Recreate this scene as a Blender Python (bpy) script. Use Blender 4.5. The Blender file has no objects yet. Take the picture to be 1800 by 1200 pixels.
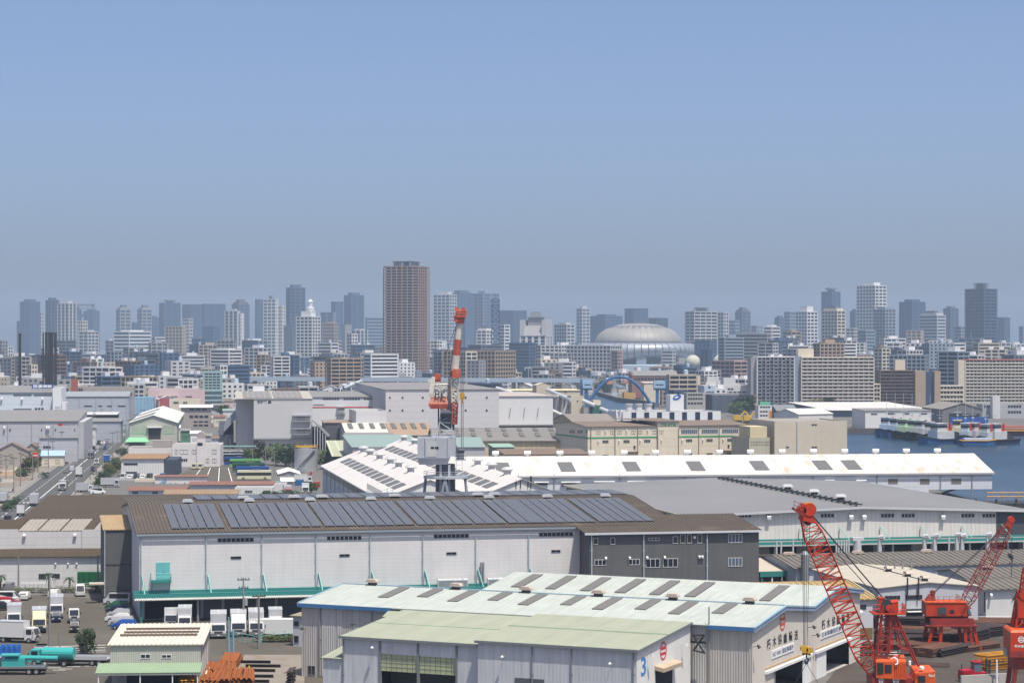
import bpy,bmesh,math,random
from mathutils import Vector,Matrix
random.seed(7)
R=math.radians
S=bpy.context.scene
COL=S.collection
# --- camera, sky, sun, exposure
F, H = 4100.0, 46.0
cam_d=bpy.data.cameras.new('camera')
cam_d.sensor_width=36.0
cam_d.lens=36.0*F/1800.0
cam_d.clip_start=1.0
cam_d.clip_end=60000.0
cam=bpy.data.objects.new('camera',cam_d)
cam.location=(0,0,H)
cam.rotation_euler=(R(90),0,0)
COL.objects.link(cam)
S.camera=cam
SUN = Vector((0.22, -0.33, 1.0)).normalized()
SUN_EL=math.asin(SUN.z)
SUN_AZ=math.atan2(SUN.x,SUN.y)
w=bpy.data.worlds.new('World')
S.world=w
w.use_nodes=True
nt=w.node_tree
bg=nt.nodes['Background']
sky=nt.nodes.new('ShaderNodeTexSky')
sky.sky_type='NISHITA'
sky.sun_disc=False
sky.sun_elevation=SUN_EL
sky.sun_rotation=SUN_AZ
sky.altitude=0
sky.air_density=0.48
sky.dust_density=2.7
sky.ozone_density=3.8
nt.links.new(sky.outputs[0],bg.inputs[0])
bg.inputs[1].default_value=0.147
sd=bpy.data.lights.new('sun','SUN')
sd.energy=4.6
sd.angle=R(0.5)
sd.color=(1.0,0.935,0.82)
so=bpy.data.objects.new('sun',sd)
so.rotation_euler=SUN.to_track_quat('Z','Y').to_euler()
so.location=(0,-200,400)
COL.objects.link(so)
S.view_settings.view_transform='Standard'
S.view_settings.look='None'
S.view_settings.exposure=0.35
S.view_settings.gamma=1.0
S.render.engine='CYCLES'
S.cycles.max_bounces=5
S.cycles.diffuse_bounces=2
S.cycles.glossy_bounces=2
S.cycles.transmission_bounces=2
S.cycles.volume_bounces=0
S.cycles.transparent_max_bounces=4
S.cycles.use_denoising=True
# --- pixel -> place
def at_d(px,py,d):
 return Vector(((px-900)/F*d,d,H-(py-600)/F*d))
def at_z(px,py,z=0.0):
 return at_d(px,py,(H-z)*F/(py-600))
def dist(py,z=0.0):
 return (H-z)*F/(py-600)
class Fr:
 """A building's own axes: s along its front, t into its depth, z up."""
 def __init__(self,x,y,ang):
  self.x,self.y,self.a=x,y,R(ang)
  self.c,self.n=math.cos(self.a),math.sin(self.a)
 @classmethod
 def on(cls,px,py,z,ang):
  p=at_z(px,py,z);return cls(p.x,p.y,ang)
 @classmethod
 def at(cls,px,d,ang):
  return cls((px-900)/F*d,d,ang)
 def loc(self,x,y):
  dx,dy=x-self.x,y-self.y
  return dx*self.c+dy*self.n,-dx*self.n+dy*self.c
 def ray(self,px,py):
  o=self.loc(0,0)
  dx,dy=(px-900)/F,1.0
  return o[0],o[1],dx*self.c+dy*self.n,-dx*self.n+dy*self.c,-(py-600)/F
 def t(self,px,py,t=0.0):
  s0,t0,ds,dt,dz=self.ray(px,py);k=(t-t0)/dt
  return s0+k*ds,H+k*dz
 def s(self,px,py,s=0.0):
  s0,t0,ds,dt,dz=self.ray(px,py);k=(s-s0)/ds
  return t0+k*dt,H+k*dz
 def z(self,px,py,z=0.0):
  s0,t0,ds,dt,dz=self.ray(px,py);k=(z-H)/dz
  return s0+k*ds,t0+k*dt
 def roof(self,px,py,z0,kt=0.0,ks=0.0):
  s0,t0,ds,dt,dz=self.ray(px,py)
  k=(z0+kt*t0+ks*s0-H)/(dz-kt*dt-ks*ds)
  return s0+k*ds,t0+k*dt,H+k*dz
 def w(self,s,t,z=0.0):
  return Vector((self.x+s*self.c-t*self.n,self.y+s*self.n+t*self.c,z))
# --- materials
MATS={}
def mat(name,col,rough=0.75,var=0.10,scale=0.35,metal=0.0,rib=None,pitch=0.5,depth=0.04,
  streak=0.0,rust=0.0,rustcol=(0.30,0.15,0.08),line=None,spec=0.3,grid=None,rsc=0.16):
 if name in MATS:return MATS[name]
 m=bpy.data.materials.new(name);m.use_nodes=True
 n,l=m.node_tree.nodes,m.node_tree.links
 b=n['Principled BSDF']
 b.inputs['Roughness'].default_value=rough
 b.inputs['Metallic'].default_value=metal
 b.inputs['Specular IOR Level'].default_value=spec
 tc=n.new('ShaderNodeTexCoord')
 oi=n.new('ShaderNodeObjectInfo')
 off=n.new('ShaderNodeVectorMath');off.operation='MULTIPLY_ADD'
 cx=n.new('ShaderNodeCombineXYZ')
 for i in range(3):l.new(oi.outputs['Random'],cx.inputs[i])
 l.new(cx.outputs[0],off.inputs[0]);off.inputs[1].default_value=(91,57,33);l.new(tc.outputs['Object'],off.inputs[2])
 def noise(sc,det,vec,stretch=None):
  t=n.new('ShaderNodeTexNoise');t.inputs['Scale'].default_value=sc;t.inputs['Detail'].default_value=det
  if stretch:
   mp=n.new('ShaderNodeMapping');mp.inputs['Scale'].default_value=stretch
   l.new(vec,mp.inputs['Vector']);vec=mp.outputs[0]
  l.new(vec,t.inputs['Vector']);return t.outputs['Fac']
 def math_(op,a,c):
  q=n.new('ShaderNodeMath');q.operation=op
  for i,v in enumerate((a,c)):
   if isinstance(v,(int,float)):q.inputs[i].default_value=v
   else:l.new(v,q.inputs[i])
  return q.outputs[0]
 fac=math_('ADD',math_('MULTIPLY',noise(scale,4,off.outputs[0]),0.7),math_('MULTIPLY',noise(scale*14,2,off.outputs[0]),0.3))
 val=math_('ADD',math_('MULTIPLY',math_('SUBTRACT',fac,0.5),var*4.0),1.0)
 if streak:
  st=noise(1.0,4,off.outputs[0],{'x':(2.2,.07,1),'y':(.07,2.2,1)}.get(rib,(1.6,1.6,0.10)))
  val=math_('MULTIPLY',val,math_('ADD',math_('MULTIPLY',math_('SUBTRACT',st,0.5),streak*3.0),1.0))
 sep=n.new('ShaderNodeSeparateXYZ');l.new(tc.outputs['Object'],sep.inputs[0])
 hgt=None
 if rib or line or grid:
  if rib=='v' or rib=='x' or rib=='y' or rib=='z':
   ax={'v':math_('ADD',sep.outputs[0],sep.outputs[1]),'x':sep.outputs[0],'y':sep.outputs[1],'z':sep.outputs[2]}[rib]
   ph=math_('MULTIPLY',ax,2*math.pi/pitch)
   hgt=math_('SINE',ph,0)
   val=math_('MULTIPLY',val,math_('ADD',math_('MULTIPLY',hgt,0.05),1.0))
  if line:
   fr=math_('FRACT',math_('DIVIDE',sep.outputs[2],line),0)
   val=math_('MULTIPLY',val,math_('SUBTRACT',1.0,math_('MULTIPLY',math_('LESS_THAN',fr,0.09),0.13)))
  if grid:
   for axis,g in ((0,grid[0]),(1,grid[1])):
    fr=math_('FRACT',math_('DIVIDE',sep.outputs[axis],g),0)
    val=math_('MULTIPLY',val,math_('ADD',1.0,math_('MULTIPLY',math_('LESS_THAN',fr,0.1),0.5)))
 base=n.new('ShaderNodeRGB');base.outputs[0].default_value=(*col,1)
 out=base.outputs[0]
 if rust:
  rn=noise(rsc,7,off.outputs[0],{'x':(1.6,.5,1),'y':(.5,1.6,1)}.get(rib))
  cr=n.new('ShaderNodeMapRange');l.new(rn,cr.inputs[0])
  cr.inputs[1].default_value=0.62-rust*0.25;cr.inputs[2].default_value=0.78-rust*0.15
  mx=n.new('ShaderNodeMix');mx.data_type='RGBA'
  l.new(math_('MULTIPLY',cr.outputs[0],0.75),mx.inputs[0]);l.new(out,mx.inputs[6]);mx.inputs[7].default_value=(*rustcol,1)
  out=mx.outputs[2]
 hs=n.new('ShaderNodeVectorMath');hs.operation='SCALE'
 l.new(out,hs.inputs[0]);l.new(val,hs.inputs['Scale'])
 l.new(hs.outputs[0],b.inputs['Base Color'])
 if hgt is not None:
  bp=n.new('ShaderNodeBump');bp.inputs['Strength'].default_value=0.5;bp.inputs['Distance'].default_value=depth
  l.new(hgt,bp.inputs['Height']);l.new(bp.outputs[0],b.inputs['Normal'])
 MATS[name]=m
 return m
def glassy(name,col,rough=0.12,var=0.05):
 return mat(name,col,rough=rough if 'city' not in name else .35,var=var,scale=0.2,spec=0.2 if 'city' in name else 0.6)
# --- mesh building
class MB:
 def __init__(self):self.v,self.f,self.m=[],[],[]
 def poly(self,pts,faces,m=0):
  k=len(self.v);self.v+=[tuple(p) for p in pts]
  for f in faces:self.f.append([i+k for i in f]);self.m.append(m)
  return self
 def box(self,x0,x1,y0,y1,z0,z1,m=0):
  p=[(x0,y0,z0),(x1,y0,z0),(x1,y1,z0),(x0,y1,z0),(x0,y0,z1),(x1,y0,z1),(x1,y1,z1),(x0,y1,z1)]
  return self.poly(p,[(0,3,2,1),(4,5,6,7),(0,1,5,4),(1,2,6,5),(2,3,7,6),(3,0,4,7)],m)
 def hexa(self, lo, hi, m=0):
  return self.poly(list(lo)+list(hi),[(0,3,2,1),(4,5,6,7),(0,1,5,4),(1,2,6,5),(2,3,7,6),(3,0,4,7)],m)
 def ext(self, prof, axis, a, b, m=0):
  n=len(prof)
  def P(q,c):
   return (c,q[0],q[1]) if axis=='x' else (q[0],c,q[1]) if axis=='y' else (q[0],q[1],c)
  pts=[P(q,a) for q in prof]+[P(q,b) for q in prof]
  fs=[tuple(range(n))[::-1],tuple(range(n,2*n))]+[(i,(i+1) % n,n+(i+1) % n,n+i) for i in range(n)]
  return self.poly(pts,fs,m)
 def tube(self,a,b,r,n=6,m=0,r2=None):
  a,b=Vector(a),Vector(b);d=b-a
  if d.length<1e-6:return self
  q=d.to_track_quat('Z','Y');r2=r if r2 is None else r2
  pts=[a+q @ Vector((r*math.cos(2*math.pi*i/n),r*math.sin(2*math.pi*i/n),0)) for i in range(n)]
  pts+=[b+q @ Vector((r2*math.cos(2*math.pi*i/n),r2*math.sin(2*math.pi*i/n),0)) for i in range(n)]
  fs=[tuple(range(n))[::-1],tuple(range(n,2*n))]+[(i,(i+1) % n,n+(i+1) % n,n+i) for i in range(n)]
  return self.poly(pts,fs,m)
 def path(self,pts,r,n=5,m=0):
  for a,b in zip(pts,pts[1:]):self.tube(a,b,r,n,m)
  return self
 def lathe(self, prof, n=16, m=0, c=(0, 0), caps=True):
  pts=[(c[0]+r*math.cos(2*math.pi*i/n),c[1]+r*math.sin(2*math.pi*i/n),z) for r,z in prof for i in range(n)]
  fs=[]
  for k in range(len(prof)-1):
   fs+=[(k*n+i,k*n+(i+1) % n,(k+1)*n+(i+1) % n,(k+1)*n+i) for i in range(n)]
  if caps:
   fs.append(tuple(range(n))[::-1]);fs.append(tuple(range((len(prof)-1)*n,len(prof)*n)))
  return self.poly(pts,fs,m)
 def mesh(self,name,mats,smooth=False,recalc=True):
  me=bpy.data.meshes.new(name)
  me.from_pydata(self.v,[],self.f)
  for x in mats:me.materials.append(x)
  me.polygons.foreach_set('material_index',self.m)
  if recalc:
   bm=bmesh.new();bm.from_mesh(me);bmesh.ops.recalc_face_normals(bm,faces=bm.faces);bm.to_mesh(me);bm.free()
  if smooth:me.polygons.foreach_set('use_smooth',[True]*len(me.polygons))
  me.update();return me
 def build(self,name,mats,parent=None,loc=None,rz=0.0,smooth=False,recalc=True):
  if not isinstance(mats,(list,tuple)):mats=[mats]
  return put(name,self.mesh(name,mats,smooth,recalc),parent,loc,rz)
def put(name,me,parent=None,loc=None,rz=0.0):
 o=bpy.data.objects.new(name,me);COL.objects.link(o)
 if parent is not None:o.parent=parent
 if loc is not None:o.location=loc
 o.rotation_euler=(0,0,rz)
 return o
def tag(o,label,cat,group=None,kind=None):
 o['label']=label;o['category']=cat
 if group:o['group']=group
 if kind:o['kind']=kind
 return o
def thing(name,label,cat,fr=None,loc=None,rz=0.0,group=None):
 o=bpy.data.objects.new(name,None);COL.objects.link(o)
 o.empty_display_size=0.5
 if fr is not None:o.location=(fr.x,fr.y,0);rz=fr.a
 if loc is not None:o.location=loc
 o.rotation_euler=(0,0,rz)
 return tag(o,label,cat,group)
def struct(name,mb,m,label=None,cat=None):
 o=mb.build(name,m);o['kind']='structure'
 if label:o['label']=label;o['category']=cat
 return o
def sheet(mb,pts,z,m=0):
 return mb.poly([(p[0],p[1],z) for p in pts],[tuple(range(len(pts)))],m)
def copy_tree(o,parent=None):
 c=o.copy();COL.objects.link(c)
 if parent is not None:c.parent=parent
 for ch in list(o.children):copy_tree(ch,c)
 return c
# --- lettering
def lettering(text,mtl,parent,width,height,loc,face='front',bold=0.0,name='lettering',thick=0.02):
 cu=bpy.data.curves.new('t','FONT');cu.body=text;cu.size=1.0;cu.offset=bold;cu.resolution_u=3
 ob=bpy.data.objects.new('t',cu);COL.objects.link(ob)
 bpy.context.view_layer.update()
 me=bpy.data.meshes.new_from_object(ob.evaluated_get(bpy.context.evaluated_depsgraph_get()))
 bpy.data.objects.remove(ob);bpy.data.curves.remove(cu)
 xs=[v.co.x for v in me.vertices];ys=[v.co.y for v in me.vertices]
 sx,sy=width/(max(xs)-min(xs)),height/(max(ys)-min(ys))
 x0,y0=min(xs),min(ys)
 for v in me.vertices:
  a,b=(v.co.x-x0)*sx,(v.co.y-y0)*sy
  v.co=Vector((a,-thick,b)) if face=='front' else Vector((thick,a,b))
 me.materials.clear();me.materials.append(mtl)
 return put(name,me,parent,loc)
# --- kit of building parts
MESH={}
def cached(key,make):
 if key not in MESH:MESH[key]=make()
 return MESH[key]
def roof_sheet(name,mtl,parent,A,B,C,D,pitch=None,h=0.06,thick=0.10,m2=None):
 """Roof panel A-B along the eave, D-C along the ridge, ribs from eave to ridge."""
 A,B,C,D=map(Vector,(A,B,C,D))
 mb=MB();up=(B-A).cross(D-A).normalized()
 if up.z<0:up=-up
 L=(B-A).length
 n=max(1,int(L/pitch)) if pitch else 1
 us=[]
 if pitch:
  for i in range(n):
   for q,z in ((0,0),(.45,0),(.55,h),(.9,h)):us.append(((i+q)/n,z))
  us.append((1.0,0))
 else:us=[(0,0),(1,0)]
 pts=[]
 for u,z in us:pts.append(A.lerp(B,u)+up*z)
 for u,z in us:pts.append(D.lerp(C,u)+up*z)
 k=len(us)
 mb.poly(pts,[(i,i+1,k+i+1,k+i) for i in range(k-1)])
 dn=-up*thick
 lo=[A-up*.004,B-up*.004,C-up*.004,D-up*.004]
 mb.hexa([p+dn for p in (A,B,C,D)],lo)
 if pitch:
  for e in (0,k):
   for i in range(n):
    j=e+i*4
    mb.poly([pts[j+1],pts[j+2],pts[j+3],pts[min(j+4,e+k-1)]],[(0,1,2,3)])
 return mb.build(name,[mtl],parent,recalc=False)
def gable_s(root,wall,roof,L,W,eave,rise,over=0.5,pitch=None,h=0.06,apex=0.5,s0=0.0,t0=0.0,back=None,thick=0.12):
 """Ridge along s (front eave towards the viewer)."""
 zb=back if back is not None else eave
 mb=MB();mb.ext([(t0,0),(t0+W,0),(t0+W,zb),(t0+W*apex,eave+rise),(t0,eave)],'x',s0,s0+L)
 mb.build('wall',[wall],root)
 kf=rise/(W*apex);kb=(eave+rise-zb)/(W*(1-apex)) if apex<1 else 0
 e=0.02+thick
 a,b=s0-over,s0+L+over
 r=[]
 r.append(roof_sheet('roof',roof,root,(a,t0-over,eave-kf*over+e),(b,t0-over,eave-kf*over+e),
      (b,t0+W*apex,eave+rise+e),(a,t0+W*apex,eave+rise+e),pitch,h,thick))
 if apex<1:
  r.append(roof_sheet('roof',roof,root,(b,t0+W+over,zb-kb*over+e),(a,t0+W+over,zb-kb*over+e),
      (a,t0+W*apex,eave+rise+e),(b,t0+W*apex,eave+rise+e),pitch,h,thick))
 return r
def gable_t(root,wall,roof,L,W,eave,rise,over=0.5,pitch=None,h=0.06,apex=0.5,s0=0.0,t0=0.0,thick=0.12):
 """Ridge along t (gable end towards the viewer). L = width along s, W = depth."""
 mb=MB();mb.ext([(s0,0),(s0+L,0),(s0+L,eave),(s0+L*apex,eave+rise),(s0,eave)],'y',t0,t0+W)
 mb.build('wall',[wall],root)
 k1=rise/(L*apex);k2=rise/(L*(1-apex));e=0.02+thick
 a,b=t0-over,t0+W+over
 roof_sheet('roof',roof,root,(s0-over,b,eave-k1*over+e),(s0-over,a,eave-k1*over+e),
      (s0+L*apex,a,eave+rise+e),(s0+L*apex,b,eave+rise+e),pitch,h,thick)
 roof_sheet('roof',roof,root,(s0+L+over,a,eave-k2*over+e),(s0+L+over,b,eave-k2*over+e),
      (s0+L*apex,b,eave+rise+e),(s0+L*apex,a,eave+rise+e),pitch,h,thick)
def block(root,wall,roofm,L,W,h,parapet=0.5,s0=0.0,t0=0.0,z0=0.0,name='wall'):
 """Flat-roofed block with a parapet."""
 mb=MB();mb.box(s0,s0+L,t0,t0+W,z0,z0+h-0.15)
 p=0.25
 for a,b,c,d in ((s0,s0+L,t0,t0+p),(s0,s0+L,t0+W-p,t0+W),(s0,s0+p,t0+p,t0+W-p),(s0+L-p,s0+L,t0+p,t0+W-p)):
  mb.box(a,b,c,d,z0+h-0.15,z0+h+parapet)
 o=mb.build(name,[wall],root)
 MB().box(s0+p,s0+L-p,t0+p,t0+W-p,z0+h-0.15,z0+h+0.02).build('roof',[roofm],root)
 return o
WIN_DARK=glassy('window glass dark',(0.018,0.022,0.030))
WIN_SKY=glassy('window glass sky',(0.10,0.13,0.17))
FRAME_W=mat('window frame white',(0.62,0.63,0.64),rough=0.5,var=0.03)
FRAME_D=mat('window frame dark',(0.08,0.085,0.09),rough=0.5,var=0.03)
def window(root,s,z,w_,h_,t=0.0,side=None,frame=None,glass=None,panes=2,name='window',deep=0.07,pane=True):
 """A framed window on the front wall (side None) or on the s = side wall."""
 frame=frame or FRAME_W;glass=glass or WIN_DARK
 key=('win',round(w_,1),round(h_,1),panes,frame.name,side is None)
 def mk():
  mb=MB();a,b=round(w_,1),round(h_,1);f=0.07
  def bx(x0,x1,z0,z1):
   if side is None:mb.box(x0,x1,-deep,0.02,z0,z1)
   else:mb.box(-0.02,deep,x0,x1,z0,z1)
  bx(0,a,0,f);bx(0,a,b-f,b);bx(0,f,f,b-f);bx(a-f,a,f,b-f)
  for i in range(1,panes):bx(a*i/panes-f/2,a*i/panes+f/2,f,b-f)
  return mb.mesh('window frame',[frame])
 o=put(name,cached(key,mk),root,(s,t,z) if side is None else (side,s,z))
 if pane:
  def mk2():
   a,b=round(w_,1),round(h_,1)
   return (MB().box(0.05,a-.05,-0.03,0.01,0.05,b-.05) if side is None else MB().box(-0.01,0.03,0.05,a-.05,0.05,b-.05)).mesh('pane',[glass])
  put('pane',cached(key+('p',glass.name),mk2),o)
 return o
def win_px(fr,root,rects,t=0.0,side=None,**k):
 for x0,y0,x1,y1 in rects:
  if side is None:(a,zt),(b,zb)=fr.t(x0,y0,t),fr.t(x1,y1,t)
  else:(a,zt),(b,zb)=fr.s(x0,y0,side),fr.s(x1,y1,side)
  window(root,a,zb,max(.3,b-a),max(.25,zt-zb),t=t,side=side,**k)
def louvre_row(root,fr,x0,y0,x1,y1,n,t=0.0,gap=0.25,glass=None,name='window'):
 (a,zt),(b,zb)=fr.t(x0,y0,t),fr.t(x1,y1,t);wd=(b-a)/n
 for i in range(n):
  window(root,a+i*wd,zb,wd*(1-gap),zt-zb,t=t,frame=FRAME_D,panes=1,glass=glass,name=name,pane=False)
  MB().box(0.04,wd*(1-gap)-.04,-0.03,0.01,0.03,zt-zb-.03).build('pane',[glass or WIN_DARK],root.children[-1]) if False else None
def dark_row(root,fr,x0,y0,x1,y1,n,t=0.0,gap=0.22,m=None,name='window'):
 """A row of small dark openings, each its own window."""
 m=m or WIN_DARK
 (a,zt),(b,zb)=fr.t(x0,y0,t),fr.t(x1,y1,t);wd=(b-a)/n;h_=zt-zb
 key=('dark',round(wd,1),round(h_,1),m.name)
 def mk():
  mb=MB();ww=round(wd,1)*(1-gap);hh=round(h_,1)
  mb.box(0,ww,-0.05,0.02,0,hh,0);mb.box(-.05,ww+.05,-0.09,0.02,hh,hh+.05,1);mb.box(-.05,ww+.05,-0.09,0.02,-.05,0,1)
  return mb.mesh('window',[m,FRAME_D])
 for i in range(n):put(name,cached(key,mk),root,(a+i*wd,t,zb))
def downpipe(root,fr,px,y0,y1,t,m,r=0.09,name='downpipe'):
 s,z1=fr.t(px,y0,t);_,z0=fr.t(px,y1,t)
 mb=MB();mb.tube((s,t-r-.05,z0),(s,t-r-.05,z1),r,6)
 for k in range(int((z1-z0)/2.5)):mb.box(s-r*1.4,s+r*1.4,t-r*2.2,t,z0+1+k*2.5,z0+1.12+k*2.5)
 return mb.build(name,[m],root)
def hood(root,s,z,t=0.0,w_=0.6,m=None,d=0.75,hh=0.6):
 """Round-topped vent hood on a front wall."""
 def mk():
  mb=MB();n=6
  prof=[(0.0,0.0),(-d,-hh*.55)]+[(-d*math.cos(a),hh*math.sin(a)*.6) for a in [i*math.pi/2/n for i in range(n+1)]]
  mb.ext(prof,'x',-w_/2,w_/2);return mb.mesh('vent hood',[m or HOOD])
 return put('vent_hood',cached(('hood',w_,d,hh,(m or HOOD).name),mk),root,(s,t,z))
HOOD=mat('pale metal',(0.55,0.56,0.57),rough=0.45,metal=0.2,var=0.06)
STEEL=mat('galvanised steel',(0.33,0.34,0.35),rough=0.5,metal=0.5,var=0.1)
POLE=mat('concrete pole',(0.22,0.21,0.20),rough=0.9,var=0.1)
DARKM=mat('dark metal',(0.035,0.037,0.04),rough=0.6,var=0.1)
WHITE=mat('white paint',(0.74,0.74,0.73),rough=0.5,var=0.05)
CONC=mat('concrete',(0.36,0.35,0.33),rough=0.9,var=0.12,streak=0.06)
DARKIN=mat('dark interior',(0.022,0.026,0.036),rough=0.9,var=0.1)  # near-black standing in for the shade inside openings and recesses
def ridge_vent(root,s,t,z,w_=1.6,h_=0.7,m=None,rz=0.0,d=1.1):
 """Domed roof ventilator on its kerb."""
 m=m or HOOD
 def mk():
  mb=MB();mb.box(-w_*.32,w_*.32,-d*.32,d*.32,-0.25,h_*.45,1)
  prof=[(-w_/2,h_*.4),(w_/2,h_*.4),(w_/2,h_*.6),(w_*.36,h_),(-w_*.36,h_),(-w_/2,h_*.6)]
  mb.ext([(p[0],p[1]) for p in prof],'y',-d/2,d/2,0);return mb.mesh('roof vent',[m,DARKM])
 return put('roof_vent',cached(('rv',w_,h_,d,m.name),mk),root,(s,t,z),rz)
def drum_vent(root,s,t,z,L=3.0,r=0.75,m=None):
 def mk():
  mb=MB();mb.tube((-L/2,0,r*1.1),(L/2,0,r*1.1),r,14);mb.box(-L*.2,L*.2,-r*.5,r*.5,-0.3,r*.6)
  return mb.mesh('roof vent',[m or WHITE])
 return put('roof_vent',cached(('dv',L,r),mk),root,(s,t,z))
def railing(mb,pts,h=1.1,r=0.03,step=1.5,m=0,mid=True):
 for a,b in zip(pts,pts[1:]):
  a,b=Vector(a),Vector(b);n=max(1,int((b-a).length/step))
  for k in range(n+1):
   p=a.lerp(b,k/n);mb.tube(p,p+Vector((0,0,h)),r,4,m)
  for q in ((h,h*.5) if mid else (h,)):mb.tube(a+Vector((0,0,q)),b+Vector((0,0,q)),r,4,m)
def lattice(mb,a,b,wa,wb,bays,r,up=None,m=0,rd=None,wa2=None,wb2=None):
 """Square truss from a to b, half-widths wa -> wb."""
 a,b=Vector(a),Vector(b);d=(b-a).normalized()
 up=Vector(up or (0,0,1));x=d.cross(up).normalized();y=x.cross(d).normalized();rd=rd or r*.55
 def ring(u):
  c=a.lerp(b,u);q=wa+(wb-wa)*u;q2=(wa2 or wa)+((wb2 or wb)-(wa2 or wa))*u
  return [c+x*sx*q+y*sy*q2 for sx,sy in ((-1,-1),(1,-1),(1,1),(-1,1))]
 for k in range(bays):
  p,q=ring(k/bays),ring((k+1)/bays)
  for i in range(4):
   mb.tube(p[i],q[i],r,5,m);j=(i+1) % 4
   mb.tube(p[i],q[j],rd,4,m) if k % 2 else mb.tube(p[j],q[i],rd,4,m)
   mb.tube(p[i],p[j],rd,4,m)
 p=ring(1.0)
 for i in range(4):mb.tube(p[i],p[(i+1) % 4],rd,4,m)
# --- ground, roads, water
gm=MB();sheet(gm,[(-5000,60),(5000,60),(5000,12000),(-5000,12000)],0.0)
struct('ground',gm,mat('ground',(0.125,0.12,0.112),rough=0.95,var=0.14,scale=0.02))
ASPH=mat('asphalt yard',(0.088,0.078,0.064),rough=0.95,var=0.2,scale=0.07,rust=0.3,rustcol=(0.12,0.11,0.095))
ASPHD=mat('asphalt road',(0.08,0.08,0.081),rough=0.95,var=0.10,scale=0.08)
PAINT=mat('road paint',(0.70,0.70,0.68),rough=0.8,var=0.08,scale=2)
def gp(px,py):
 p=at_z(px,py,0);return (p.x,p.y)
# lorry yard on the lower left and the steel yard on the lower right
m_=MB();sheet(m_,[(-110,300),(12,300),(12,372),(-56,386),(-62,412),(-110,434)],0.010)
struct('yard_paving',m_,ASPH)
m_=MB();sheet(m_,[gp(1440,1215),gp(1850,1215),gp(1850,1095),gp(1600,1085),gp(1530,1095)],0.010)
struct('steel_yard_paving',m_,mat('worn asphalt',(0.066,0.056,0.047),rough=0.95,var=0.2,scale=0.12,rust=0.5,rustcol=(0.05,0.032,0.024)))
m_=MB();sheet(m_,[gp(430,1150),gp(535,1150),gp(535,1205),gp(395,1205)],0.014)
struct('stock_yard_paving',m_,mat('dusty paving',(0.22,0.195,0.165),rough=0.95,var=0.14,scale=0.15,rust=0.3,rustcol=(0.16,0.10,0.07)))
# main road: runs away on the left, direction (-0.12, 1)
RD = Vector((-0.1205, 0.9927, 0)); RN = Vector((0.9927, 0.1205, 0))
P0 = at_z(25, 913, 0)
def road_pt(u,v):return P0+RD*u+RN*v
def strip(mb,u0,u1,v0,v1,z,m=0):
 sheet(mb,[road_pt(u0,v0),road_pt(u1,v0),road_pt(u1,v1),road_pt(u0,v1)],z,m)
m_=MB();strip(m_,-80,1500,-8.2,8.4,0.012);struct('road',m_,ASPHD)
def kerb(u0,u1,v0,v1):
 mb=MB();a,b,c,d=road_pt(u0,v0),road_pt(u1,v0),road_pt(u1,v1),road_pt(u0,v1)
 mb.hexa([tuple(p) for p in (a,b,c,d)],[(p.x,p.y,0.13) for p in (a,b,c,d)]);return mb
struct('pavement',kerb(-80,1500,-11.8,-8.2),mat('pavement',(0.21,0.195,0.175),rough=0.95,var=0.14,scale=0.2))
struct('pavement',kerb(62,1500,8.4,11.2),MATS['pavement'])
m_=MB();strip(m_,-60,700,-30,-11.9,0.006);struct('dirt_yard',m_,mat('dusty yard',(0.20,0.175,0.145),rough=0.95,var=0.18,scale=0.1,rust=.3,rustcol=(.13,.11,.09)))
mk=MB()
strip(mk,-80,62,-0.15,0.12,0.018);strip(mk,70,1400,-0.15,0.12,0.018)
for u in range(-80,1400,10):strip(mk,u,u+5,-4.2,-4.02,0.018)
for u in range(80,1400,9):strip(mk,u,u+4.5,4.1,4.28,0.018)
for k in range(7):strip(mk,63.5,66.2,-7.8+k*1.1,-7.2+k*1.1,0.018)
for k in range(9):strip(mk,480+k*9,483+k*9,-7.5,-4.6,0.018)
for k in range(6):strip(mk,520+k*9,523+k*9,.6,3.8,0.018)
for v in (-8.0,8.1):strip(mk,70,1400,v,v+.12,0.018)
struct('road_markings',mk,PAINT)
# bus depot yard
m_=MB();sheet(m_,[gp(300,846),gp(420,846),gp(480,846),gp(395,818),gp(340,818)],0.010);struct('depot_paving',m_,ASPH)
mk=MB()
for x in (348,372,396,420):
 a,b=at_z(x-12,846,0),at_z(x-2-(x-372)*.35,822,0);d=(b-a).normalized()*0;n_=Vector((.12,0,0))
 sheet(mk,[a-n_,a+n_,b+n_,b-n_],0.016)
struct('depot_markings',mk,PAINT)
# yard lines
mk=MB()
for x,y in ((95,1173),(130,1171),(160,1170),(104,1177),(116,1175)):
 p=at_z(x,y,0);sheet(mk,[(p.x-0.9,p.y-.1),(p.x+.9,p.y-.1),(p.x+.9,p.y+.12),(p.x-.9,p.y+.12)],0.016)
struct('yard_markings',mk,PAINT)
# water: harbour basin and the canal behind the flood gate
WATER=bpy.data.materials.new('water');WATER.use_nodes=True
n_,l_=WATER.node_tree.nodes,WATER.node_tree.links
b_=n_['Principled BSDF'];b_.inputs['Base Color'].default_value=(0.008,0.030,0.058,1);b_.inputs['Roughness'].default_value=0.22
b_.inputs['Specular IOR Level'].default_value=0.3;b_.inputs['IOR'].default_value=1.33
tc_=n_.new('ShaderNodeTexCoord');mp_=n_.new('ShaderNodeMapping');mp_.inputs['Scale'].default_value=(0.35,0.14,1)
t1=n_.new('ShaderNodeTexNoise');t1.inputs['Scale'].default_value=1.0;t1.inputs['Detail'].default_value=5
l_.new(tc_.outputs['Object'],mp_.inputs[0]);l_.new(mp_.outputs[0],t1.inputs['Vector'])
bp_=n_.new('ShaderNodeBump');bp_.inputs['Strength'].default_value=0.55;bp_.inputs['Distance'].default_value=1.2
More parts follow.
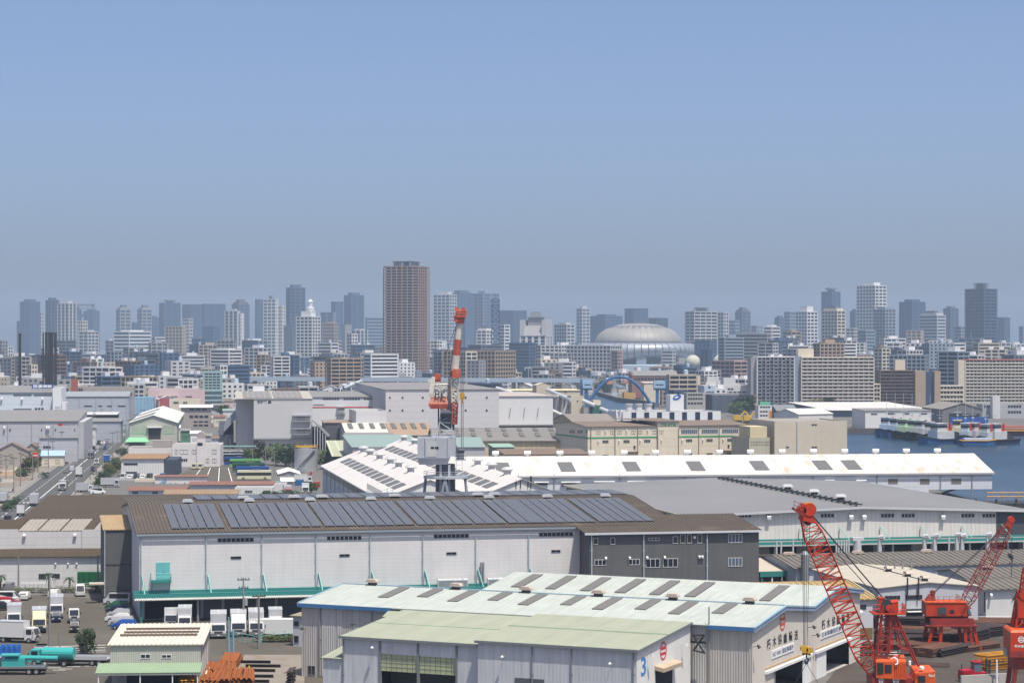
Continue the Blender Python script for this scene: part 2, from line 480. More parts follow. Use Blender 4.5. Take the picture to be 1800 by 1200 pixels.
l_.new(t1.outputs['Fac'],bp_.inputs['Height']);l_.new(bp_.outputs[0],b_.inputs['Normal'])
# broad patches of ruffled water
t2=n_.new('ShaderNodeTexNoise');t2.inputs['Scale'].default_value=0.018;t2.inputs['Detail'].default_value=3
mr=n_.new('ShaderNodeMapRange');mr.inputs[1].default_value=0.35;mr.inputs[2].default_value=0.65;mr.inputs[3].default_value=0.14;mr.inputs[4].default_value=0.34
l_.new(mp_.outputs[0],t2.inputs['Vector']);l_.new(t2.outputs['Fac'],mr.inputs[0]);l_.new(mr.outputs[0],b_.inputs['Roughness'])
wm=MB();sheet(wm,[gp(1478,812),gp(1478,760),gp(1560,762),gp(1800,757),gp(1990,756),gp(1990,905),gp(1735,886),gp(1722,882)],0.03)
struct('harbour_water',wm,WATER)
wm=MB();sheet(wm,[gp(1060,742),gp(1028,712),gp(1030,695),gp(1043,690),gp(1048,694),gp(1085,706),gp(1130,711),gp(1150,716),gp(1165,742)],0.03)
struct('canal_water',wm,WATER)
# --- near warehouses
AS,A3=11.9,-24.7
TEAL=mat('teal paint',(0.035,0.20,0.19),rough=0.5,var=0.08)
TEALP=mat('pale teal paint',(0.22,0.46,0.42),rough=0.5,var=0.08)
GUT=mat('gutter blue grey',(0.24,0.29,0.34),rough=0.5,var=0.05)
PIPE=mat('downpipe',(0.36,0.42,0.46),rough=0.5,var=0.06)
# --- long pale warehouse carrying the solar panels
def solar_warehouse():
 f=Fr.on(245,938,14.25,AS);E_=14.25;K=0.0957
 root=thing('warehouse','long pale grey warehouse whose brown ribbed roof is covered in solar panels','warehouse',f)
 wallm=mat('pale panel wall',(0.60,0.585,0.58),rough=0.8,var=0.07,line=0.62,streak=0.055)
 roofm=mat('brown ribbed roof',(0.092,0.074,0.058),rough=0.7,var=0.14,streak=0.0,rust=0.15,rustcol=(0.20,0.16,0.12))
 dark=mat('charcoal panel wall',(0.105,0.105,0.108),rough=0.8,var=0.09,line=0.62,streak=0.12)
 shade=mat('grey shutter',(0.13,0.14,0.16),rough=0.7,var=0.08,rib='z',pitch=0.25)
 L=f.t(1019,925,0)[0];D1=30.5;zr=E_+K*D1
 RW = 92.5
    # walls: gable profile over the ground floor's recess
 mb=MB();mb.ext([(0,4.4),(56,4.4),(56,15.2),(D1,zr),(0,E_)],'x',0,L)
 mb.ext([(1.2,0),(56,0),(56,4.395),(1.2,4.395)],'x',0.02,RW-1);mb.build('wall',[wallm],root)
 MB().ext([(0.01,4.4),(56,4.4),(56,15.2),(D1,zr-.05),(0.01,E_-.05)],'x',L+.02,RW-.3).build('wall',[dark],root)
 ov=0.42
 roof_sheet('roof',roofm,root,(-.5,-ov,E_-K*ov+.15),(RW,-ov,E_-K*ov+.15),(RW,D1,zr+.15),(-.5,D1,zr+.15),0.62,0.12)
 roof_sheet('roof',roofm,root,(-.5,56.4,zr-.45),(RW,56.4,zr-.45),(RW,D1,zr+.15),(-.5,D1,zr+.15),0.62,0.12)
 MB().box(-.5,L,-ov-.18,-ov-.01,E_-.32,E_-.02).build('gutter',[GUT],root)
    # barge board on the left gable
 MB().ext([(-ov,E_-.35),(D1,zr-.2),(56,14.7),(56,15.1),(D1,zr+.2),(-ov,E_+.05)],'x',-.56,-.5).build('barge_board',[dark],root)
    # solar panel columns
 cell=mat('solar panel',(0.095,0.100,0.112),rough=0.4,var=0.10,scale=0.5,spec=0.3,grid=(1.6,1.0))
 groups=[(303,398,6),(409,512,6),(516,572,3),(578,633,3),(637,738,6),(746,846,6),(851,905,3),(912,963,3),(965,1068,6),(1078,1176,6)]
 z0=E_+.15
 for x0,x1,n in groups:
  a=f.roof(x0,933,z0+.3,K);b=f.roof(x1,930,z0+.3,K);wd=(b[0]-a[0])/n
  for i in range(n):
   me=cached(('panel',round(wd,2)),lambda:MB().hexa(
    [(0.10,0,0),(wd-.1,0,0),(wd-.1,24.5,K*24.5),(0.10,24.5,K*24.5)],
    [(0.10,0,.07),(wd-.1,0,.07),(wd-.1,24.5,K*24.5+.07),(0.10,24.5,K*24.5+.07)]).mesh('solar panel',[cell]))
   put('solar_panel',me,root,(a[0]+i*wd,2.4,z0+K*2.4+.24))
    # mounting rails under the panels
 mb=MB()
 for x0,x1,n in groups:
  a=f.roof(x0,933,z0+.3,K)[0];b=f.roof(x1,930,z0+.3,K)[0]
  for t in (3,8,13,18,23,26):mb.box(a,b,t,t+.1,z0+K*t+.1,z0+K*t+.22)
 mb.build('panel_rail',[STEEL],root)
    # panels just over the ridge
 for i in range(26):
  me=cached('backpanel',lambda:MB().box(0.1,2.9,0,12,0,.07).mesh('solar panel',[cell]))
  put('solar_panel',me,root,(12+i*3.1,D1+5,zr+.22))
 for px,py in ((332,891),(441,889),(549,888),(656,886),(761,885),(865,883),(969,882),(1071,880)):
  s,t,z=f.roof(px,py,z0,K);ridge_vent(root,s,28.0,z0+K*28+.1,1.9,.8)
 for px in (430,520,570,700,850,880):
  s,t,z=f.roof(px,880,z0,K);ridge_vent(root,s,D1+2,zr+.3,2.2,.7)
 for px in (248,362,460,555,650,743,836,929):downpipe(root,f,px,940,1046,0,PIPE,0.11)
 for x0,y0,x1,y1 in ((383,946,447,950.5),(575,942.5,637,947),(763,939.5,825,943.5),(948,936.5,1008,940.5)):dark_row(root,f,x0,y0,x1,y1,8)
 for x0,y0,x1 in ((406,978,424),(597,974,615),(785,970.5,803),(969.5,966.5,986)):dark_row(root,f,x0,y0,x1,y0+2.8,2,gap=.1)
    # loading hatch with its balcony
 (a,zt),(b,zb)=f.t(274.5,988),f.t(298.5,1017)
 dr=MB();dr.box(a,b,-.12,.02,zb,zt);dr.box((a+b)/2-.04,(a+b)/2+.04,-.16,-.12,zb,zt)
 hm=mat('turquoise hatch',(0.13,0.42,0.43),rough=0.5,var=0.06);d_=dr.build('door',[hm],root)
 MB().tube(((a+b)/2+.15,-.2,zb+1),((a+b)/2+.15,-.2,zb+1.4),.03).build('handle',[DARKM],d_)
 (a,zt),(b,zb)=f.t(265.5,1018,-1.2),f.t(301,1023.5,-1.2)
 bal=MB();bal.box(a,b,-1.3,-.01,zb,zb+.45);bal.tube((a+.2,-1.2,zb),(a+.2,0,zb-1.4),.06,5);bal.tube((b-.2,-1.2,zb),(b-.2,0,zb-1.4),.06,5)
 bo=bal.build('balcony',[TEAL],root);rl=MB();railing(rl,[(a,0,zb+.45),(a,-1.25,zb+.45),(b,-1.25,zb+.45),(b,0,zb+.45)]);rl.build('railing',[TEALP],bo)
    # canopy with stays
 cz=4.35
 cm=MB();cm.box(-1,RW-28,-4.0,-.02,cz-.25,cz+.05,1);cm.box(-1.1,RW-28,-4.2,-4.0,cz-.35,cz+.4);cm.box(-1,RW-28,-.35,-.02,cz+.05,cz+.55)
 c_=cm.build('canopy',[TEAL,mat('teal grey deck',(.07,.17,.165),var=.1)],root)
 roof_sheet('canopy_sheet',mat('pale canopy sheet',(0.45,0.46,0.43),rough=.6,var=.08),c_,(-1,-4.9,cz-.55),(RW-28,-4.9,cz-.55),(RW-28,-4.21,cz-.35),(-1,-4.21,cz-.35),.4,.1)
 for px in (250,366,463,560,654,747,840,932):
  s=f.t(px,1000)[0];mb=MB();mb.tube((s,-.15,cz+3.0),(s+.2,-4.0,cz+.3),.09);mb.tube((s+.5,-.15,cz+.4),(s,-.15,cz+3.0),.09);mb.build('canopy_stay',[TEALP],root)
    # ground-floor doors and panels, canopy shade put into their dark colours
 s=0.9
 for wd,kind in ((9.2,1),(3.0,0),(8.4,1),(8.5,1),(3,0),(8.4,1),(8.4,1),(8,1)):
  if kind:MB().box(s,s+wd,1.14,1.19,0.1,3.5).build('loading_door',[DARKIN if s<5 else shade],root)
  else:MB().box(s,s+wd,1.1,1.19,0,4.3).build('wall_panel',[mat('shade grey wall panel',(.16,.17,.19),var=.06)],root)
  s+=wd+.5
 for px in (246,345,448,540):s=f.t(px,1080)[0];MB().box(s-.18,s+.18,-3.9,-3.55,0,cz-.3).build('post',[TEAL if px<250 else STEEL],root)
    # air conditioning units on a deck by the wall
 (a,zt),(b,zb)=f.t(769,1017,-1),f.t(820,1032,-1)
 for i in range(6):
  me=cached('acunit',lambda:(lambda m:(m.box(-.5,.5,-.5,.5,0,1.5,0),m.box(-.42,.42,-.54,-.5,.2,1.3,1),m.box(-.55,.55,-.05,.05,1.5,1.56,0),m)[-1])(MB()).mesh('ac unit',[WHITE,STEEL]))
  put('cooling_unit',me,root,(a+i*(b-a)/6+.5,-1,zb))
 for i in range(3):put('cooling_unit',MESH['acunit'],root,(f.t(862+i*8,1025,-1)[0],-1,zb))
 MB().box(a-1,f.t(890,1025,-1)[0],-1.6,-.02,zb-.25,zb).build('unit_deck',[STEEL],root)
 for px in (845,849):s=f.t(px,1000)[0];MB().tube((s,-.4,5),(s,-.4,8.5),.17,8).build('flue',[STEEL],root)
    # --- charcoal office wing standing forward of the facade
 P=6.6;w0=L+.1;w1=f.t(1334,935,-P)[0];ez=E_-K*P
 mb=MB();mb.ext([(-P,0),(-.02,0),(-.02,E_-.08),(-P,ez)],'x',w0,RW-.35)
 k2=(zr-.1-ez)/(D1+P)
 mb.ext([(-P,0),(9.3,0),(9.3,ez+.0957*(P+9.3)-.06),(-P,ez)],'x',RW-.34,w1);mb.build('office_wing',[dark],root)
 roof_sheet('roof',roofm,root,(w0-.9,-P-.5,ez-.05+.15),(RW,-P-.5,ez-.05+.15),(RW,-ov-.01,E_-K*ov+.12),(w0-.9,-ov-.01,E_-K*ov+.12),0.62,0.12)
 roof_sheet('roof',roofm,root,(RW+.02,-P-.5,ez+.1),(w1+.4,-P-.5,ez+.1),(w1+.4,9.6,ez+.1+K*(P+10.1)),(RW+.02,9.6,ez+.1+K*(P+10.1)),0.62,0.12)
 MB().box(w0-.95,w1+.4,-P-.66,-P-.5,ez-.25,ez+.1).build('gutter',[mat('white gutter',(.5,.52,.55),rough=.5)],root)
 for px in (1039.5,1131,1242.5):downpipe(root,f,px,939,1030,-P,PIPE,0.13)
 win_px(f,root,[(1043,945,1051.5,956.5),(1073,944.5,1081,956.5)],t=-P,panes=1)
 win_px(f,root,[(1182.5,942.5,1191,954.5),(1195.5,939,1204,954),(1208,939,1216,954),(1226,939,1233.5,954)],t=-P,panes=1)
 win_px(f,root,[(1140,945,1159,949.5),(1045,983,1065,993),(1105,982,1124.5,992),(1135,981,1160,996.5),(1165.5,981,1191,996)],t=-P,panes=3)
 win_px(f,root,[(1280,938,1305,953),(1280,979.5,1304.5,994.5)],t=-P,panes=4,glass=WIN_SKY)
 for px,py in ((1064.5,980.5),(1106.5,980),(1137,979.5),(1168,979),(1229,978),(1234,978),(1220,943)):
  s,z=f.t(px,py,-P);hood(root,s,z,-P,.35,d=.4,hh=.4)
    # charcoal side annex at the left, set back
 g=Fr.at(183,411,AS)
 r2=thing('annex','dark grey windowless annex beside the parked cars, against the pale warehouse end','annex',g)
 MB().ext([(0,0),(18,0),(18,14.0),(0,12.8)],'x',0,5.6).build('wall',[dark],r2)
 roof_sheet('roof',mat('tan roof',(0.33,0.24,0.14),var=.12),r2,(-.2,-.2,12.85),(5.7,-.2,12.85),(5.7,18,14.1),(-.2,18,14.1),.5,.06)
 win_px(g,r2,[(192,1036,204,1049)],panes=4,frame=STEEL);downpipe(r2,g,184,932,1056,0,PIPE,.1)
 MB().box(-.3,5.5,-.06,-.01,6.6,6.75).build('joint_trim',[DARKM],r2)
 MB().box(-2.6,.0,-1.2,.6,3.3,3.6).build('canopy',[mat('cream sheet',(.52,.47,.38),var=.1)],r2)
solar_warehouse()
# --- low white warehouses with brown roofs at the far left of the yard
def left_warehouse():
 f=Fr.at(-60,437.6,5.0)
 root=thing('warehouse','white walled low warehouse in two tiers under flat brown roofs beside the road','warehouse',f)
 wm=mat('off white wall',(0.56,0.555,0.55),var=.05,line=1.4,streak=.06)
 rm=mat('flat brown roof',(0.066,0.049,0.031),var=.12,scale=.06,rib='x',pitch=.8,depth=.03)
 rg=mat('grey translucent roof',(0.27,0.25,0.22),var=.08,rib='x',pitch=.8,depth=.05)
 L=f.t(186,1000)[0]
 MB().box(0,L,0,12,0,5.5).build('wall',[wm],root)
 roof_sheet('roof',rm,root,(-.2,-.5,5.55),(L,-.5,5.55),(L,8.2,6.35),(-.2,8.2,6.35),.5,.08)
 MB().box(0,L,8.2,21,5.6,9.6).build('wall',[wm],root)
 s1=f.t(32,935,8.2)[0];MB().box(0,s1,8.0,8.19,6.3,10.1).build('parapet',[wm],root)
 s2,s3=f.t(144,935,8.2)[0],L;MB().box(s2,s3,8.0,8.19,6.3,9.95).build('parapet',[wm],root)
    # upper front slope: translucent bays between brown strips
 k=.1;xs=[-60,31,67,107,148,163,190,260];ss=[f.t(x,934,8.2)[0] for x in xs];cols=[rm,rg,rg,rg,rm,rg,rg]
 for a,b,m in zip(ss,ss[1:],cols):roof_sheet('roof',m,root,(a+.03,8.21,9.75),(b-.35,8.21,9.75),(b-.35+.8,21,11.0),(a+.03+.8,21,11.0),.8,.06)
 roof_sheet('roof',rm,root,(0,8.3,9.66),(f.t(255,930,8.2)[0],8.3,9.66),(f.t(255,930,8.2)[0]+.8,21,10.9),(.8,21,10.9),None)
    # great flat roof behind
 L2=f.z(372,871,12.3)[0];a0=f.z(33,914,11)[0]
 MB().box(a0+.5,L2-.5,22,70,0,10.8).build('wall',[mat('dull blue wall',(.28,.31,.34),var=.06)],root)
 roof_sheet('roof',rm,root,(a0,21.0,11.05),(L2,21.0,11.05),(L2,71,12.5),(a0,71,12.5),None,thick=.25)
 for x in (43,132):s=f.t(x,947,8.2)[0];hood(root,s,8.9,8.2,.55,d=.5,hh=.5)
 for x in (98,120,135):s,z=f.t(x,990,0);hood(root,s,z,0,.3,d=.3,hh=.3)
 win_px(f,root,[(68,1008,81.5,1017),(92,1007.5,105,1016)],panes=4,frame=FRAME_D)
left_warehouse()
# --- warehouse with the 3 on its end wall
def front_warehouse():
 f=Fr.on(602,1118,8.5,A3)
 root=thing('warehouse','grey shed with pale green roofs, blue 3 and red ring on its white end','warehouse',f)
 wm=mat('dim lit grey siding',(0.52,0.53,0.55),var=.06,rib='v',pitch=.18,depth=.03,streak=.18)  # front greyed for grazing sun, end whitened: light put into the colour
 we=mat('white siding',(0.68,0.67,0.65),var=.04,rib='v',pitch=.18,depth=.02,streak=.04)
 rf=mat('pale green roof',(0.29,0.31,0.243),var=.07,rib='x',pitch=.28,depth=.004,streak=.08)
 LT=mat('green trim',(0.30,0.42,0.30),var=.05);TR=mat('grey trim',(.16,.18,.19),var=.05)
 sm=f.t(843,1130,-.5)[0];se=f.t(1119,1142,-1)[0];Dp=17.4;k=.084;k2=.071
    # left bay with a wide glazed opening (opening built as real gap)
 a,b=f.t(668,1150)[0],f.t(804,1150)[0];z1=f.t(668,1148)[1];z2=f.t(668,1178)[1]
 mb=MB();mb.box(0,a,0,.3,0,8.5);mb.box(b,sm,0,.3,0,8.5);mb.box(a,b,0,.3,z1,8.5);mb.ext([(.3,0),(Dp,0),(Dp,8.5+k*Dp),(.3,8.5)],'x',0,.3)
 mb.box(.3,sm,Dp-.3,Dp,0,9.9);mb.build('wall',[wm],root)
 yg=mat('yellowed glazing',(0.40,0.43,0.25),rough=.35,var=.10,scale=1.5,streak=.2)
 for i in range(2):
  s0,s1=a+(b-a)*i/2+.12,a+(b-a)*(i+1)/2-.12
  g=MB();g.box(s0,s1,.12,.2,z2,z1-.02,0)
  for q in range(1,7):x=s0+(s1-s0)*q/7;g.box(x-.025,x+.025,.08,.12,z2,z1-.02,1)
  for q in range(1,4):z=z2+(z1-z2)*q/4;g.box(s0,s1,.09,.12,z-.02,z+.02,1)
  g.build('glazing',[yg,TR],root)
 for x in (668,735,803):s=f.t(x,1150)[0];MB().box(s-.12,s+.12,-.14,.3,0,8.45).build('column',[TR],root)
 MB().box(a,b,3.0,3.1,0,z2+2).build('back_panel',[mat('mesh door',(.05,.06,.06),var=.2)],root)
 roof_sheet('roof',rf,root,(-.4,-.35,8.52),(sm,-.35,8.52),(sm,Dp,8.6+k*Dp),(-.4,Dp,8.6+k*Dp),.26,.035,.1)
 MB().box(-.4,sm-.02,-.42,-.352,8.3,8.62).build('gutter',[TR],root)
    # right bay
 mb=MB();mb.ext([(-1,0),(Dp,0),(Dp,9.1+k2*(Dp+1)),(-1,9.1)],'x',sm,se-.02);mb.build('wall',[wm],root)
 o0,zo=f.s(1152,1194,se);o1=f.s(1182,1182,se)[0];zo=6.0
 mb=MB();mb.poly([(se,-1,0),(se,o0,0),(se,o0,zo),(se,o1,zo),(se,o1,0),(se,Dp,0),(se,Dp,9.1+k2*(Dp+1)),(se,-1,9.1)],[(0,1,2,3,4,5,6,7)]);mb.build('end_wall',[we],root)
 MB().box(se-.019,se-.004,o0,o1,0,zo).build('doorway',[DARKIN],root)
 roof_sheet('roof',rf,root,(sm-.3,-1.35,9.12),(se+.3,-1.35,9.12),(se+.3,Dp+.2,9.15+k2*(Dp+1.2)),(sm-.3,Dp+.2,9.15+k2*(Dp+1.2)),.26,.035,.1)
 MB().box(sm-.3,se+.3,-1.42,-1.352,8.9,9.22).build('gutter',[TR],root)
 MB().ext([(-1.35,8.85),(Dp,8.9+k2*(Dp+1)),(Dp,9.2+k2*(Dp+1)),(-1.35,9.15)],'x',se+.3,se+.36).build('barge_board',[TR],root)
 s_=f.t(905,1196,-1)[0];e_=f.t(957,1196,-1)[0];MB().box(s_,e_,-1.06,-.99,0,4.9).build('shutter',[mat('dark shutter',(.09,.10,.11))],root)
 for x in (936,1005):downpipe(root,f,x,1136,1200,-1,TR,.09)
 downpipe(root,f,1114,1142,1200,-1,TR,.09);downpipe(root,f,604,1119,1200,0,TR,.09)
 for x,y,t in ((659,1137,0),(887,1153,-1),(1076,1165,-1)):
  s,z=f.t(x,y,t);mb=MB();mb.tube((s,t,z),(s,t-.7,z+.15),.035);mb.lathe([(.25,-.1),(.1,.1)],8,c=(0,0));
  mb.v=[(p[0]+(s if i>=12 else 0),p[1]+(t-.75 if i>=12 else 0),p[2]+(z+.12 if i>=12 else 0)) for i,p in enumerate(mb.v)];mb.build('lamp',[HOOD],root)
 for x,y in ((1137,1150),(1197,1132)):
  t,z=f.s(x,y,se);mb=MB();mb.tube((se,t,z),(se+.8,t,z+.1),.035);mb.tube((se+.75,t,z+.1),(se+.75,t,z-.15),.2,8,r2=.28);mb.build('lamp',[HOOD],root)
    # door hood
 t0,z0=f.s(1151,1194,se+.01);t1,_=f.s(1188,1176,se+.01)
 MB().hexa([(se,o0-.3,6.0),(se+1.2,o0-.3,5.75),(se+1.2,o1+.5,5.75),(se,o1+.5,6.0)],[(se,o0-.3,6.5),(se+1.2,o0-.3,6.25),(se+1.2,o1+.5,6.25),(se,o1+.5,6.5)]).build('door_hood',[mat('rusty tan sheet',(.42,.33,.24),var=.15)],root)
 BLUE=mat('sign blue',(0.06,0.22,0.50),rough=.6,var=.05)
 t0,zb=f.s(1126.5,1189,se);t1,zt=f.s(1135.5,1152,se);lettering('3',BLUE,root,t1-t0,zt-zb,(se,t0,zb),'side',.02)
 t0,_=f.s(1160.5,1143,se);t1,_=f.s(1171,1143,se);zc=f.s(1166,1143,se)[1];ring_mark(root,se+.025,(t0+t1)/2,zc,1.15,mat('sign red',(0.50,0.03,0.05),rough=.6,var=.04))
    # lap joints across the two roofs
 for a,b,z,kk,t in ((-.4,sm-.35,8.64,k,8.6),(sm-.3,se+.3,9.3,k2,8.6)):zz=z+kk*(t+(1 if z>9 else 0));MB().box(a,b,t,t+.12,zz-.05,zz+.02).build('roof_lap',[LT],root)
    # lean-to
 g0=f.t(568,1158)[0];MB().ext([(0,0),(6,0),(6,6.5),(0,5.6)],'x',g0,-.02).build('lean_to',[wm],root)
 roof_sheet('roof',rf,root,(g0-.2,-.3,5.7),(-.02,-.3,5.7),(-.02,6,6.6),(g0-.2,6,6.6),.26,.035)
def ring_mark(root,x,t,z,r,m,white=None):
 """Round emblem: a ring with two level bars, painted on a side wall."""
 mb=MB();n=28
 def P(rr,a):return (x,t+rr*math.cos(a),z+rr*math.sin(a))
 for i in range(n):
  a,b=2*math.pi*i/n,2*math.pi*(i+1)/n
  mb.poly([P(r*.80,a),P(r,a),P(r,b),P(r*.80,b)],[(0,1,2,3)])
 for lo,hi in ((.14,.42),(-.42,-.14)):
  ww=math.sqrt(max(0,.8**2-.42**2))*r
  mb.poly([(x,t-ww,z+lo*r),(x,t+ww,z+lo*r),(x,t+ww,z+hi*r),(x,t-ww,z+hi*r)],[(0,1,2,3)])
 return mb.build('emblem',[m],root)
front_warehouse()
# --- double-gabled shed with the blue trim
def crane_shed():
 f=Fr.on(530,1060,10.0,A3)
 root=thing('warehouse','double gabled shed with pale green roofs and black lettering on its gables','warehouse',f)
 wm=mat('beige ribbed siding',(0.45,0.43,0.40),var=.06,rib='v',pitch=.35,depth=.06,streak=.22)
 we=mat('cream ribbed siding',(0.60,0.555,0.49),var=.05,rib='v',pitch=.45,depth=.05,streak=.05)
 pale=mat('clear ribbed sheet',(0.50,0.50,0.48),var=.06,rib='v',pitch=.35,depth=.06)
 rf=mat('pale blue green roof',(0.37,0.40,0.375),var=.09,rib='x',pitch=.33,depth=.004,streak=.14)
 BT=mat('blue trim',(0.05,0.16,0.34),rough=.5);LB=mat('light blue trim',(0.28,0.40,0.48),rough=.5)
 sk=mat('roof light',(0.16,0.15,0.14),rough=.45,var=.06,rib='x',pitch=.33,depth=.04)
 L=65.1;e=10.0;k=.113;t1,t2,t3,t4=12.4,24.8,36.5,48.2;zr=e+k*t1;sB=15.8
    # walls; the end wall has two real door openings
 mb=MB();mb.box(0,L,0,.25,0,e);mb.box(0,.25,.25,t2,0,e);mb.box(.25,sB,t2-.2,t2,0,e);mb.box(sB,sB+.25,t2,t4,0,e);mb.box(sB,L,t4-.25,t4,0,e)
 mb.ext([(.3,e),(t2,e),(t1,zr)],'x',0,.25);mb.build('wall',[wm],root)
 d0,zd=f.s(1360,1176,L);d1,_=f.s(1424,1155,L);zd0=3.5;d0=8.7;d1=24.0
 q0,_=f.s(1433,1150,L);q1,_=f.s(1493,1130,L);q0=27.0;q1=42.6
 X=L+.02
 mb=MB();mb.poly([(X,0,0),(X,d0,0),(X,d0,zd0),(X,d1,zd0),(X,d1,0),(X,q0,0),(X,q0,zd0),(X,q1,zd0),(X,q1,0),(X,t4,0),(X,t4,e),(X,t3,zr+.2),(X,t2,e),(X,t1,zr),(X,0,e)],[tuple(range(15))]);mb.build('end_wall',[we],root)
 for a,b in ((d0,d1),(q0,q1)):MB().box(L-14,L-.1,a,b,.02,.05).build('floor',[CONC],root)
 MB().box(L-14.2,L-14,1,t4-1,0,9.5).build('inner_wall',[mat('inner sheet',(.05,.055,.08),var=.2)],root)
 for a in (d0+.0,q0):MB().box(X,X+.12,a,a+4.3 if a==q0 else a+.3,0,zd0-.05).build('sliding_door',[WHITE if a==q0 else STEEL],root)
 MB().box(X,X+.12,d1-3.2,d1+.4,0,zd0-.05).build('sliding_door',[WHITE],root)
 for a,b in ((d0-3.6,d1+.6),(q0-.6,q1+.6)):MB().box(X,X+.35,a,b,zd0,zd0+.35).build('door_track',[WHITE],root);MB().box(X,X+.05,a,b,zd0+.6,zd0+.72).build('trim',[mat('ochre stripe',(.50,.27,.06))],root)
 MB().box(L-13.9,L-13.85,33,36.5,2.5,5.2).build('window',[mat('pale yellow glazing',(.45,.45,.36),rough=.3)],root)  # plain pale yellow pane on the inner wall
    # roofs
 o=.45
 roof_sheet('roof',rf,root,(-.3,-o,e-k*o+.12),(L+.4,-o,e-k*o+.12),(L+.4,t1,zr+.12),(-.3,t1,zr+.12),.33,.05)
 roof_sheet('roof',rf,root,(L+.4,t2,e+.12),(-.3,t2,e+.12),(-.3,t1,zr+.12),(L+.4,t1,zr+.12),.33,.05)
 zb=zr+.2;
 roof_sheet('roof',rf,root,(sB-.3,t2,e+.14),(L+.4,t2,e+.14),(L+.4,t3,zb+.12),(sB-.3,t3,zb+.12),.33,.05)
 roof_sheet('roof',rf,root,(L+.4,t4+o,e+.1),(sB-.3,t4+o,e+.1),(sB-.3,t3,zb+.12),(L+.4,t3,zb+.12),.33,.05)
 MB().box(-.3,f.t(690,1075)[0],-o-.1,-o-.01,e-.42,e+.1).build('eaves_trim',[BT],root);MB().box(f.t(1245,1100)[0],L+.4,-o-.1,-o-.01,e-.42,e+.1).build('eaves_trim',[BT],root)
 for a,za,b,zc in ((-o,e-.05,t1,zr),(t1,zr,t2,e),(t2,e,t3,zb),(t3,zb,t4+.4,e)):
  MB().hexa([(L+.42,a,za-.5),(L+.55,a,za-.5),(L+.55,b,zc-.5),(L+.42,b,zc-.5)],[(L+.42,a,za-.02),(L+.55,a,za-.02),(L+.55,b,zc-.02),(L+.42,b,zc-.02)]).build('barge_board',[mat('slate blue board',(.20,.27,.38))],root)
  MB().hexa([(L+.3,a,za-.01),(L+.62,a,za-.01),(L+.62,b,zc-.01),(L+.3,b,zc-.01)],[(L+.3,a,za+.2),(L+.62,a,za+.2),(L+.62,b,zc+.2),(L+.3,b,zc+.2)]).build('verge_trim',[LB],root)
 MB().hexa([(-.45,-o,e-.3),(-.31,-o,e-.3),(-.31,t1,zr-.2),(-.45,t1,zr-.2)],[(-.45,-o,e+.2),(-.31,-o,e+.2),(-.31,t1,zr+.25),(-.45,t1,zr+.25)]).build('verge_trim',[LB],root)
 MB().box(-.3,L+.4,t1-.15,t1+.15,zr+.17,zr+.27).build('ridge_cap',[LB],root)
    # gutter of the pale green neighbour runs along this wall
 a,b=f.t(682,1070,-.5)[0],f.t(945,1082,-.5)[0]
 roof_sheet('lean_roof',MATS['pale green roof'],root,(a,-2.2,e-.9),(b,-2.2,e-.9),(b,-.47,e-.3),(a,-.47,e-.3),.26,.04)
    # roof lights
 def light(s,ta,tb,base,z0,k=k):
  n=.06
  MB().hexa([(s-.8,ta,z0+k*(ta-base)+.16),(s+.8,ta,z0+k*(ta-base)+.16),(s+.8,tb,z0+k*(tb-base)+.16),(s-.8,tb,z0+k*(tb-base)+.16)],
      [(s-.8,ta,z0+k*(ta-base)+.27),(s+.8,ta,z0+k*(ta-base)+.27),(s+.8,tb,z0+k*(tb-base)+.27),(s-.8,tb,z0+k*(tb-base)+.27)]).build('roof_light',[sk],root)
 for x,y,y2 in ((673,1050,1033),(742,1049,1036),(795,1057,1039),(866,1055,1042),(919,1063,1045.6),(994,1063,1049),(1050,1071,1053),(1125,1071,1057),(1184,1079,1061),(1261,1078,1064)):
  s,t,z=f.roof(x,y,e+.15,k);light(s,t,11.6,0,e+.02)
 kb=(zb-e)/(t3-t2)
 for x in (907,967,1028,1089,1150,1212,1344):
  y=1032+(x-907)*(1056-1032)/(1344-907);s,t,z=f.roof(x,y,e+.15-kb*t2,kb);light(s,t,35,t2,e+.06,kb)
 for x,y in ((655,1027),(802,1036),(925,1041),(1052,1048),(1183,1055),(1318,1062)):
  s=f.t(x,y,t1)[0];ridge_vent(root,s,t1,zr+.25,1.7,.75,m=mat('tan vent',(.45,.38,.32),rough=.5))
    # wall sheets, pipes, lamps, window
 for x0,x1 in ((566,590),(592,602),(622,632)):
  a,b=f.t(x0,1100)[0],f.t(x1,1100)[0];MB().box(a,b,-.05,-.01,.2,e-.1).build('clear_sheet',[pale],root)
 a,b=f.t(1218,1130)[0],f.t(1240,1130)[0];MB().box(a,b,-.05,-.01,.2,e-.1).build('clear_sheet',[pale],root)
 for x in (563,654,1247):downpipe(root,f,x,1066,1200,0,STEEL,.1)
 for x,y in ((537,1102),(625,1094),(1228,1120)):
  s,z=f.t(x,y);mb=MB();mb.tube((s,0,z-.2),(s,-.9,z),.04);mb.tube((s,-.9,z+.2),(s,-1.1,z-.15),.1,8,r2=.24);mb.build('lamp',[DARKM],root)
 for px,py in ((1322,1136),(1420,1102),(1427,1116)):
  t,z=f.s(px,py,L);mb=MB();mb.tube((X,t,z),(X+.8,t,z+.1),.04);mb.tube((X+.7,t,z+.3),(X+1.0,t,z-.1),.12,8,r2=.26);mb.build('lamp',[DARKM],root)
 win_px(f,root,[(541,1169,554,1186)],panes=2,frame=STEEL)
    # lettering on the two gables
 BK=mat('sign black',(.02,.02,.025),rough=.6,var=.02);RD_=mat('sign vermilion',(.55,.085,.03),rough=.6);SW=mat('sign white',(.74,.74,.74),rough=.5,var=.02)
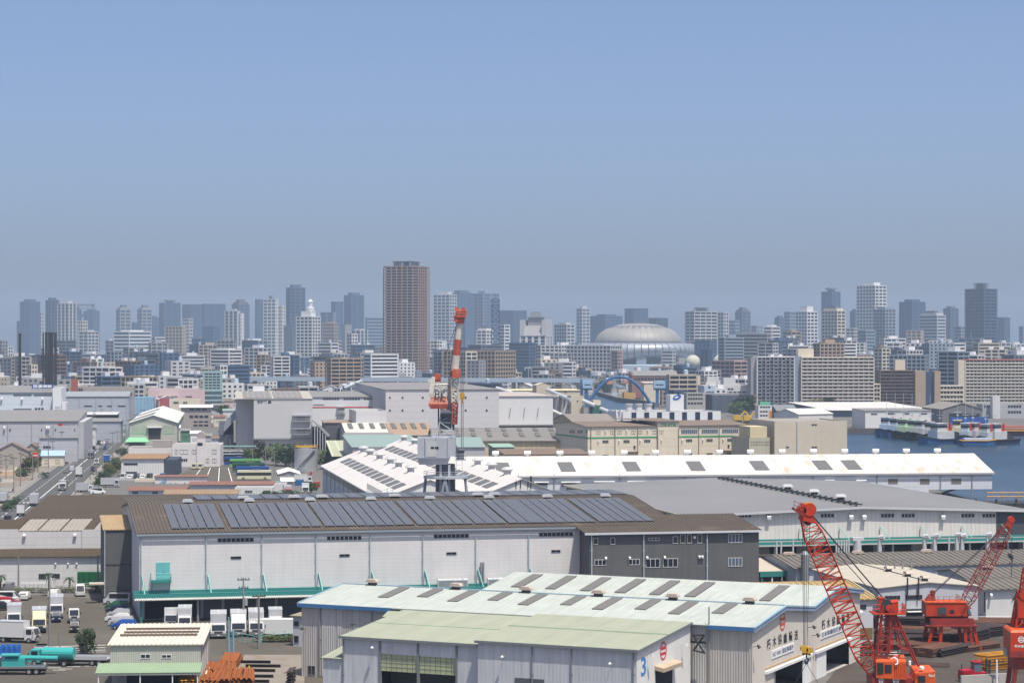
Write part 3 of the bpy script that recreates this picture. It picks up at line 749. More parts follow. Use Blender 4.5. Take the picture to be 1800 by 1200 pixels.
 zc=f.s(1375.4,1091.5,X)[1];tc=f.s(1375.4,1091.5,X)[0];ring_mark(root,X+.03,tc,zc,1.2,RD_)
 def word(chars,pts,w_,h_):
  for c,(px,py) in zip(chars,pts):
   t,z=f.s(px,py,X);lettering(c,BK,root,w_,h_,(X+.01,t-w_/2,z-h_/2),'side',.016)
 word('朽木協鐵輸送',((1351,1131),(1361,1126.5),(1370.5,1122.5),(1380,1121),(1389.5,1117),(1399.3,1115)),1.5,1.35)
 word('朽木協鐵輸送',((1447,1097),(1456,1094),(1465,1091),(1473,1089),(1482,1086),(1490,1083)),1.5,1.35)
 def board(x0,y0,x1,y1,text):
  (a,za),(b,zb_)=f.s(x0,y0,X),f.s(x1,y1,X)
  mb=MB();mb.box(X,X+.08,a,b,za-.02,za+1.05,0);bo=mb.build('name_board',[SW],root)
  lettering(text,mat('sign navy',(.03,.04,.12),rough=.6),bo,(b-a)*.93,.66,(X+.07,a+(b-a)*.035,za+.2),'side',.014)
 board(1356,1157.5,1395,1144,'ISO 9001 認証事業所')
 board(1442,1123,1484,1108.5,'日本製鐵指定倉庫')
    # wall-mounted hoist arm by the neighbouring shed
 hs,hz=f.t(1229,1128,-1.2)
 mb=MB();mb.box(hs-2.6,hs+.9,-1.3,-1.1,hz-.15,hz+.15);mb.tube((hs-.8,-1.4,hz+1.0),(hs+.8,-1.4,hz-1.3),.14);mb.tube((hs+.8,-1.4,hz+1.0),(hs-.6,-1.4,hz-.9),.14);mb.tube((hs-.8,-1.4,hz-1.0),(hs+.9,-1.4,hz-1.3),.12);mb.tube((hs-.7,-1.4,hz+.9),(hs+.7,-1.4,hz+1.0),.14)
 mb.build('hoist_arm',[DARKM],root)
crane_shed()
# --- small beige shed by the fence, lower left
def beige_shed():
 f=Fr.on(194,1133,6.0,3.5)
 root=thing('shed','small beige ribbed shed with green front awning between lorries and rusty steel','shed',f)
 wm=mat('beige shed siding',(0.42,0.42,0.37),var=.05,rib='v',pitch=.28,depth=.05,streak=.06);rm=mat('cream roof',(0.56,0.50,0.43),var=.05,rib='x',pitch=.6,depth=.04)
 L=f.t(353,1133)[0];W=17.0
 mb=MB();mb.box(0,L,0,W,3.3,6.0);mb.box(0,L,1.5,W,0,3.29);mb.build('wall',[wm],root)
 roof_sheet('roof',rm,root,(-.4,-.3,6.05),(L+.4,-.3,6.05),(L+.4,W,6.75),(-.4,W,6.75),.6,.06)
 for t in (6.2,8.6,11.4):
  z=6.05+(t+.3)*.7/17.3+.1;MB().box(.9 if t>7 else .6,L-.9,t,t+.35,z,z+.22).build('roof_strip',[mat('brown strip',(.12,.09,.07))],root)
 win_px(f,root,[(247,1149,264.5,1156.5),(284,1149,301.5,1156)],panes=2)
 roof_sheet('awning',mat('green awning',(0.23,0.31,0.21),var=.08),root,(-1.6,-3.3,2.75),(L+.2,-3.3,2.75),(L+.2,-.02,3.6),(-1.6,-.02,3.6),.3,.07)
 for s in (-1.2,4.2,8.4,L-.2):MB().box(s-.07,s+.07,-3.2,-3.06,0,2.75).build('post',[WHITE],root)
 MB().box(-1.4,L,-3.3,-3.2,2.45,2.6).build('beam',[STEEL],root)
 for t in (2,5,8.5,12):MB().box(L,L+.12,t,t+.18,0,6.0).build('downpipe',[HOOD],root)
 for t,z in ((3.5,1),(4.8,1),(6.5,1),(9,1)):MB().box(L+.01,L+.5,t,t+.8,z,z+.65).build('ac_unit',[WHITE],root)
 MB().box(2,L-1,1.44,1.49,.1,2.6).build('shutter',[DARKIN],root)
 return f
SHED=beige_shed()
# --- cranes, steel stock
RED=mat('crane vermilion',(0.44,0.038,0.012),rough=.5,var=.2,scale=.5,rust=.42,rsc=.7,rustcol=(.16,.045,.03))
REDD=mat('crane dark red',(0.24,0.028,0.022),rough=.6,var=.2,scale=.5,rust=.4,rsc=.7,rustcol=(.07,.028,.02))
ORNG=mat('crane orange',(0.56,0.085,0.014),rough=.5,var=.16,rust=.35,rsc=.7,rustcol=(.25,.06,.02))
CRW=mat('crane white',(0.64,0.60,0.53),rough=.5,var=.14,streak=.2,rust=.3,rsc=.5,rustcol=(.40,.22,.15))
CRR=mat('crane faded red',(0.46,0.095,0.06),rough=.55,var=.16,streak=.2,rust=.35,rsc=.5,rustcol=(.50,.22,.15))
CRG=mat('crane grey',(0.40,0.42,0.46),rough=.5,var=.08,streak=.10)
CRGL=mat('crane leg grey',(.20,.22,.26),rough=.5,var=.1)
CRGD=mat('crane dark grey',(0.075,0.085,0.105),rough=.55,var=.1)
CABLE=mat('steel cable',(0.05,0.05,0.055),rough=.6)
HOOKY=mat('hook yellow',(0.48,0.28,0.03),rough=.5,var=.15)
def quay_crane():
 d=520.0;u=d/F;X0=(783-900)*u
 root=thing('harbour_crane','tall red and white luffing crane on a grey portal behind the solar panel roof','crane',loc=(X0,d,0))
 def P(px,py,y=0.0):return ((px-783)*u,y,H-(py-600)*u)
 zt=P(0,840)[2];zh0,zh1=P(0,815)[2],P(0,768)[2]
    # portal: four splayed legs under a ring platform
 ring=[(-4.4,0),(0,-4.4),(4.4,0),(0,4.4)]
 for (x,y) in ring:
  for k in (-1,1):
   bx,by=x*1.35+(k*3.0 if x==0 else 0),y*1.35+(k*3.0 if y==0 else 0)
   mb=MB();mb.tube((bx,by,0),(x,y,zt),.42,6,r2=.34);mb.build('leg',[CRGL],root)
   MB().box(bx-.8,bx+.8,by-.5,by+.5,0,.9).build('bogie',[CRGD],root)
 mb=MB();mb.lathe([(4.9,zt),(4.9,zt+.55),(2.2,zt+.55),(2.2,zt)],12,caps=False);pf=mb.build('platform',[CRG],root)
 rl=MB();railing(rl,[(4.8*math.cos(a),4.8*math.sin(a),zt+.55) for a in [i*math.pi/6 for i in range(13)]],1.0,.035,2.6);rl.build('railing',[CRG],pf)
 mb=MB();mb.lathe([(3.1,.0),(2.3,3),(2.15,zh0)],14);mb.build('column',[CRGD],root)
 for x in (-1.0,.9):MB().box(x-.25,x+.25,-2.5,-2.2,6,zh0).build('column_rib',[CRG],root)
    # machinery house
 xl,xr=P(735,0)[0],P(801,0)[0];zs=P(0,803)[2]
 mb=MB();mb.box(xl,xr-1.3,-3.6,3.2,zs,zh1);mb.hexa([(xl,-3.5,zs-.02),(xr-1.6,-3.5,zs-.02),(xr-1.6,3.1,zs-.02),(xl,3.1,zs-.02)][::1],[(xl+.0,-3.6,zs),(xr-1.3,-3.6,zs),(xr-1.3,3.2,zs),(xl,3.2,zs)])
 mb.box(xr-1.29,xr,-2.8,2.6,zs+.3,zh1-.3)
 h_=mb.build('machine_house',[CRG],root)
 MB().hexa([(xl+.3,-2.9,zh0),(xr-1.8,-2.9,zh0),(xr-1.8,2.6,zh0),(xl+.3,2.6,zh0)],[(xl,-3.7,zs),(xr-1.2,-3.7,zs),(xr-1.2,3.1,zs),(xl,3.1,zs)]).build('skirt',[mat('crane pale grey',(.50,.52,.56),rough=.5,var=.06)],root)
 for k in range(6):x=xl+.3+k*1.25;MB().box(x,x+.08,-3.66,-3.6,zs,zh1-.1).build('panel_seam',[CRGD],root) if k % 2 else None
 a,zz=P(758,784)[0],P(0,787.5)[2]
 for k in range(2):MB().box(a+k*.95,a+.8+k*.95,-3.68,-3.59,zz,zz+.5).build('window',[WIN_DARK],root)
 MB().box(P(750,0)[0],P(768,0)[0],-3.67,-3.59,P(0,801)[2],P(0,774)[2]).build('door',[mat('crane door grey',(.46,.46,.46),var=.12)],root)
 rl=MB();railing(rl,[(xl,-3.6,zh1),(xr-1.3,-3.6,zh1),(xr-1.3,3.2,zh1)],.8,.03,1.4);rl.build('railing',[CRG],root)
    # side gallery with winch gear
 mb=MB();x0,x1=P(801,0)[0],P(819,0)[0];z0=P(0,808)[2];mb.box(x0,x1,-2.4,1,z0,z0+.2)
 g_=mb.build('gallery',[CRG],root);rl=MB();railing(rl,[(x0,-2.3,z0+.2),(x1,-2.3,z0+.2),(x1,.9,z0+.2)],1.1,.035,.9);rl.build('railing',[CRG],g_)
 mb=MB();mb.box(x0+.2,x1-.4,-1.8,.5,z0+.2,z0+1.6);mb.tube((x0+.3,-1,z0+2.1),(x1-.3,-1,z0+2.1),.45,10);mb.box(x0+.2,x0+.6,-1.5,-.2,z0+1.6,z0+2.7);mb.build('winch',[CRGD],root)
 mb=MB();railing(mb,[(x0+.2,-2.2,z0-2.0),(x1-.8,-2.2,z0-2.0)],2.0,.04,.8);mb.build('hanging_ladder',[CRG],root)
    # slewing tower with gear
 mb=MB();lattice(mb,P(782,768),P(785,716),1.7,1.0,4,.14,up=(0,1,0));mb.build('mast',[CRG],root)
 mb=MB();c=P(787,738);mb.box(c[0]-1.7,c[0]+1.5,-1.2,1.2,c[2]-2.2,c[2]+1.2);mb.tube((c[0]-1.6,-1.3,c[2]+1.6),(c[0]+1.6,-1.3,c[2]+1.6),.8,10);mb.build('slewing_gear',[CRGD],root)
 mb=MB();c=P(771,742);mb.tube((c[0],-.8,zh1),(c[0],-.8,P(0,718)[2]),.16);mb.tube((c[0]+.6,.8,zh1),(c[0]+.5,.8,P(0,718)[2]),.16);mb.build('strut',[DARKM],root)
 mb=MB();c=P(778,760);mb.box(c[0]-2.4,c[0]+3.2,-1.6,1.6,c[2]-1.0,c[2]-.6);railing(mb,[(c[0]-2.4,-1.6,c[2]-.6),(c[0]+3.2,-1.6,c[2]-.6),(c[0]+3.2,1.6,c[2]-.6)],1.0,.035,.9);mb.build('walkway',[CRG],root)
    # counterweight frame
 def bar(a,b,wd,m,name,yy=(-1.3,1.3)):
  mb=MB()
  for y in yy:mb.tube(P(*a,y),P(*b,y),wd,6)
  return mb.build(name,[m],root)
 l0,r0=P(753,0)[0],P(788,0)[0];zb,zc=P(0,718)[2],P(0,697)[2]
 mb=MB();mb.hexa([(l0+.5,-1.7,zb),(r0-.2,-1.7,zb),(r0-.2,1.7,zb),(l0+.5,1.7,zb)],[(l0,-1.9,zb+1.1),(r0,-1.9,zb+1.1),(r0,1.9,zb+1.1),(l0,1.9,zb+1.1)],0)
 mb.hexa([(l0+.05,-1.8,zb+1.1),(r0,-1.8,zb+1.1),(r0,1.8,zb+1.1),(l0+.05,1.8,zb+1.1)],[(l0+.7,-1.5,zc),(r0-.1,-1.5,zc),(r0-.1,1.5,zc),(l0+.7,1.5,zc)],1);mb.build('counterweight',[CRR,mat('crane pale red',(.55,.22,.15),rough=.55,var=.12,streak=.2)],root)
 for y in (-1.4,1.4):
  a,b=P(757,698,y),P(763,662,y);mb=MB();mb.hexa([(a[0]-.55,y-.25,a[2]),(a[0]+.55,y-.25,a[2]),(a[0]+.55,y+.25,a[2]),(a[0]-.55,y+.25,a[2])],[(b[0]-.45,y-.25,b[2]),(b[0]+.35,y-.25,b[2]),(b[0]+.35,y+.25,b[2]),(b[0]-.45,y+.25,b[2])]);mb.build('rear_arm',[CRW],root)
  mb=MB();mb.tube(P(764,676,y),P(790,675,y),.22);mb.tube(P(764,678,y),P(785,697,y),.13);mb.tube(P(786,678,y),P(762,697,y),.13);mb.build('arm_brace',[CRW],root)
 mb=MB()
 for x0,y0,x1,y1 in ((766,688,766,699),(772,687,772,699),(766,692,772,692),(776,686,776,700),(782,687,776,694),(776,694,784,700)):mb.tube(P(x0,y0,-1.95),P(x1,y1,-1.95),.13,5)
 mb.build('lettering',[DARKM],root)
 mb=MB();mb.tube(P(768,662,-1.6),P(768,662,1.6),.75,12);mb.box(P(764,0)[0],P(775,0)[0],-1.0,1.0,P(0,671)[2],P(0,658)[2]);mb.build('sheave_block',[CRR],root)
    # mast post beside the jib and jib in painted bands
 mb=MB();a,b=P(789,735),P(791,664);mb.hexa([(a[0]-.7,-.8,a[2]),(a[0]+.7,-.8,a[2]),(a[0]+.7,.8,a[2]),(a[0]-.7,.8,a[2])],[(b[0]-.4,-.5,b[2]),(b[0]+.5,-.5,b[2]),(b[0]+.5,.5,b[2]),(b[0]-.4,.5,b[2])]);mb.build('jib_post',[CRW],root)
 foot,head=Vector(P(799.5,744,-1.2)),Vector(P(809,556,-3.2))
 def J(py):
  k=(744-py)/(744-556);p=foot.lerp(head,k)
  if py>655:p.x=P(799.5,py)[0]
  else:
   q=(655-py)/(655-556);p.x=P(799.5+(810-799.5)*q**1.05,py)[0]
  return p,.46+.42*max(0,math.sin(math.pi*(k*.93+.03)))**.8
 for y0,y1,m in ((744,707,CRR),(707,662,CRW)):
  (a,ra),(b,rb)=J(y0),J(y1);mb=MB();lattice(mb,a,b,ra*.85,rb*.85,4,.2,up=(0,1,0),rd=.13);mb.build('jib_section',[m],root)
 for y0,y1,m in ((651,624,CRW),(624,596,CRR),(596,566,CRW)):
  (a,ra),(b,rb)=J(y0),J(y1);mb=MB();mb.tube(a,b,ra,10,r2=rb);mb.build('jib_section',[m],root)
 (a,ra),(b,rb)=J(662),J(651);mb=MB();mb.tube(a,b,ra*1.15,10,r2=rb*1.15);mb.box(b.x-.5,b.x+1.3,b.y-1.2,b.y+1.2,a.z-.2,b.z+.4);mb.build('jib_collar',[CRR],root)
 (a,ra),(b,rb)=J(568),J(545);mb=MB();mb.tube(a,b,.95,8,r2=1.0);c=b;mb.box(c.x-1.25,c.x+1.1,c.y-1.1,c.y+1.1,c.z-1.6,c.z-.1);mb.box(c.x-1.6,c.x-.6,c.y-.9,c.y+.9,c.z-2.6,c.z-1.2)
 mb.tube((c.x-.9,c.y-1,c.z+.1),(c.x-.9,c.y+1,c.z+.1),.55,10);mb.tube((c.x+.5,c.y-1,c.z+.1),(c.x+.5,c.y+1,c.z+.1),.5,10);mb.build('jib_head',[CRR],root)
 mb=MB();railing(mb,[(c.x-1.6,c.y-1.2,c.z-1.2),(c.x+1.6,c.y-1.2,c.z-1.2),(c.x+1.6,c.y+1.2,c.z-1.2)],1.0,.035,.8);mb.build('head_railing',[CRR],root)
 mb=MB()
 for y0 in range(575,740,12):
  (p,r_),(q,r2_)=J(y0),J(y0+12);mb.tube(p+Vector((-r_-.1,0,0)),q+Vector((-r2_-.1,0,0)),.07,4)
 mb.build('jib_ladder',[DARKM],root)
 mb=MB();a,_=J(552)
 for q in (-.5,.5):mb.tube((P(768,662)[0],q,P(0,662)[2]),(a.x,a.y+q,a.z),.045,4);mb.tube((P(793,716)[0],q,P(0,716)[2]),(a.x-.6,a.y+q,a.z),.04,4)
 mb.build('luffing_rope',[CABLE],root)
 hx=P(813,0)[0];hy=a.y
 mb=MB()
 for q in (808,811,815,818):mb.tube((P(q,0)[0],hy,P(0,556)[2]),(P(q,0)[0]*.5+hx*.5,hy,P(0,690)[2]),.035,4)
 for q in (811.5,814.5):mb.tube((P(q,0)[0],hy,P(0,705)[2]),(P(q,0)[0],hy,P(0,784)[2]),.07,4)
 mb.build('hoist_rope',[CABLE],root)
 mb=MB();z=P(0,697)[2];mb.tube((hx,hy-.35,z+.4),(hx,hy+.35,z+.4),.62,12);mb.box(hx-.5,hx+.5,hy-.3,hy+.3,z-.6,z+.4);mb.tube((hx,hy,z-.6),(hx,hy,z-1.1),.18);mb.tube((hx-.35,hy,z-1.3),(hx+.4,hy,z-1.2),.16);mb.build('hook_block',[HOOKY],root)
quay_crane()
def lattice_boom(root,a,b,w0,wm,w1,bays,r,m,up):
 a,b=Vector(a),Vector(b);p,q=a.lerp(b,.14),a.lerp(b,.86)
 n1=max(3,bays//7)
 for i,(s,e,u,v,n) in enumerate(((a,p,w0,wm,n1),(p,q,wm,wm,bays-2*n1),(q,b,wm,w1,n1))):
  mb=MB();lattice(mb,s,e,u,v,n,r,up=up);mb.build('boom_section',[m],root)
def front_crane():
 d=275.0;u=d/F;cx=1572
 root=thing('crawler_tower_crane','large vermilion crane with long raised lattice boom and orange cab, nearest the gabled shed','crane',loc=((cx-900)*u,d,0))
 def P(px,py,y=0.0):return Vector(((px-cx)*u,y,H-(py-600)*u))
 foot,head=P(1531,1182,-1.5),P(1407,900,-4.0)
 lattice_boom(root,foot,head,.35,1.15,.55,26,.085,RED,(0,1,.2))
    # head with sheaves and the small fly platform
 c=P(1410,890,-4)
 mb=MB();mb.tube(c+Vector((.3,-.9,0)),c+Vector((.3,.9,0)),.75,14);mb.tube(c+Vector((-.6,-.9,-.1)),c+Vector((-.6,.9,-.1)),.5,12);mb.hexa([c+Vector(v) for v in ((-.9,-.8,-1.2),(.9,-.8,-1.6),(.9,.8,-1.6),(-.9,.8,-1.2))],[c+Vector(v) for v in ((-.6,-.8,.7),(.5,-.8,.5),(.5,.8,.5),(-.6,.8,.7))]);mb.build('boom_head',[RED],root)
 mb=MB()
 for q in (-.6,0,.6):mb.tube(c+Vector((.3,q-.08,0)),c+Vector((.3,q+.08,0)),.80,14)
 mb.build('sheave',[HOOKY],root)
 mb=MB();mb.hexa([P(1386,891,-5.0),P(1404,903,-5.0),P(1404,903,-3.0),P(1386,891,-3.0)],[P(1387,887,-5.0),P(1405,898,-5.0),P(1405,898,-3.0),P(1387,887,-3.0)]);railing(mb,[P(1387,888,-5),P(1404,897,-5)],.9,.03,.6);mb.build('head_platform',[REDD],root)
 mb=MB();mb.tube(P(1409,906,-4.6),P(1409,906,-3.4),.5,12);mb.tube(P(1412,912,-4.6),P(1412,912,-3.4),.4,12);mb.build('guide_sheave',[DARKM],root)
    # mast tower behind the cab
 A_=MB()
 for y in (-1.2,1.2):
  for (x0,y0),(x1,y1),r in (((1538,1152),(1549,1062),.16),((1560,1146),(1562,1066),.16),((1556,1146),(1566,1066),.12),((1612,1168),(1569,1072),.14),((1580,1130),(1569,1080),.12)):A_.tube(P(x0,y0,y),P(x1,y1,y),r,6)
  for yy in (1085,1100,1115,1130,1142):A_.tube(P(1549-(yy-1062)*.12,yy,y),P(1562,yy,y),.07,5);A_.tube(P(1549-(yy-1062)*.12,yy,y),P(1561,yy-14,y),.06,5)
  A_.tube(P(1564,1101,y),P(1587,1106,y),.14,5);A_.tube(P(1580,1137,y),P(1602,1141,y),.14,5)
 for yy in (1085,1115,1140):
  for x in (1549-(yy-1062)*.12,1561):A_.tube(P(x,yy,-1.2),P(x,yy,1.2),.07,5)
 A_.build('mast',[REDD],root)
 for x in (1545.5,1565):mb=MB();railing(mb,[P(x,1152,-1.25),P(x+1.5,1070,-1.25)],.35,.04,.5);mb.build('ladder',[RED],root)
 mb=MB();mb.box(P(1531,0).x,P(1589,0).x,-1.6,1.6,P(0,1077).z,P(0,1075).z);mb_=mb.build('platform',[RED],root)
 mb=MB();railing(mb,[P(1531,1075,-1.5),P(1544,1074,-1.5)],1.0,.035,.5);railing(mb,[P(1574,1075,-1.5),P(1589,1076,-1.5),P(1589,1076,1.5)],1.0,.035,.5);mb.build('railing',[RED],mb_)
 mb=MB();mb.tube(P(1555,1060,-1.1),P(1555,1060,1.1),.55,12);mb.tube(P(1560,1066,-1.3),P(1560,1066,1.3),.4,10);mb.box(P(1544,0).x,P(1553,0).x,-1,1,P(0,1074).z,P(0,1049).z);mb.box(P(1563,0).x,P(1577,0).x,-.9,.9,P(0,1073).z,P(0,1060).z);mb.tube(P(1562,1058,-.5),P(1577,1056,-.5),.3,8);mb.tube(P(1564,1064,.5),P(1576,1066,.5),.25,8);mb.build('winch_head',[RED],root)
 mb=MB();mb.tube(P(1556,1060,-1.15),P(1556,1060,-.6),.62,14);mb.build('drum',[DARKM],root)
    # ropes from the boom head to the mast
 mb=MB()
 for q in (-.9,-.5,.5,.9):mb.tube(P(1416,896,-4+q),P(1556,1055,q),.035,4)
 for q in (-.5,.5):mb.tube(P(1470,960+10,q),P(1546,1055,q),.03,4)
 mb.build('pendant_rope',[CABLE],root)
    # hoist ropes, hook block, sling
 mb=MB()
 for q in (1403,1406,1411,1416):mb.tube(P(q,905,-4),P(1408+(q-1409)*.45,1128,-4),.028,4)
 mb.build('hoist_rope',[CABLE],root)
 c=P(1410,1135,-4);mb=MB();mb.tube(c+Vector((-.28,-.5,.2)),c+Vector((-.28,.5,.2)),.42,14);mb.tube(c+Vector((.3,-.5,.1)),c+Vector((.3,.5,.1)),.38,14);mb.box(c.x-.45,c.x+.45,c.y-.4,c.y+.4,c.z-.45,c.z+.2)
 hb_=mb.build('hook_block',[HOOKY],root);mb=MB()
 for k in (-.35,0,.35):mb.hexa([c+Vector(v) for v in ((k-.1,-.43,-.5),(k+.02,-.43,-.5),(k+.02,.43,-.5),(k-.1,.43,-.5))],[c+Vector(v) for v in ((k+.18,-.43,.3),(k+.3,-.43,.3),(k+.3,.43,.3),(k+.18,.43,.3))])
 mb.build('warning_stripe',[DARKM],hb_)
 mb=MB();mb.path([c+Vector(v) for v in ((0,0,-.4),(0,0,-.8),(.22,0,-1.0),(.2,0,-1.25),(-.05,0,-1.35),(-.22,0,-1.15))],.09,6);mb.tube(c+Vector((0,0,-1.3)),c+Vector((0,0,-1.55)),.2,8);mb.build('hook',[DARKM],root)
 mb=MB();mb.tube(P(1410,1157,-4),P(1386,1200,-4),.03,4);mb.tube(P(1410,1157,-4),P(1433,1196,-4),.03,4);mb.build('sling',[CABLE],root)
    # cab and machine house
 mb=MB();mb.hexa([P(1534,1185,-2.6),P(1586,1188,-2.6),P(1592,1181,1.2),P(1541,1178,1.2)],[P(1534,1157,-2.6),P(1586,1157,-2.6),P(1592,1152,1.2),P(1541,1152,1.2)]);mb.build('cab',[ORNG],root)
 def pane(x0,y0,x1,y1,y=-2.66):MB().hexa([P(x0,y1,y),P(x1,y1,y),P(x1,y1,y+.08),P(x0,y1,y+.08)],[P(x0,y0,y),P(x1,y0,y),P(x1,y0,y+.08),P(x0,y0,y+.08)]).build('window',[WIN_DARK],root)
 pane(1549,1162,1561,1176);pane(1536,1159,1546.5,1178)
 MB().hexa([P(1533.6,1180,-2.4),P(1534.2,1180,-2.4),P(1540,1180,.6),P(1539.4,1180,.6)],[P(1533.6,1160,-2.4),P(1534.2,1160,-2.4),P(1540,1160,.6),P(1539.4,1160,.6)]).build('windscreen',[WIN_SKY],root)
 mb=MB();mb.box(P(1528,0).x,P(1600,0).x,-2.4,2.2,P(0,1215).z,P(0,1186).z);mb.build('machine_house',[REDD],root)
 for k in range(7):x=P(1566+k*3.6,0).x;MB().box(x,x+.05,-2.66,-2.6,P(0,1184).z,P(0,1160).z).build('panel_rib',[RED],root)
 mb=MB();mb.hexa([P(1600,1205,-2.8),P(1637,1205,-2.8),P(1637,1205,1.5),P(1600,1205,1.5)],[P(1602,1177,-2.8),P(1637,1174,-2.8),P(1637,1171,1.5),P(1604,1171,1.5)]);mb.build('counterweight',[ORNG],root)
 pane(1606,1181,1619,1192,-2.87)
 W_=mat('crane lettering white',(.75,.73,.68),rough=.6);q=P(1625,1183,-2.82);lettering('No1',W_,root,.68,.36,(q.x,q.y,q.z),'front',.02)
 q=P(1598,1200,-2.82);lettering('朽木協鐵輸送',W_,root,1.5,.42,(q.x+.15,q.y-.02,q.z-.15),'front',.02)
 mb=MB();mb.path([P(1590,1184,-2.9),P(1604,1170,-2.9)],.06);mb.path([P(1596,1190,-2.9),P(1607,1176,-2.9)],.06);mb.build('handrail',[RED],root)
 q=P(1615,1169.5,-2);MB().lathe([(.02,q.z-.25),(.3,q.z-.1),(.3,q.z+.15),(.02,q.z+.3)],10,c=(q.x,q.y)).build('exhaust_drum',[WHITE],root)
 q=P(1594,1159,-2);MB().lathe([(.16,q.z-.35),(.16,q.z+.1),(.02,q.z+.2)],8,c=(q.x,q.y)).build('air_filter',[WHITE],root)
 mb=MB();mb.path([P(1561,1153,-2.2),P(1566,1150,-2.3),P(1571,1153,-2.6),P(1571,1160,-2.75),P(1567,1162,-2.75)],.09,6);mb.build('hose',[WHITE],root)
 mb=MB();railing(mb,[P(1540,1152,-.9),P(1580,1152,-.9),P(1584,1151,1)],.55,.035,.6);mb.build('roof_railing',[STEEL],root)
 for px,r in ((1543,1.0),(1569,1.2)):
  q=P(px,1190,-2.44 if px==1569 else -2.46);ring_front(root,q,.38 if px==1569 else .3,W_)
    # portal under the house
 for x in (-2.4,2.4):
  for y in (-2,2):mb=MB();mb.tube((x*1.25,y*1.3,0),(x,y,P(0,1215).z),.3);mb.build('leg',[RED],root)
 MB().box(-3.2,3.4,-2.6,2.4,P(0,1222).z,P(0,1215).z).build('turntable',[REDD],root)
def ring_front(root,q,r,m):
 mb=MB();n=20
 def P(rr,a):return (q.x+rr*math.cos(a),q.y,q.z+rr*math.sin(a))
 for i in range(n):
  a,b=2*math.pi*i/n,2*math.pi*(i+1)/n
  mb.poly([P(r*.78,a),P(r,a),P(r,b),P(r*.78,b)],[(0,1,2,3)])
 for lo,hi in ((.14,.42),(-.42,-.14)):mb.poly([(q.x-r*.68,q.y,q.z+lo*r),(q.x+r*.68,q.y,q.z+lo*r),(q.x+r*.68,q.y,q.z+hi*r),(q.x-r*.68,q.y,q.z+hi*r)],[(0,1,2,3)])
 return mb.build('emblem',[m],root)
front_crane()
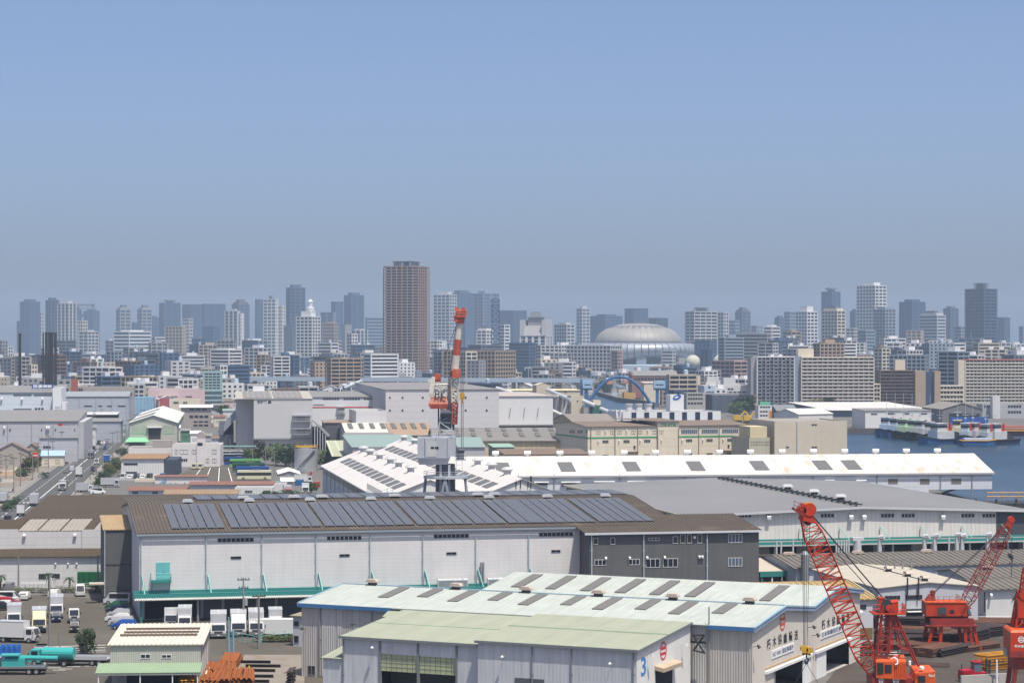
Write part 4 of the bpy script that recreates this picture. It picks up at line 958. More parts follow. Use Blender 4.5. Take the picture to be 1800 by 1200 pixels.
def portal_crane():
 d=350.0;u=d/F;cx=1668
 root=thing('portal_crane','vermilion crane with box cabin on a dark red gantry over the sheet piles','crane',loc=((cx-900)*u,d,0))
 def P(px,py,y=0.0):return Vector(((px-cx)*u,y,H-(py-600)*u))
 lattice_boom(root,P(1691,1072,0),P(1775,918,0),.3,.8,.35,22,.075,REDD,(0,1,.2))
 c=P(1777,914);mb=MB();mb.tube(c+Vector((0,-.5,.1)),c+Vector((0,.5,.1)),.5,10);mb.hexa([c+Vector(v) for v in ((-.9,-.45,-1.1),(-.3,-.45,-1.3),(-.3,.45,-1.3),(-.9,.45,-1.1))],[c+Vector(v) for v in ((-.3,-.45,.4),(.5,-.45,.1),(.5,.45,.1),(-.3,.45,.4))]);mb.build('boom_head',[RED],root)
 z0,z1=P(0,1079).z,P(0,1056).z
 mb=MB();mb.box(P(1623,0).x,P(1694,0).x,-2.4,1.6,z0,z1);mb.hexa([P(1694,1080,-2.2),P(1703,1078,-2.2),P(1703,1078,1.4),P(1694,1080,1.4)],[P(1694,1058,-2.2),P(1698,1062,-2.2),P(1698,1062,1.4),P(1694,1058,1.4)]);mb.build('cabin',[RED],root)
 MB().box(P(1622,0).x,P(1694,0).x,-2.5,1.7,z1,z1+.12).build('cabin_roof',[ORNG],root)
 def pane(x0,y0,x1,y1,m=WIN_DARK,n='window'):MB().box(P(x0,0).x,P(x1,0).x,-2.46,-2.39,P(0,y1).z,P(0,y0).z).build(n,[m],root)
 pane(1643.5,1064,1658,1076,mat('crane grey shutter',(.06,.065,.075),rough=.5),'door');pane(1664.5,1068,1672,1073.5)
 mb=MB();mb.tube(P(1692,1072,-2.1),P(1702,1064,-2.1),.12);mb.tube(P(1684,1078,-2.5),P(1694,1058,-2.5),.12);mb.build('boom_hinge',[REDD],root)
 MB().hexa([P(1697,1077,-2.35),P(1702.4,1076,-2.35),P(1702.4,1076,-2.28),P(1697,1077,-2.28)],[P(1696,1064,-2.35),P(1699,1066,-2.35),P(1699,1066,-2.28),P(1696,1064,-2.28)]).build('windscreen',[WIN_SKY],root)
 mb=MB();railing(mb,[P(1624,1055,-2.3),P(1684,1055,-2.3),P(1684,1055,1.4)],.85,.03,.75);mb.build('railing',[REDD],root)
 mb=MB();q=P(1636,1050);mb.hexa([q+Vector(v) for v in ((-1,-.6,-.6),(.7,-.6,-.6),(.7,.6,-.6),(-1,.6,-.6))],[q+Vector(v) for v in ((-.3,-.4,.5),(.5,-.4,.7),(.5,.4,.7),(-.3,.4,.5))]);mb.tube(q+Vector((.3,-.5,.8)),q+Vector((.3,.5,.8)),.35,10);mb.build('winch',[REDD],root)
 mb=MB()
 for q in (-.6,-.2,.2,.6):mb.tube(P(1638,1044,q),P(1772,921,q),.03,4)
 mb.build('pendant_rope',[CABLE],root)
 mb=MB();mb.tube(P(1777.5,918),P(1777.5,972),.03,4);mb.tube(P(1779,918),P(1779,972),.03,4);mb.tube(P(1778,992),P(1778,1014),.05,4);mb.build('hoist_rope',[CABLE],root)
 q=P(1777,978);mb=MB();mb.tube(q+Vector((-.2,-.2,.2)),q+Vector((-.2,.2,.2)),.32,10);mb.tube(q+Vector((.1,-.2,-.1)),q+Vector((.1,.2,-.1)),.3,10);mb.path([q+Vector(v) for v in ((0,0,-.4),(.2,0,-.7),(.15,0,-1),(-.1,0,-1.1),(-.25,0,-.9))],.09);mb.build('hook_block',[DARKM],root)
    # gantry
 zb=P(0,1096).z;mb=MB();mb.box(P(1630,0).x,P(1706,0).x,-2.6,-1.8,zb,z0-.35);mb.box(P(1630,0).x,P(1706,0).x,1.6,2.4,zb,z0-.35);mb.box(P(1622,0).x,P(1712,0).x,-2.9,2.6,zb-.1,zb+.12);mb.build('gantry_beam',[REDD],root)
 MB().lathe([(1.9,z0-.36),(1.9,z0-.02)],16,c=(-.8,-.3)).build('turntable',[DARKM],root)
 for x,xb in ((1642,1637),(1698,1703)):
  for y in (-2.3,2.1):
   a,b=P(x,1096,y),P(xb,1140,y);b.z=.6
   for k in (-.9,.9):mb=MB();mb.hexa([b+Vector((k*1.0-.22,-.25,0)),b+Vector((k*1.0+.22,-.25,0)),b+Vector((k*1.0+.22,.25,0)),b+Vector((k*1.0-.22,.25,0))],[a+Vector((k*.7-.25,-.25,0)),a+Vector((k*.7+.25,-.25,0)),a+Vector((k*.7+.25,.25,0)),a+Vector((k*.7-.25,.25,0))]);mb.build('leg',[RED],root)
   mb=MB()
   for z in (1.2,2.0,2.8,3.5):mb.box(min(a.x,b.x)-.6,max(a.x,b.x)+.6,y-.15,y+.15,z,z+.14)
   mb.build('leg_brace',[REDD],root)
   MB().box(b.x-1.4,b.x+1.4,y-.35,y+.35,.0,.62).build('bogie',[ORNG],root)
portal_crane()
def edge_crane():
 d=300.0;u=d/F;cx=1800
 root=thing('portal_crane','dark vermilion crane house with round white emblem at the edge of the steel yard','crane',loc=((cx-900)*u,d,0))
 def P(px,py,y=0.0):return Vector(((px-cx)*u,y,H-(py-600)*u))
 mb=MB();mb.hexa([P(1769,1149,-2.5),P(1840,1149,-2.5),P(1840,1149,2),P(1769,1149,2)],[P(1769,1107,-2.5),P(1840,1107,-2.5),P(1840,1104,2),P(1769,1104,2)]);mb.build('machine_house',[RED],root)
 mb=MB();mb.hexa([P(1769,1107,-2.5),P(1840,1107,-2.5),P(1840,1104,2),P(1769,1104,2)],[P(1772,1103,-2.2),P(1837,1103,-2.2),P(1837,1101,1.7),P(1772,1101,1.7)]);mb.build('roof',[ORNG],root)
 MB().box(P(1768,0).x,P(1841,0).x,-2.56,-2.5,P(0,1150).z,P(0,1139).z).build('skirt',[REDD],root)
 W_=MATS['crane lettering white'];ring_front(root,P(1787.5,1119,-2.53),.42,W_)
 q=P(1776,1133,-2.51);lettering('朽木協鐵輸送',W_,root,2.3,.38,tuple(q),'front',.02)
 mb=MB();mb.box(P(1767,0).x,P(1771,0).x,-1,1,P(0,1152).z,P(0,1138).z);mb.build('step_box',[STEEL],root)
 a,b=P(1791,1104),P(1812,1000);mb=MB();lattice(mb,a,b,.55,.8,6,.12,up=(0,1,0));mb.build('boom_section',[RED],root)
 mb=MB();lattice(mb,P(1787,1104,.8),P(1796,1040,.8),.5,.4,4,.10,up=(0,1,0));q=P(1794,1062);mb.box(q.x-.5,q.x+.7,-.8,.8,q.z-1.6,q.z+.8);mb.tube(q+Vector((.2,-.9,1.2)),q+Vector((.2,.9,1.2)),.5,10);mb.build('mast',[RED],root)
 mb=MB();mb.box(P(1776,0).x,P(1845,0).x,-2,1.6,P(0,1172).z,P(0,1150.5).z);mb.build('gantry_beam',[REDD],root)
 for x in (1780,1838):
  for y in (-1.8,1.4):mb=MB();q=P(x,1172,y);mb.tube(q,(q.x+(-.6 if x<1800 else .6),y,.0),.32);mb.build('leg',[REDD],root)
edge_crane()
# --- steel stock
RUST=mat('rusty steel',(0.105,0.050,0.034),rough=.9,var=.22,scale=.5,rust=.4,rustcol=(.17,.085,.05))
RUSTD=mat('dark weathered steel',(0.040,0.032,0.034),rough=.85,var=.2,scale=.5,rust=.35,rustcol=(.10,.05,.035))
RUSTO=mat('orange rusted steel',(0.25,0.075,0.016),rough=.9,var=.16,scale=.6,rust=.3,rustcol=(.13,.05,.025),rsc=.8)
YELS=mat('yellow primed steel',(0.50,0.24,0.03),rough=.7,var=.12)
def pile_mesh(L,kind,m):
 def mk():
  mb=MB()
  if kind=='u':
   top=[];w_=1.0
   for i,(x,z) in enumerate(((0,0),(.12,0),(.25,.22),(.5,.22),(.62,0),(.75,0),(.87,.22),(1.12,.22),(1.25,0),(1.4,0))):top.append((x-.7,z))
   mb.ext(top+[(x,z-.07) for x,z in top[::-1]],'y',-L/2,L/2)
  elif kind=='h':
   mb.box(-.2,.2,-L/2,L/2,0,.04);mb.box(-.2,.2,-L/2,L/2,.36,.4);mb.box(-.02,.02,-L/2,L/2,.04,.36)
  else:
   mb.box(-.55,.55,-L/2,L/2,0,.55);mb.box(-.6,-.55,-L/2,L/2,-.02,.57);mb.box(.55,.6,-L/2,L/2,-.02,.57)
  return mb.mesh('steel pile',[m])
 return cached(('pile',L,kind,m.name),mk)
def stack(px,py,ang,L,n,layers,kind,m,label,step=None,dz=None):
 p=at_z(px,py,0);a=R(ang);step=step or (1.42 if kind=='u' else .46 if kind=='h' else 1.25);dz=dz or (.29 if kind=='u' else .41 if kind=='h' else .6)
 for k in range(layers):
  for i in range(n):
   q=(i-(n-1)/2)*step+random.uniform(-.06,.06);j=random.uniform(-.35,.35)*(2.4 if m is RUSTO else 1)
   o=put({'u':'sheet_pile','h':'steel_beam','b':'box_pile'}[kind],pile_mesh(L,kind,m),None,(p.x+q*math.cos(a)-j*math.sin(a),p.y+q*math.sin(a)+j*math.cos(a),.12+k*dz),a+random.uniform(-.006,.006)*(5 if m is RUSTO else 1))
   tag(o,label,{'u':'sheet pile','h':'steel beam','b':'box pile'}[kind],label.split(' in ')[0].split(' under ')[0]+' stack '+str(len(MESH) % 97+int(px)))
stack(1585,1107,78,14,3,8,'u',RUSTD,'dark sheet pile in the long stack before the grey wall behind the red cranes')
stack(1600,1124,80,12,2,5,'u',RUSTD,'dark sheet pile lying behind the mast of the big red crane')
stack(1590,1141,82,13,3,4,'u',RUST,'brown sheet pile beside the foot of the big red crane mast')
stack(1672,1132,-38,12,2,6,'u',RUST,'rust brown sheet pile stacked under the gantry crane')
stack(1694,1128,-36,13,2,6,'u',RUSTD,'dark wavy sheet pile beyond the gantry crane leg')
stack(1668,1148,-40,9,2,4,'u',RUSTD,'dark sheet pile just before the gantry crane leg')
stack(1646,1149,-42,8,3,2,'b',RUST,'rusty square box pile lying in the steel yard')
stack(1720,1118,-50,9,3,6,'u',RUSTD,'charcoal sheet pile in the tall stack between gantry and crane house')
stack(1742,1104,84,11,4,5,'u',RUST,'reddish sheet pile in the stack before the grey hut')
stack(1790,1104,80,8,3,3,'u',RUSTD,'dark sheet pile in the stack behind the crane at the frame edge')
stack(1540,1150,85,10,2,2,'u',RUSTD,'dark sheet pile between shed corner and crane mast')
stack(1560,1130,84,12,3,4,'u',RUSTD,'dark sheet pile in the stack left of the crane mast foot')
stack(1622,1118,70,10,2,5,'u',RUST,'brown sheet pile between the crane mast and the gantry leg')
stack(1720,1140,-48,8,2,3,'u',RUST,'reddish sheet pile beside the right foot of the gantry')
stack(1600,1168,75,11,2,1,'u',RUSTD,'lone dark sheet pile on the ground behind the orange cab')
# yellow primed beams on trestles beside the dark red crane
stack(1768,1172,-58,10,4,3,'h',YELS,'yellow beam on the trestles beside the reach loader',step=.9,dz=.8)
# orange stacks behind the beige shed
stack(380,1208,4,11,3,6,'u',RUSTO,'orange rusted sheet pile in the near pile beside the beige shed')
stack(417,1208,4,10,3,7,'u',RUSTO,'orange rusted sheet pile in the taller pile beside the beige shed')
stack(388,1190,6,8,3,6,'u',RUSTO,'orange rusted sheet pile in the pile behind the near one')
stack(406,1168,2,9,2,2,'b',RUSTO,'brown orange box pile in the far pile by the blue posts')
stack(330,1212,12,6,5,4,'h',YELS,'orange beam standing under the green awning',step=.5)
for x,y in ((433,1165),(440,1180),(436,1190),(428,1199),(450,1172)):
 p=at_z(x,y,0);o=put('steel_rail',pile_mesh(5,'h',RUSTD),None,(p.x+1,p.y,.02),R(86));tag(o,'single dark steel rail lying on the dusty ground by the orange piles','steel rail','loose rails by the orange piles')
# --- middle distance: works, sheds, quay
AR=6.9
GREYR=mat('grey sheet roof',(0.20,0.195,0.19),var=.07,rib='x',pitch=.9,depth=.04,streak=.05)
BROWNR=mat('dull brown roof',(0.17,0.125,0.095),var=.1,rib='x',pitch=.7,depth=.04)
REDBR=mat('red brown roof',(0.20,0.10,0.075),var=.1,rib='x',pitch=.7,depth=.04)
PALEW=mat('pale wall',(0.58,0.58,0.57),var=.05,streak=.06)
BLUEW=mat('pale blue wall',(0.44,0.50,0.57),var=.05,rib='v',pitch=.5,depth=.03,streak=.05)
GREYW=mat('grey wall',(0.40,0.40,0.42),var=.05,line=1.2,streak=.05)
CREAMW=mat('cream wall',(0.60,0.54,0.43),var=.05,streak=.05)
BEIGEW=mat('beige wall',(0.50,0.45,0.36),var=.05,streak=.06)
TANW=mat('tan wall',(0.40,0.33,0.24),var=.06,rib='v',pitch=.7,depth=.04)
FLATR=mat('flat roof felt',(0.27,0.26,0.25),var=.12,scale=.2)
def bld(name,label,cat,x0,x1,yt,d=None,yb=None,ang=AS,dep=20,wall=None,roof=None,kind='flat',rise=1.5,win=(),panes=2,group=None,over=.4,pitch=None,par=.5,apex=.5,rows=(),pipes=(),z0=0):
 d=d or dist(yb);f=Fr.at(x0,d,ang);root=thing(name,label,cat,f,group=group)
 L,h=f.t(x1,yt);h0=H-(yt-600)*d/F;wall=wall or PALEW;roof=roof or FLATR
 if kind=='flat':block(root,wall,roof,L,dep,h0-par,par)
 elif kind=='gs':gable_s(root,wall,roof,L,dep,h0,rise,over,pitch,apex=apex)
 elif kind=='gt':gable_t(root,wall,roof,L,dep,h0,rise,over,pitch,apex=apex)
 elif kind=='mono':gable_s(root,wall,roof,L,dep,h0,rise,over,pitch,apex=1)
 if win:win_px(f,root,win,panes=panes,frame=FRAME_D,pane=d<700)
 for r in rows:dark_row(root,f,*r)
 for x in pipes:downpipe(root,f,x,yt+1,yt+1+h0*F/d*.95,0,PIPE,.14)
 return root,f,L,h0
# --- grey low-pitched warehouse with the teal canopy
def grey_warehouse():
 f=Fr.on(1205,907,11.0,AS);L=74.5;W=104
 root=thing('warehouse','wide grey roofed warehouse with pale wall and teal canopy behind the red boom','warehouse',f)
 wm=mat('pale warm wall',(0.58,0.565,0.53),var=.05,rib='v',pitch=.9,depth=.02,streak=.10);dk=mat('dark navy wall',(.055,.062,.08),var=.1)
 rm=mat('dark grey seam roof',(0.195,0.192,0.192),rough=.5,var=.10,scale=.05,rib='y',pitch=.45,depth=.02)
 a,b=f.t(1259,905)[0],f.t(1751,905)[0];rise=1.25
 mb=MB();mb.ext([(0,5.5),(L,5.5),(L,11),(L/2,11+rise),(0,11)],'y',0,W);mb.box(2,L-2,6,W,0,5.49);mb.build('wall',[wm],root)
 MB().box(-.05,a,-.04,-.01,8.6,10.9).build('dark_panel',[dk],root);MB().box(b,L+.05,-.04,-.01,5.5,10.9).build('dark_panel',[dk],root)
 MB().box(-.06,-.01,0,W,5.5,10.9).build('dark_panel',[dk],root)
 for q in range(5):MB().box(-.3,-.07,66+q*6,66.5+q*6,0,10.9).build('post',[BLUEW],root)
 e=.1
 roof_sheet('roof',rm,root,(-.6,W,11+e),(-.6,-.7,11+e),(L/2,-.7,11+rise+e),(L/2,W,11+rise+e))
 roof_sheet('roof',rm,root,(L+.6,-.7,11+e),(L+.6,W,11+e),(L/2,W,11+rise+e),(L/2,-.7,11+rise+e))
 for x0,x1,z0,z1 in ((-.6,L/2,11,11+rise),(L/2,L+.6,11+rise,11)):MB().hexa([(x0,-.95,z0-.25),(x1,-.95,z1-.25),(x1,-.71,z1-.25),(x0,-.71,z0-.25)],[(x0,-.95,z0+.15),(x1,-.95,z1+.15),(x1,-.71,z1+.15),(x0,-.71,z0+.15)]).build('fascia',[HOOD],root)
 MB().hexa([(-.9,-.9,10.8),(-.61,-.9,10.8),(-.61,W,10.8),(-.9,W,10.8)],[(-.9,-.9,11.2),(-.61,-.9,11.2),(-.61,W,11.2),(-.9,W,11.2)]).build('verge',[mat('tan verge',(.40,.35,.27))],root)
 for x0,x1 in ((1260,1285),(1297,1322),(1443,1467),(1549,1573),(1585,1609),(1690,1714),(1727,1750.5)):dark_row(root,f,x0,903,x1,908,4,gap=.2)
 for x in (1350,1494.5,1517.5,1656):s,z=f.t(x,908);hood(root,s,z,0,.85,d=.85,hh=.9)
 for px in (1405,1476,1547,1618,1690,1760):
  s=f.t(px,945)[0];mb=MB();mb.tube((s,-.1,8.3),(s+.5,-4.5,6.0),.09);mb.build('canopy_stay',[TEALP],root);MB().box(s-.25,s-.1,-.12,-.01,6,7.6).build('bracket',[STEEL],root)
 mb=MB();mb.box(-2,L+8,-4.8,-.02,5.55,5.75,1);mb.box(-2,L+8,-5.0,-4.8,5.3,5.95);mb.box(-2,L+8,-.3,-.02,5.76,6.1);c_=mb.build('canopy',[TEAL,GREYR],root)
 MB().box(-2,L+8,-5.25,-5.01,5.1,5.35).build('canopy_edge',[mat('pale canopy sheet',(.45,.46,.43))],c_)
 for k in range(9):s=3+k*8.3;MB().box(s,s+5.8,5.93,5.99,0,4.4).build('loading_door',[DARKIN],root)  # near-black door faces carry the shade of the recess
 for k in range(10):s=.5+k*8.3;MB().box(s,s+.4,-4.7,-4.3,0,5.54).build('post',[STEEL],root)
    # pipe truss along the ridge
 mb=MB();z=11+rise+.5;s=L/2
 for k in range(26):
  t=2+k*3.7;mb.tube((s-.45,t,z-.3),(s+.4,t+1.8,z+.3),.16,5);mb.tube((s+.4,t+1.8,z+.3),(s-.45,t+3.7,z-.3),.16,5)
 mb.tube((s-.5,1,z),(s-.5,99,z),.14,5);mb.tube((s+.5,1,z),(s+.5,99,z),.14,5);mb.build('ridge_pipe',[DARKM],root)
 for px,py in ((1375,859),(1417,868),(1461,877)):s_,t_=f.z(px,py,13);ridge_vent(root,s+.6,t_,13.1,2.1,.9,m=WHITE)
grey_warehouse()
# --- twin white gables behind the solar roof
WROOF=mat('white sheet roof',(0.55,0.53,0.51),rough=.6,var=.035,scale=.12,rust=.2,rustcol=(.46,.36,.31),rib='y',pitch=.8,depth=.03)
def white_gables():
 f=Fr.on(672,876,9.0,10.0)
 root=thing('warehouse','twin gabled warehouse with white roofs and dark roof lights around the grey crane','warehouse',f)
 wm=mat('white siding',(.66,.66,.66));sh=mat('shade blue siding',(.46,.50,.54),var=.07,rib='v',pitch=3.2,depth=.02,streak=.12)  # pale blue holds the shade on the white warehouse's left wall
 sk=mat('grey roof light',(.13,.13,.13),rough=.5,var=.08);LA=22.6;LB=21.5;DA,DB=150,226;rise=4.3
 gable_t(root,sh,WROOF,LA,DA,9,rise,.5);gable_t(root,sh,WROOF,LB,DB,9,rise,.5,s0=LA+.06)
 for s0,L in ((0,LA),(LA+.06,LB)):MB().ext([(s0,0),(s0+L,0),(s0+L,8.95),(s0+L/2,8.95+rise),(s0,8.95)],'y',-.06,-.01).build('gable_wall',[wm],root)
 MB().box(-.07,-.01,.5,DA-3,6.7,8.3).build('clerestory',[mat('brown grey glazing',(.14,.13,.11),rough=.4,var=.1,rib='y',pitch=7,depth=.05)],root)
 for k in range(12):MB().box(-.2,-.07,4+k*12,4.3+k*12,0,8.9).build('downpipe',[GREYW],root)
 MB().box(-.9,-.52,-.3,DA,8.55,8.95).build('gutter',[GREYW],root)
 def lights(s0,L,ts):
  for t in ts:
   a,b=s0+L*.17,s0+L*.30;k=rise/(L/2)
   za,zb=9+(a-s0)*k+.16,9+(b-s0)*k+.16
   MB().hexa([(a,t,za),(b,t,zb),(b,t+8,zb),(a,t+8,za)],[(a,t,za+.08),(b,t,zb+.08),(b,t+8,zb+.08),(a,t+8,za+.08)]).build('roof_light',[sk],root)
 lights(0,LA,[8+k*11 for k in range(12)]);lights(LA,LB,[8+k*11 for k in range(19)])
 zr=9+rise
 def vent(s,t):
  me=cached('gv',lambda:(lambda m:(m.lathe([(1.5,.9),(1.6,1.1),(.9,1.7),(.1,1.75)],12),m.tube((0,0,-.4),(0,0,1.0),.9,10),m.path([(0,-.2,0),(-.9,-1.6,-.25),(-1.2,-2.4,-.7)],.12),m)[-1])(MB()).mesh('roof vent',[mat('vent grey',(.42,.43,.44),rough=.5)]))
  put('roof_vent',me,root,(s,t,zr+.1))
 for px,py in ((638,794),(653,799),(670,806),(687,814),(704,820),(726,829)):vent(LA/2,f.z(px,py,zr)[1])
 for px,py in ((690,774),(712,780),(726,785),(854,816),(880,824),(906,833)):vent(LA+LB/2,f.z(px,py,zr)[1])
 mb=MB()
 for x,y in ((907,850),(915,851),(928,850),(933,852)):s,z=f.t(x,y,-.1);mb.tube((s,-.2,z-.9),(s,-.2,z+.9),.12)
 mb.build('wall_pipe',[DARKM],root)
 mb=MB();s,z=f.t(933,842);mb.tube((s,-.2,z-.6),(s,-.2,z+.8),.25);mb.build('finial',[DARKM],root)
 mb=MB();railing(mb,[(-.2,30,9.3),(-.2,0,9.3),(2.5,0,10.3)],1.5,.05,1.2);mb.build('roof_ladder',[STEEL],root)
white_gables()
# --- long white quay warehouse
def quay_warehouse():
 f=Fr.on(1744,830,8.0,7.4);s0=f.t(900,838)[0]-12;L=-s0
 root=thing('warehouse','very long white roofed warehouse with rusty end and drum vents reaching over the water','warehouse',f)
 wm=mat('pale blue panel wall',(.56,.58,.62),var=.04,line=1.9,streak=.05);rr=mat('rust stained white roof',(0.54,0.51,0.475),rough=.6,var=.04,scale=.1,rust=.31,rustcol=(.42,.29,.20),rsc=.3,rib='x',pitch=.9,depth=.03)
 D1,rise=17.8,4.6
 mb=MB();mb.ext([(0,0),(30,0),(30,9),(D1,8+rise),(0,8)],'x',s0,-19);mb.ext([(0,3.2),(30,3.2),(30,9),(D1,8+rise),(0,8)],'x',-19+.01,0);mb.build('wall',[wm],root)
 ss=f.roof(1180,832,8,rise/D1)[0]
 for a,b,m in ((s0,-62,WROOF2),(-61.9,.5,rr)):
  roof_sheet('roof',m,root,(a,-.5,8-.13+.14),(b,-.5,8-.13+.14),(b,D1,8+rise+.14),(a,D1,8+rise+.14));roof_sheet('roof',m,root,(b,30.5,8.9),(a,30.5,8.9),(a,D1,8+rise+.14),(b,D1,8+rise+.14))
 MB().box(s0,.5,-.75,-.51,7.55,7.95).build('gutter',[GREYW],root)
 sk=mat('grey roof light',(.13,.13,.13));k=rise/D1
 for x in (886,999,1114,1228,1341,1453,1505):
  s,t,z=f.roof(x,826,8.14,k);a=s-2.2
  MB().hexa([(a,3,8.2+3*k),(a+4.2,3,8.2+3*k),(a+4.2,11.5,8.2+11.5*k),(a,11.5,8.2+11.5*k)],[(a,3,8.3+3*k),(a+4.2,3,8.3+3*k),(a+4.2,11.5,8.3+11.5*k),(a,11.5,8.3+11.5*k)]).build('roof_light',[sk],root)
 for x in (871,927,984,1040,1097,1152,1208,1264.5,1319,1374.5,1429.5,1484.5,1539,1593,1647.5):s=f.t(x,800,D1)[0];drum_vent(root,s,D1,8+rise+.35,1.9,.62)
 for x in (911,974,1089,1203,1316,1429,1541.5,1653,1708.5):downpipe(root,f,x,833,874,0,STEEL,.14)
 win_px(f,root,[(1561,841,1578,850),(1617,841,1634,850.5),(1672,840.5,1689.5,850)],panes=5,frame=mat('tan frame',(.33,.29,.24)),glass=mat('louvre brown',(.14,.12,.10)),pane=True)
 win_px(f,root,[(942,846.5,962,852),(988,846.5,1014,855)],panes=3,frame=FRAME_D)
 for x0,x1,y in ((938,964,846),(986,1020,846),(1043,1080,845),(1102,1136,844.5),(1449,1466,843),(1504,1522,843)):a,z=f.t(x0,y);b=f.t(x1,y)[0];MB().hexa([(a,-1.2,z-.3),(b,-1.2,z-.3),(b,-.01,z),(a,-.01,z)],[(a,-1.2,z-.2),(b,-1.2,z-.2),(b,-.01,z+.15),(a,-.01,z+.15)]).build('window_hood',[HOOD],root)
 for t in (5,25):MB().tube((-18,t,.3),(-9,t,3.1),.3).build('strut',[DARKM],root)
WROOF2=mat('white long roof',(0.55,0.525,0.50),rough=.6,var=.035,scale=.1,rust=.28,rustcol=(.46,.34,.27),rib='x',pitch=.9,depth=.03)
quay_warehouse()
# dark quay edge with a fender frame by its end
r_=thing('jetty','dark timber jetty on the water beyond the long white warehouse','jetty',loc=tuple(at_z(1745,893,0)))
mb=MB();mb.box(-12,40,-3,8,.1,1.6);mb.build('deck',[DARKM],r_)
for k in range(9):MB().box(-11+k*5.5,-10.4+k*5.5,-3.4,-3.01,.1,2.8).build('fender',[DARKM],r_)
mb=MB();railing(mb,[(0,8,1.6),(22,8,1.6)],2.2,.15,4);mb.build('railing',[mat('ochre stripe',(.5,.27,.06))],r_)
# --- tan tiled store and small works buildings beside the cranes
def tiled_store():
 f=Fr.on(1535,1052,7.5,AS);s0=f.t(1290,1060)[0];root=thing('store_house','building with yellowish tan tiled roof just behind the double gabled shed','building',f)
 rm=mat('tan tile roof',(0.33,0.235,0.11),var=.16,scale=1.2,rib='x',pitch=.9,depth=.08,rust=.2,rustcol=(.42,.34,.2))
 wm=mat('pale grey wall',(.50,.52,.55),var=.05);MB().ext([(0,0),(24,0),(24,7.5),(12,8.9),(0,7.5)],'x',s0,0).build('wall',[wm],root)
 roof_sheet('roof',rm,root,(s0-.3,-.4,7.5),(.4,-.4,7.5),(.4,12,9.0),(s0-.3,12,9.0),1.0,.12);roof_sheet('roof',rm,root,(.4,24.4,7.5),(s0-.3,24.4,7.5),(s0-.3,12,9.0),(.4,12,9.0),1.0,.12)
 MB().hexa([(.4,-.5,7.2),(.65,-.5,7.2),(.65,12,8.6),(.4,12,8.6)],[(.4,-.5,7.7),(.65,-.5,7.7),(.65,12,9.25),(.4,12,9.25)]).build('verge',[mat('ochre verge',(.42,.38,.24))],root)
 win_px(f,root,[(1511.5,1062,1523,1070)],panes=2,frame=FRAME_D);s,z=f.t(1511,1075);hood(root,s,z,0,.5)
 MB().box(f.t(1511,1100)[0],f.t(1534,1100)[0],-.05,-.01,1.5,3.2).build('timber_panel',[mat('brown timber',(.17,.12,.05),var=.2)],root)
tiled_store()
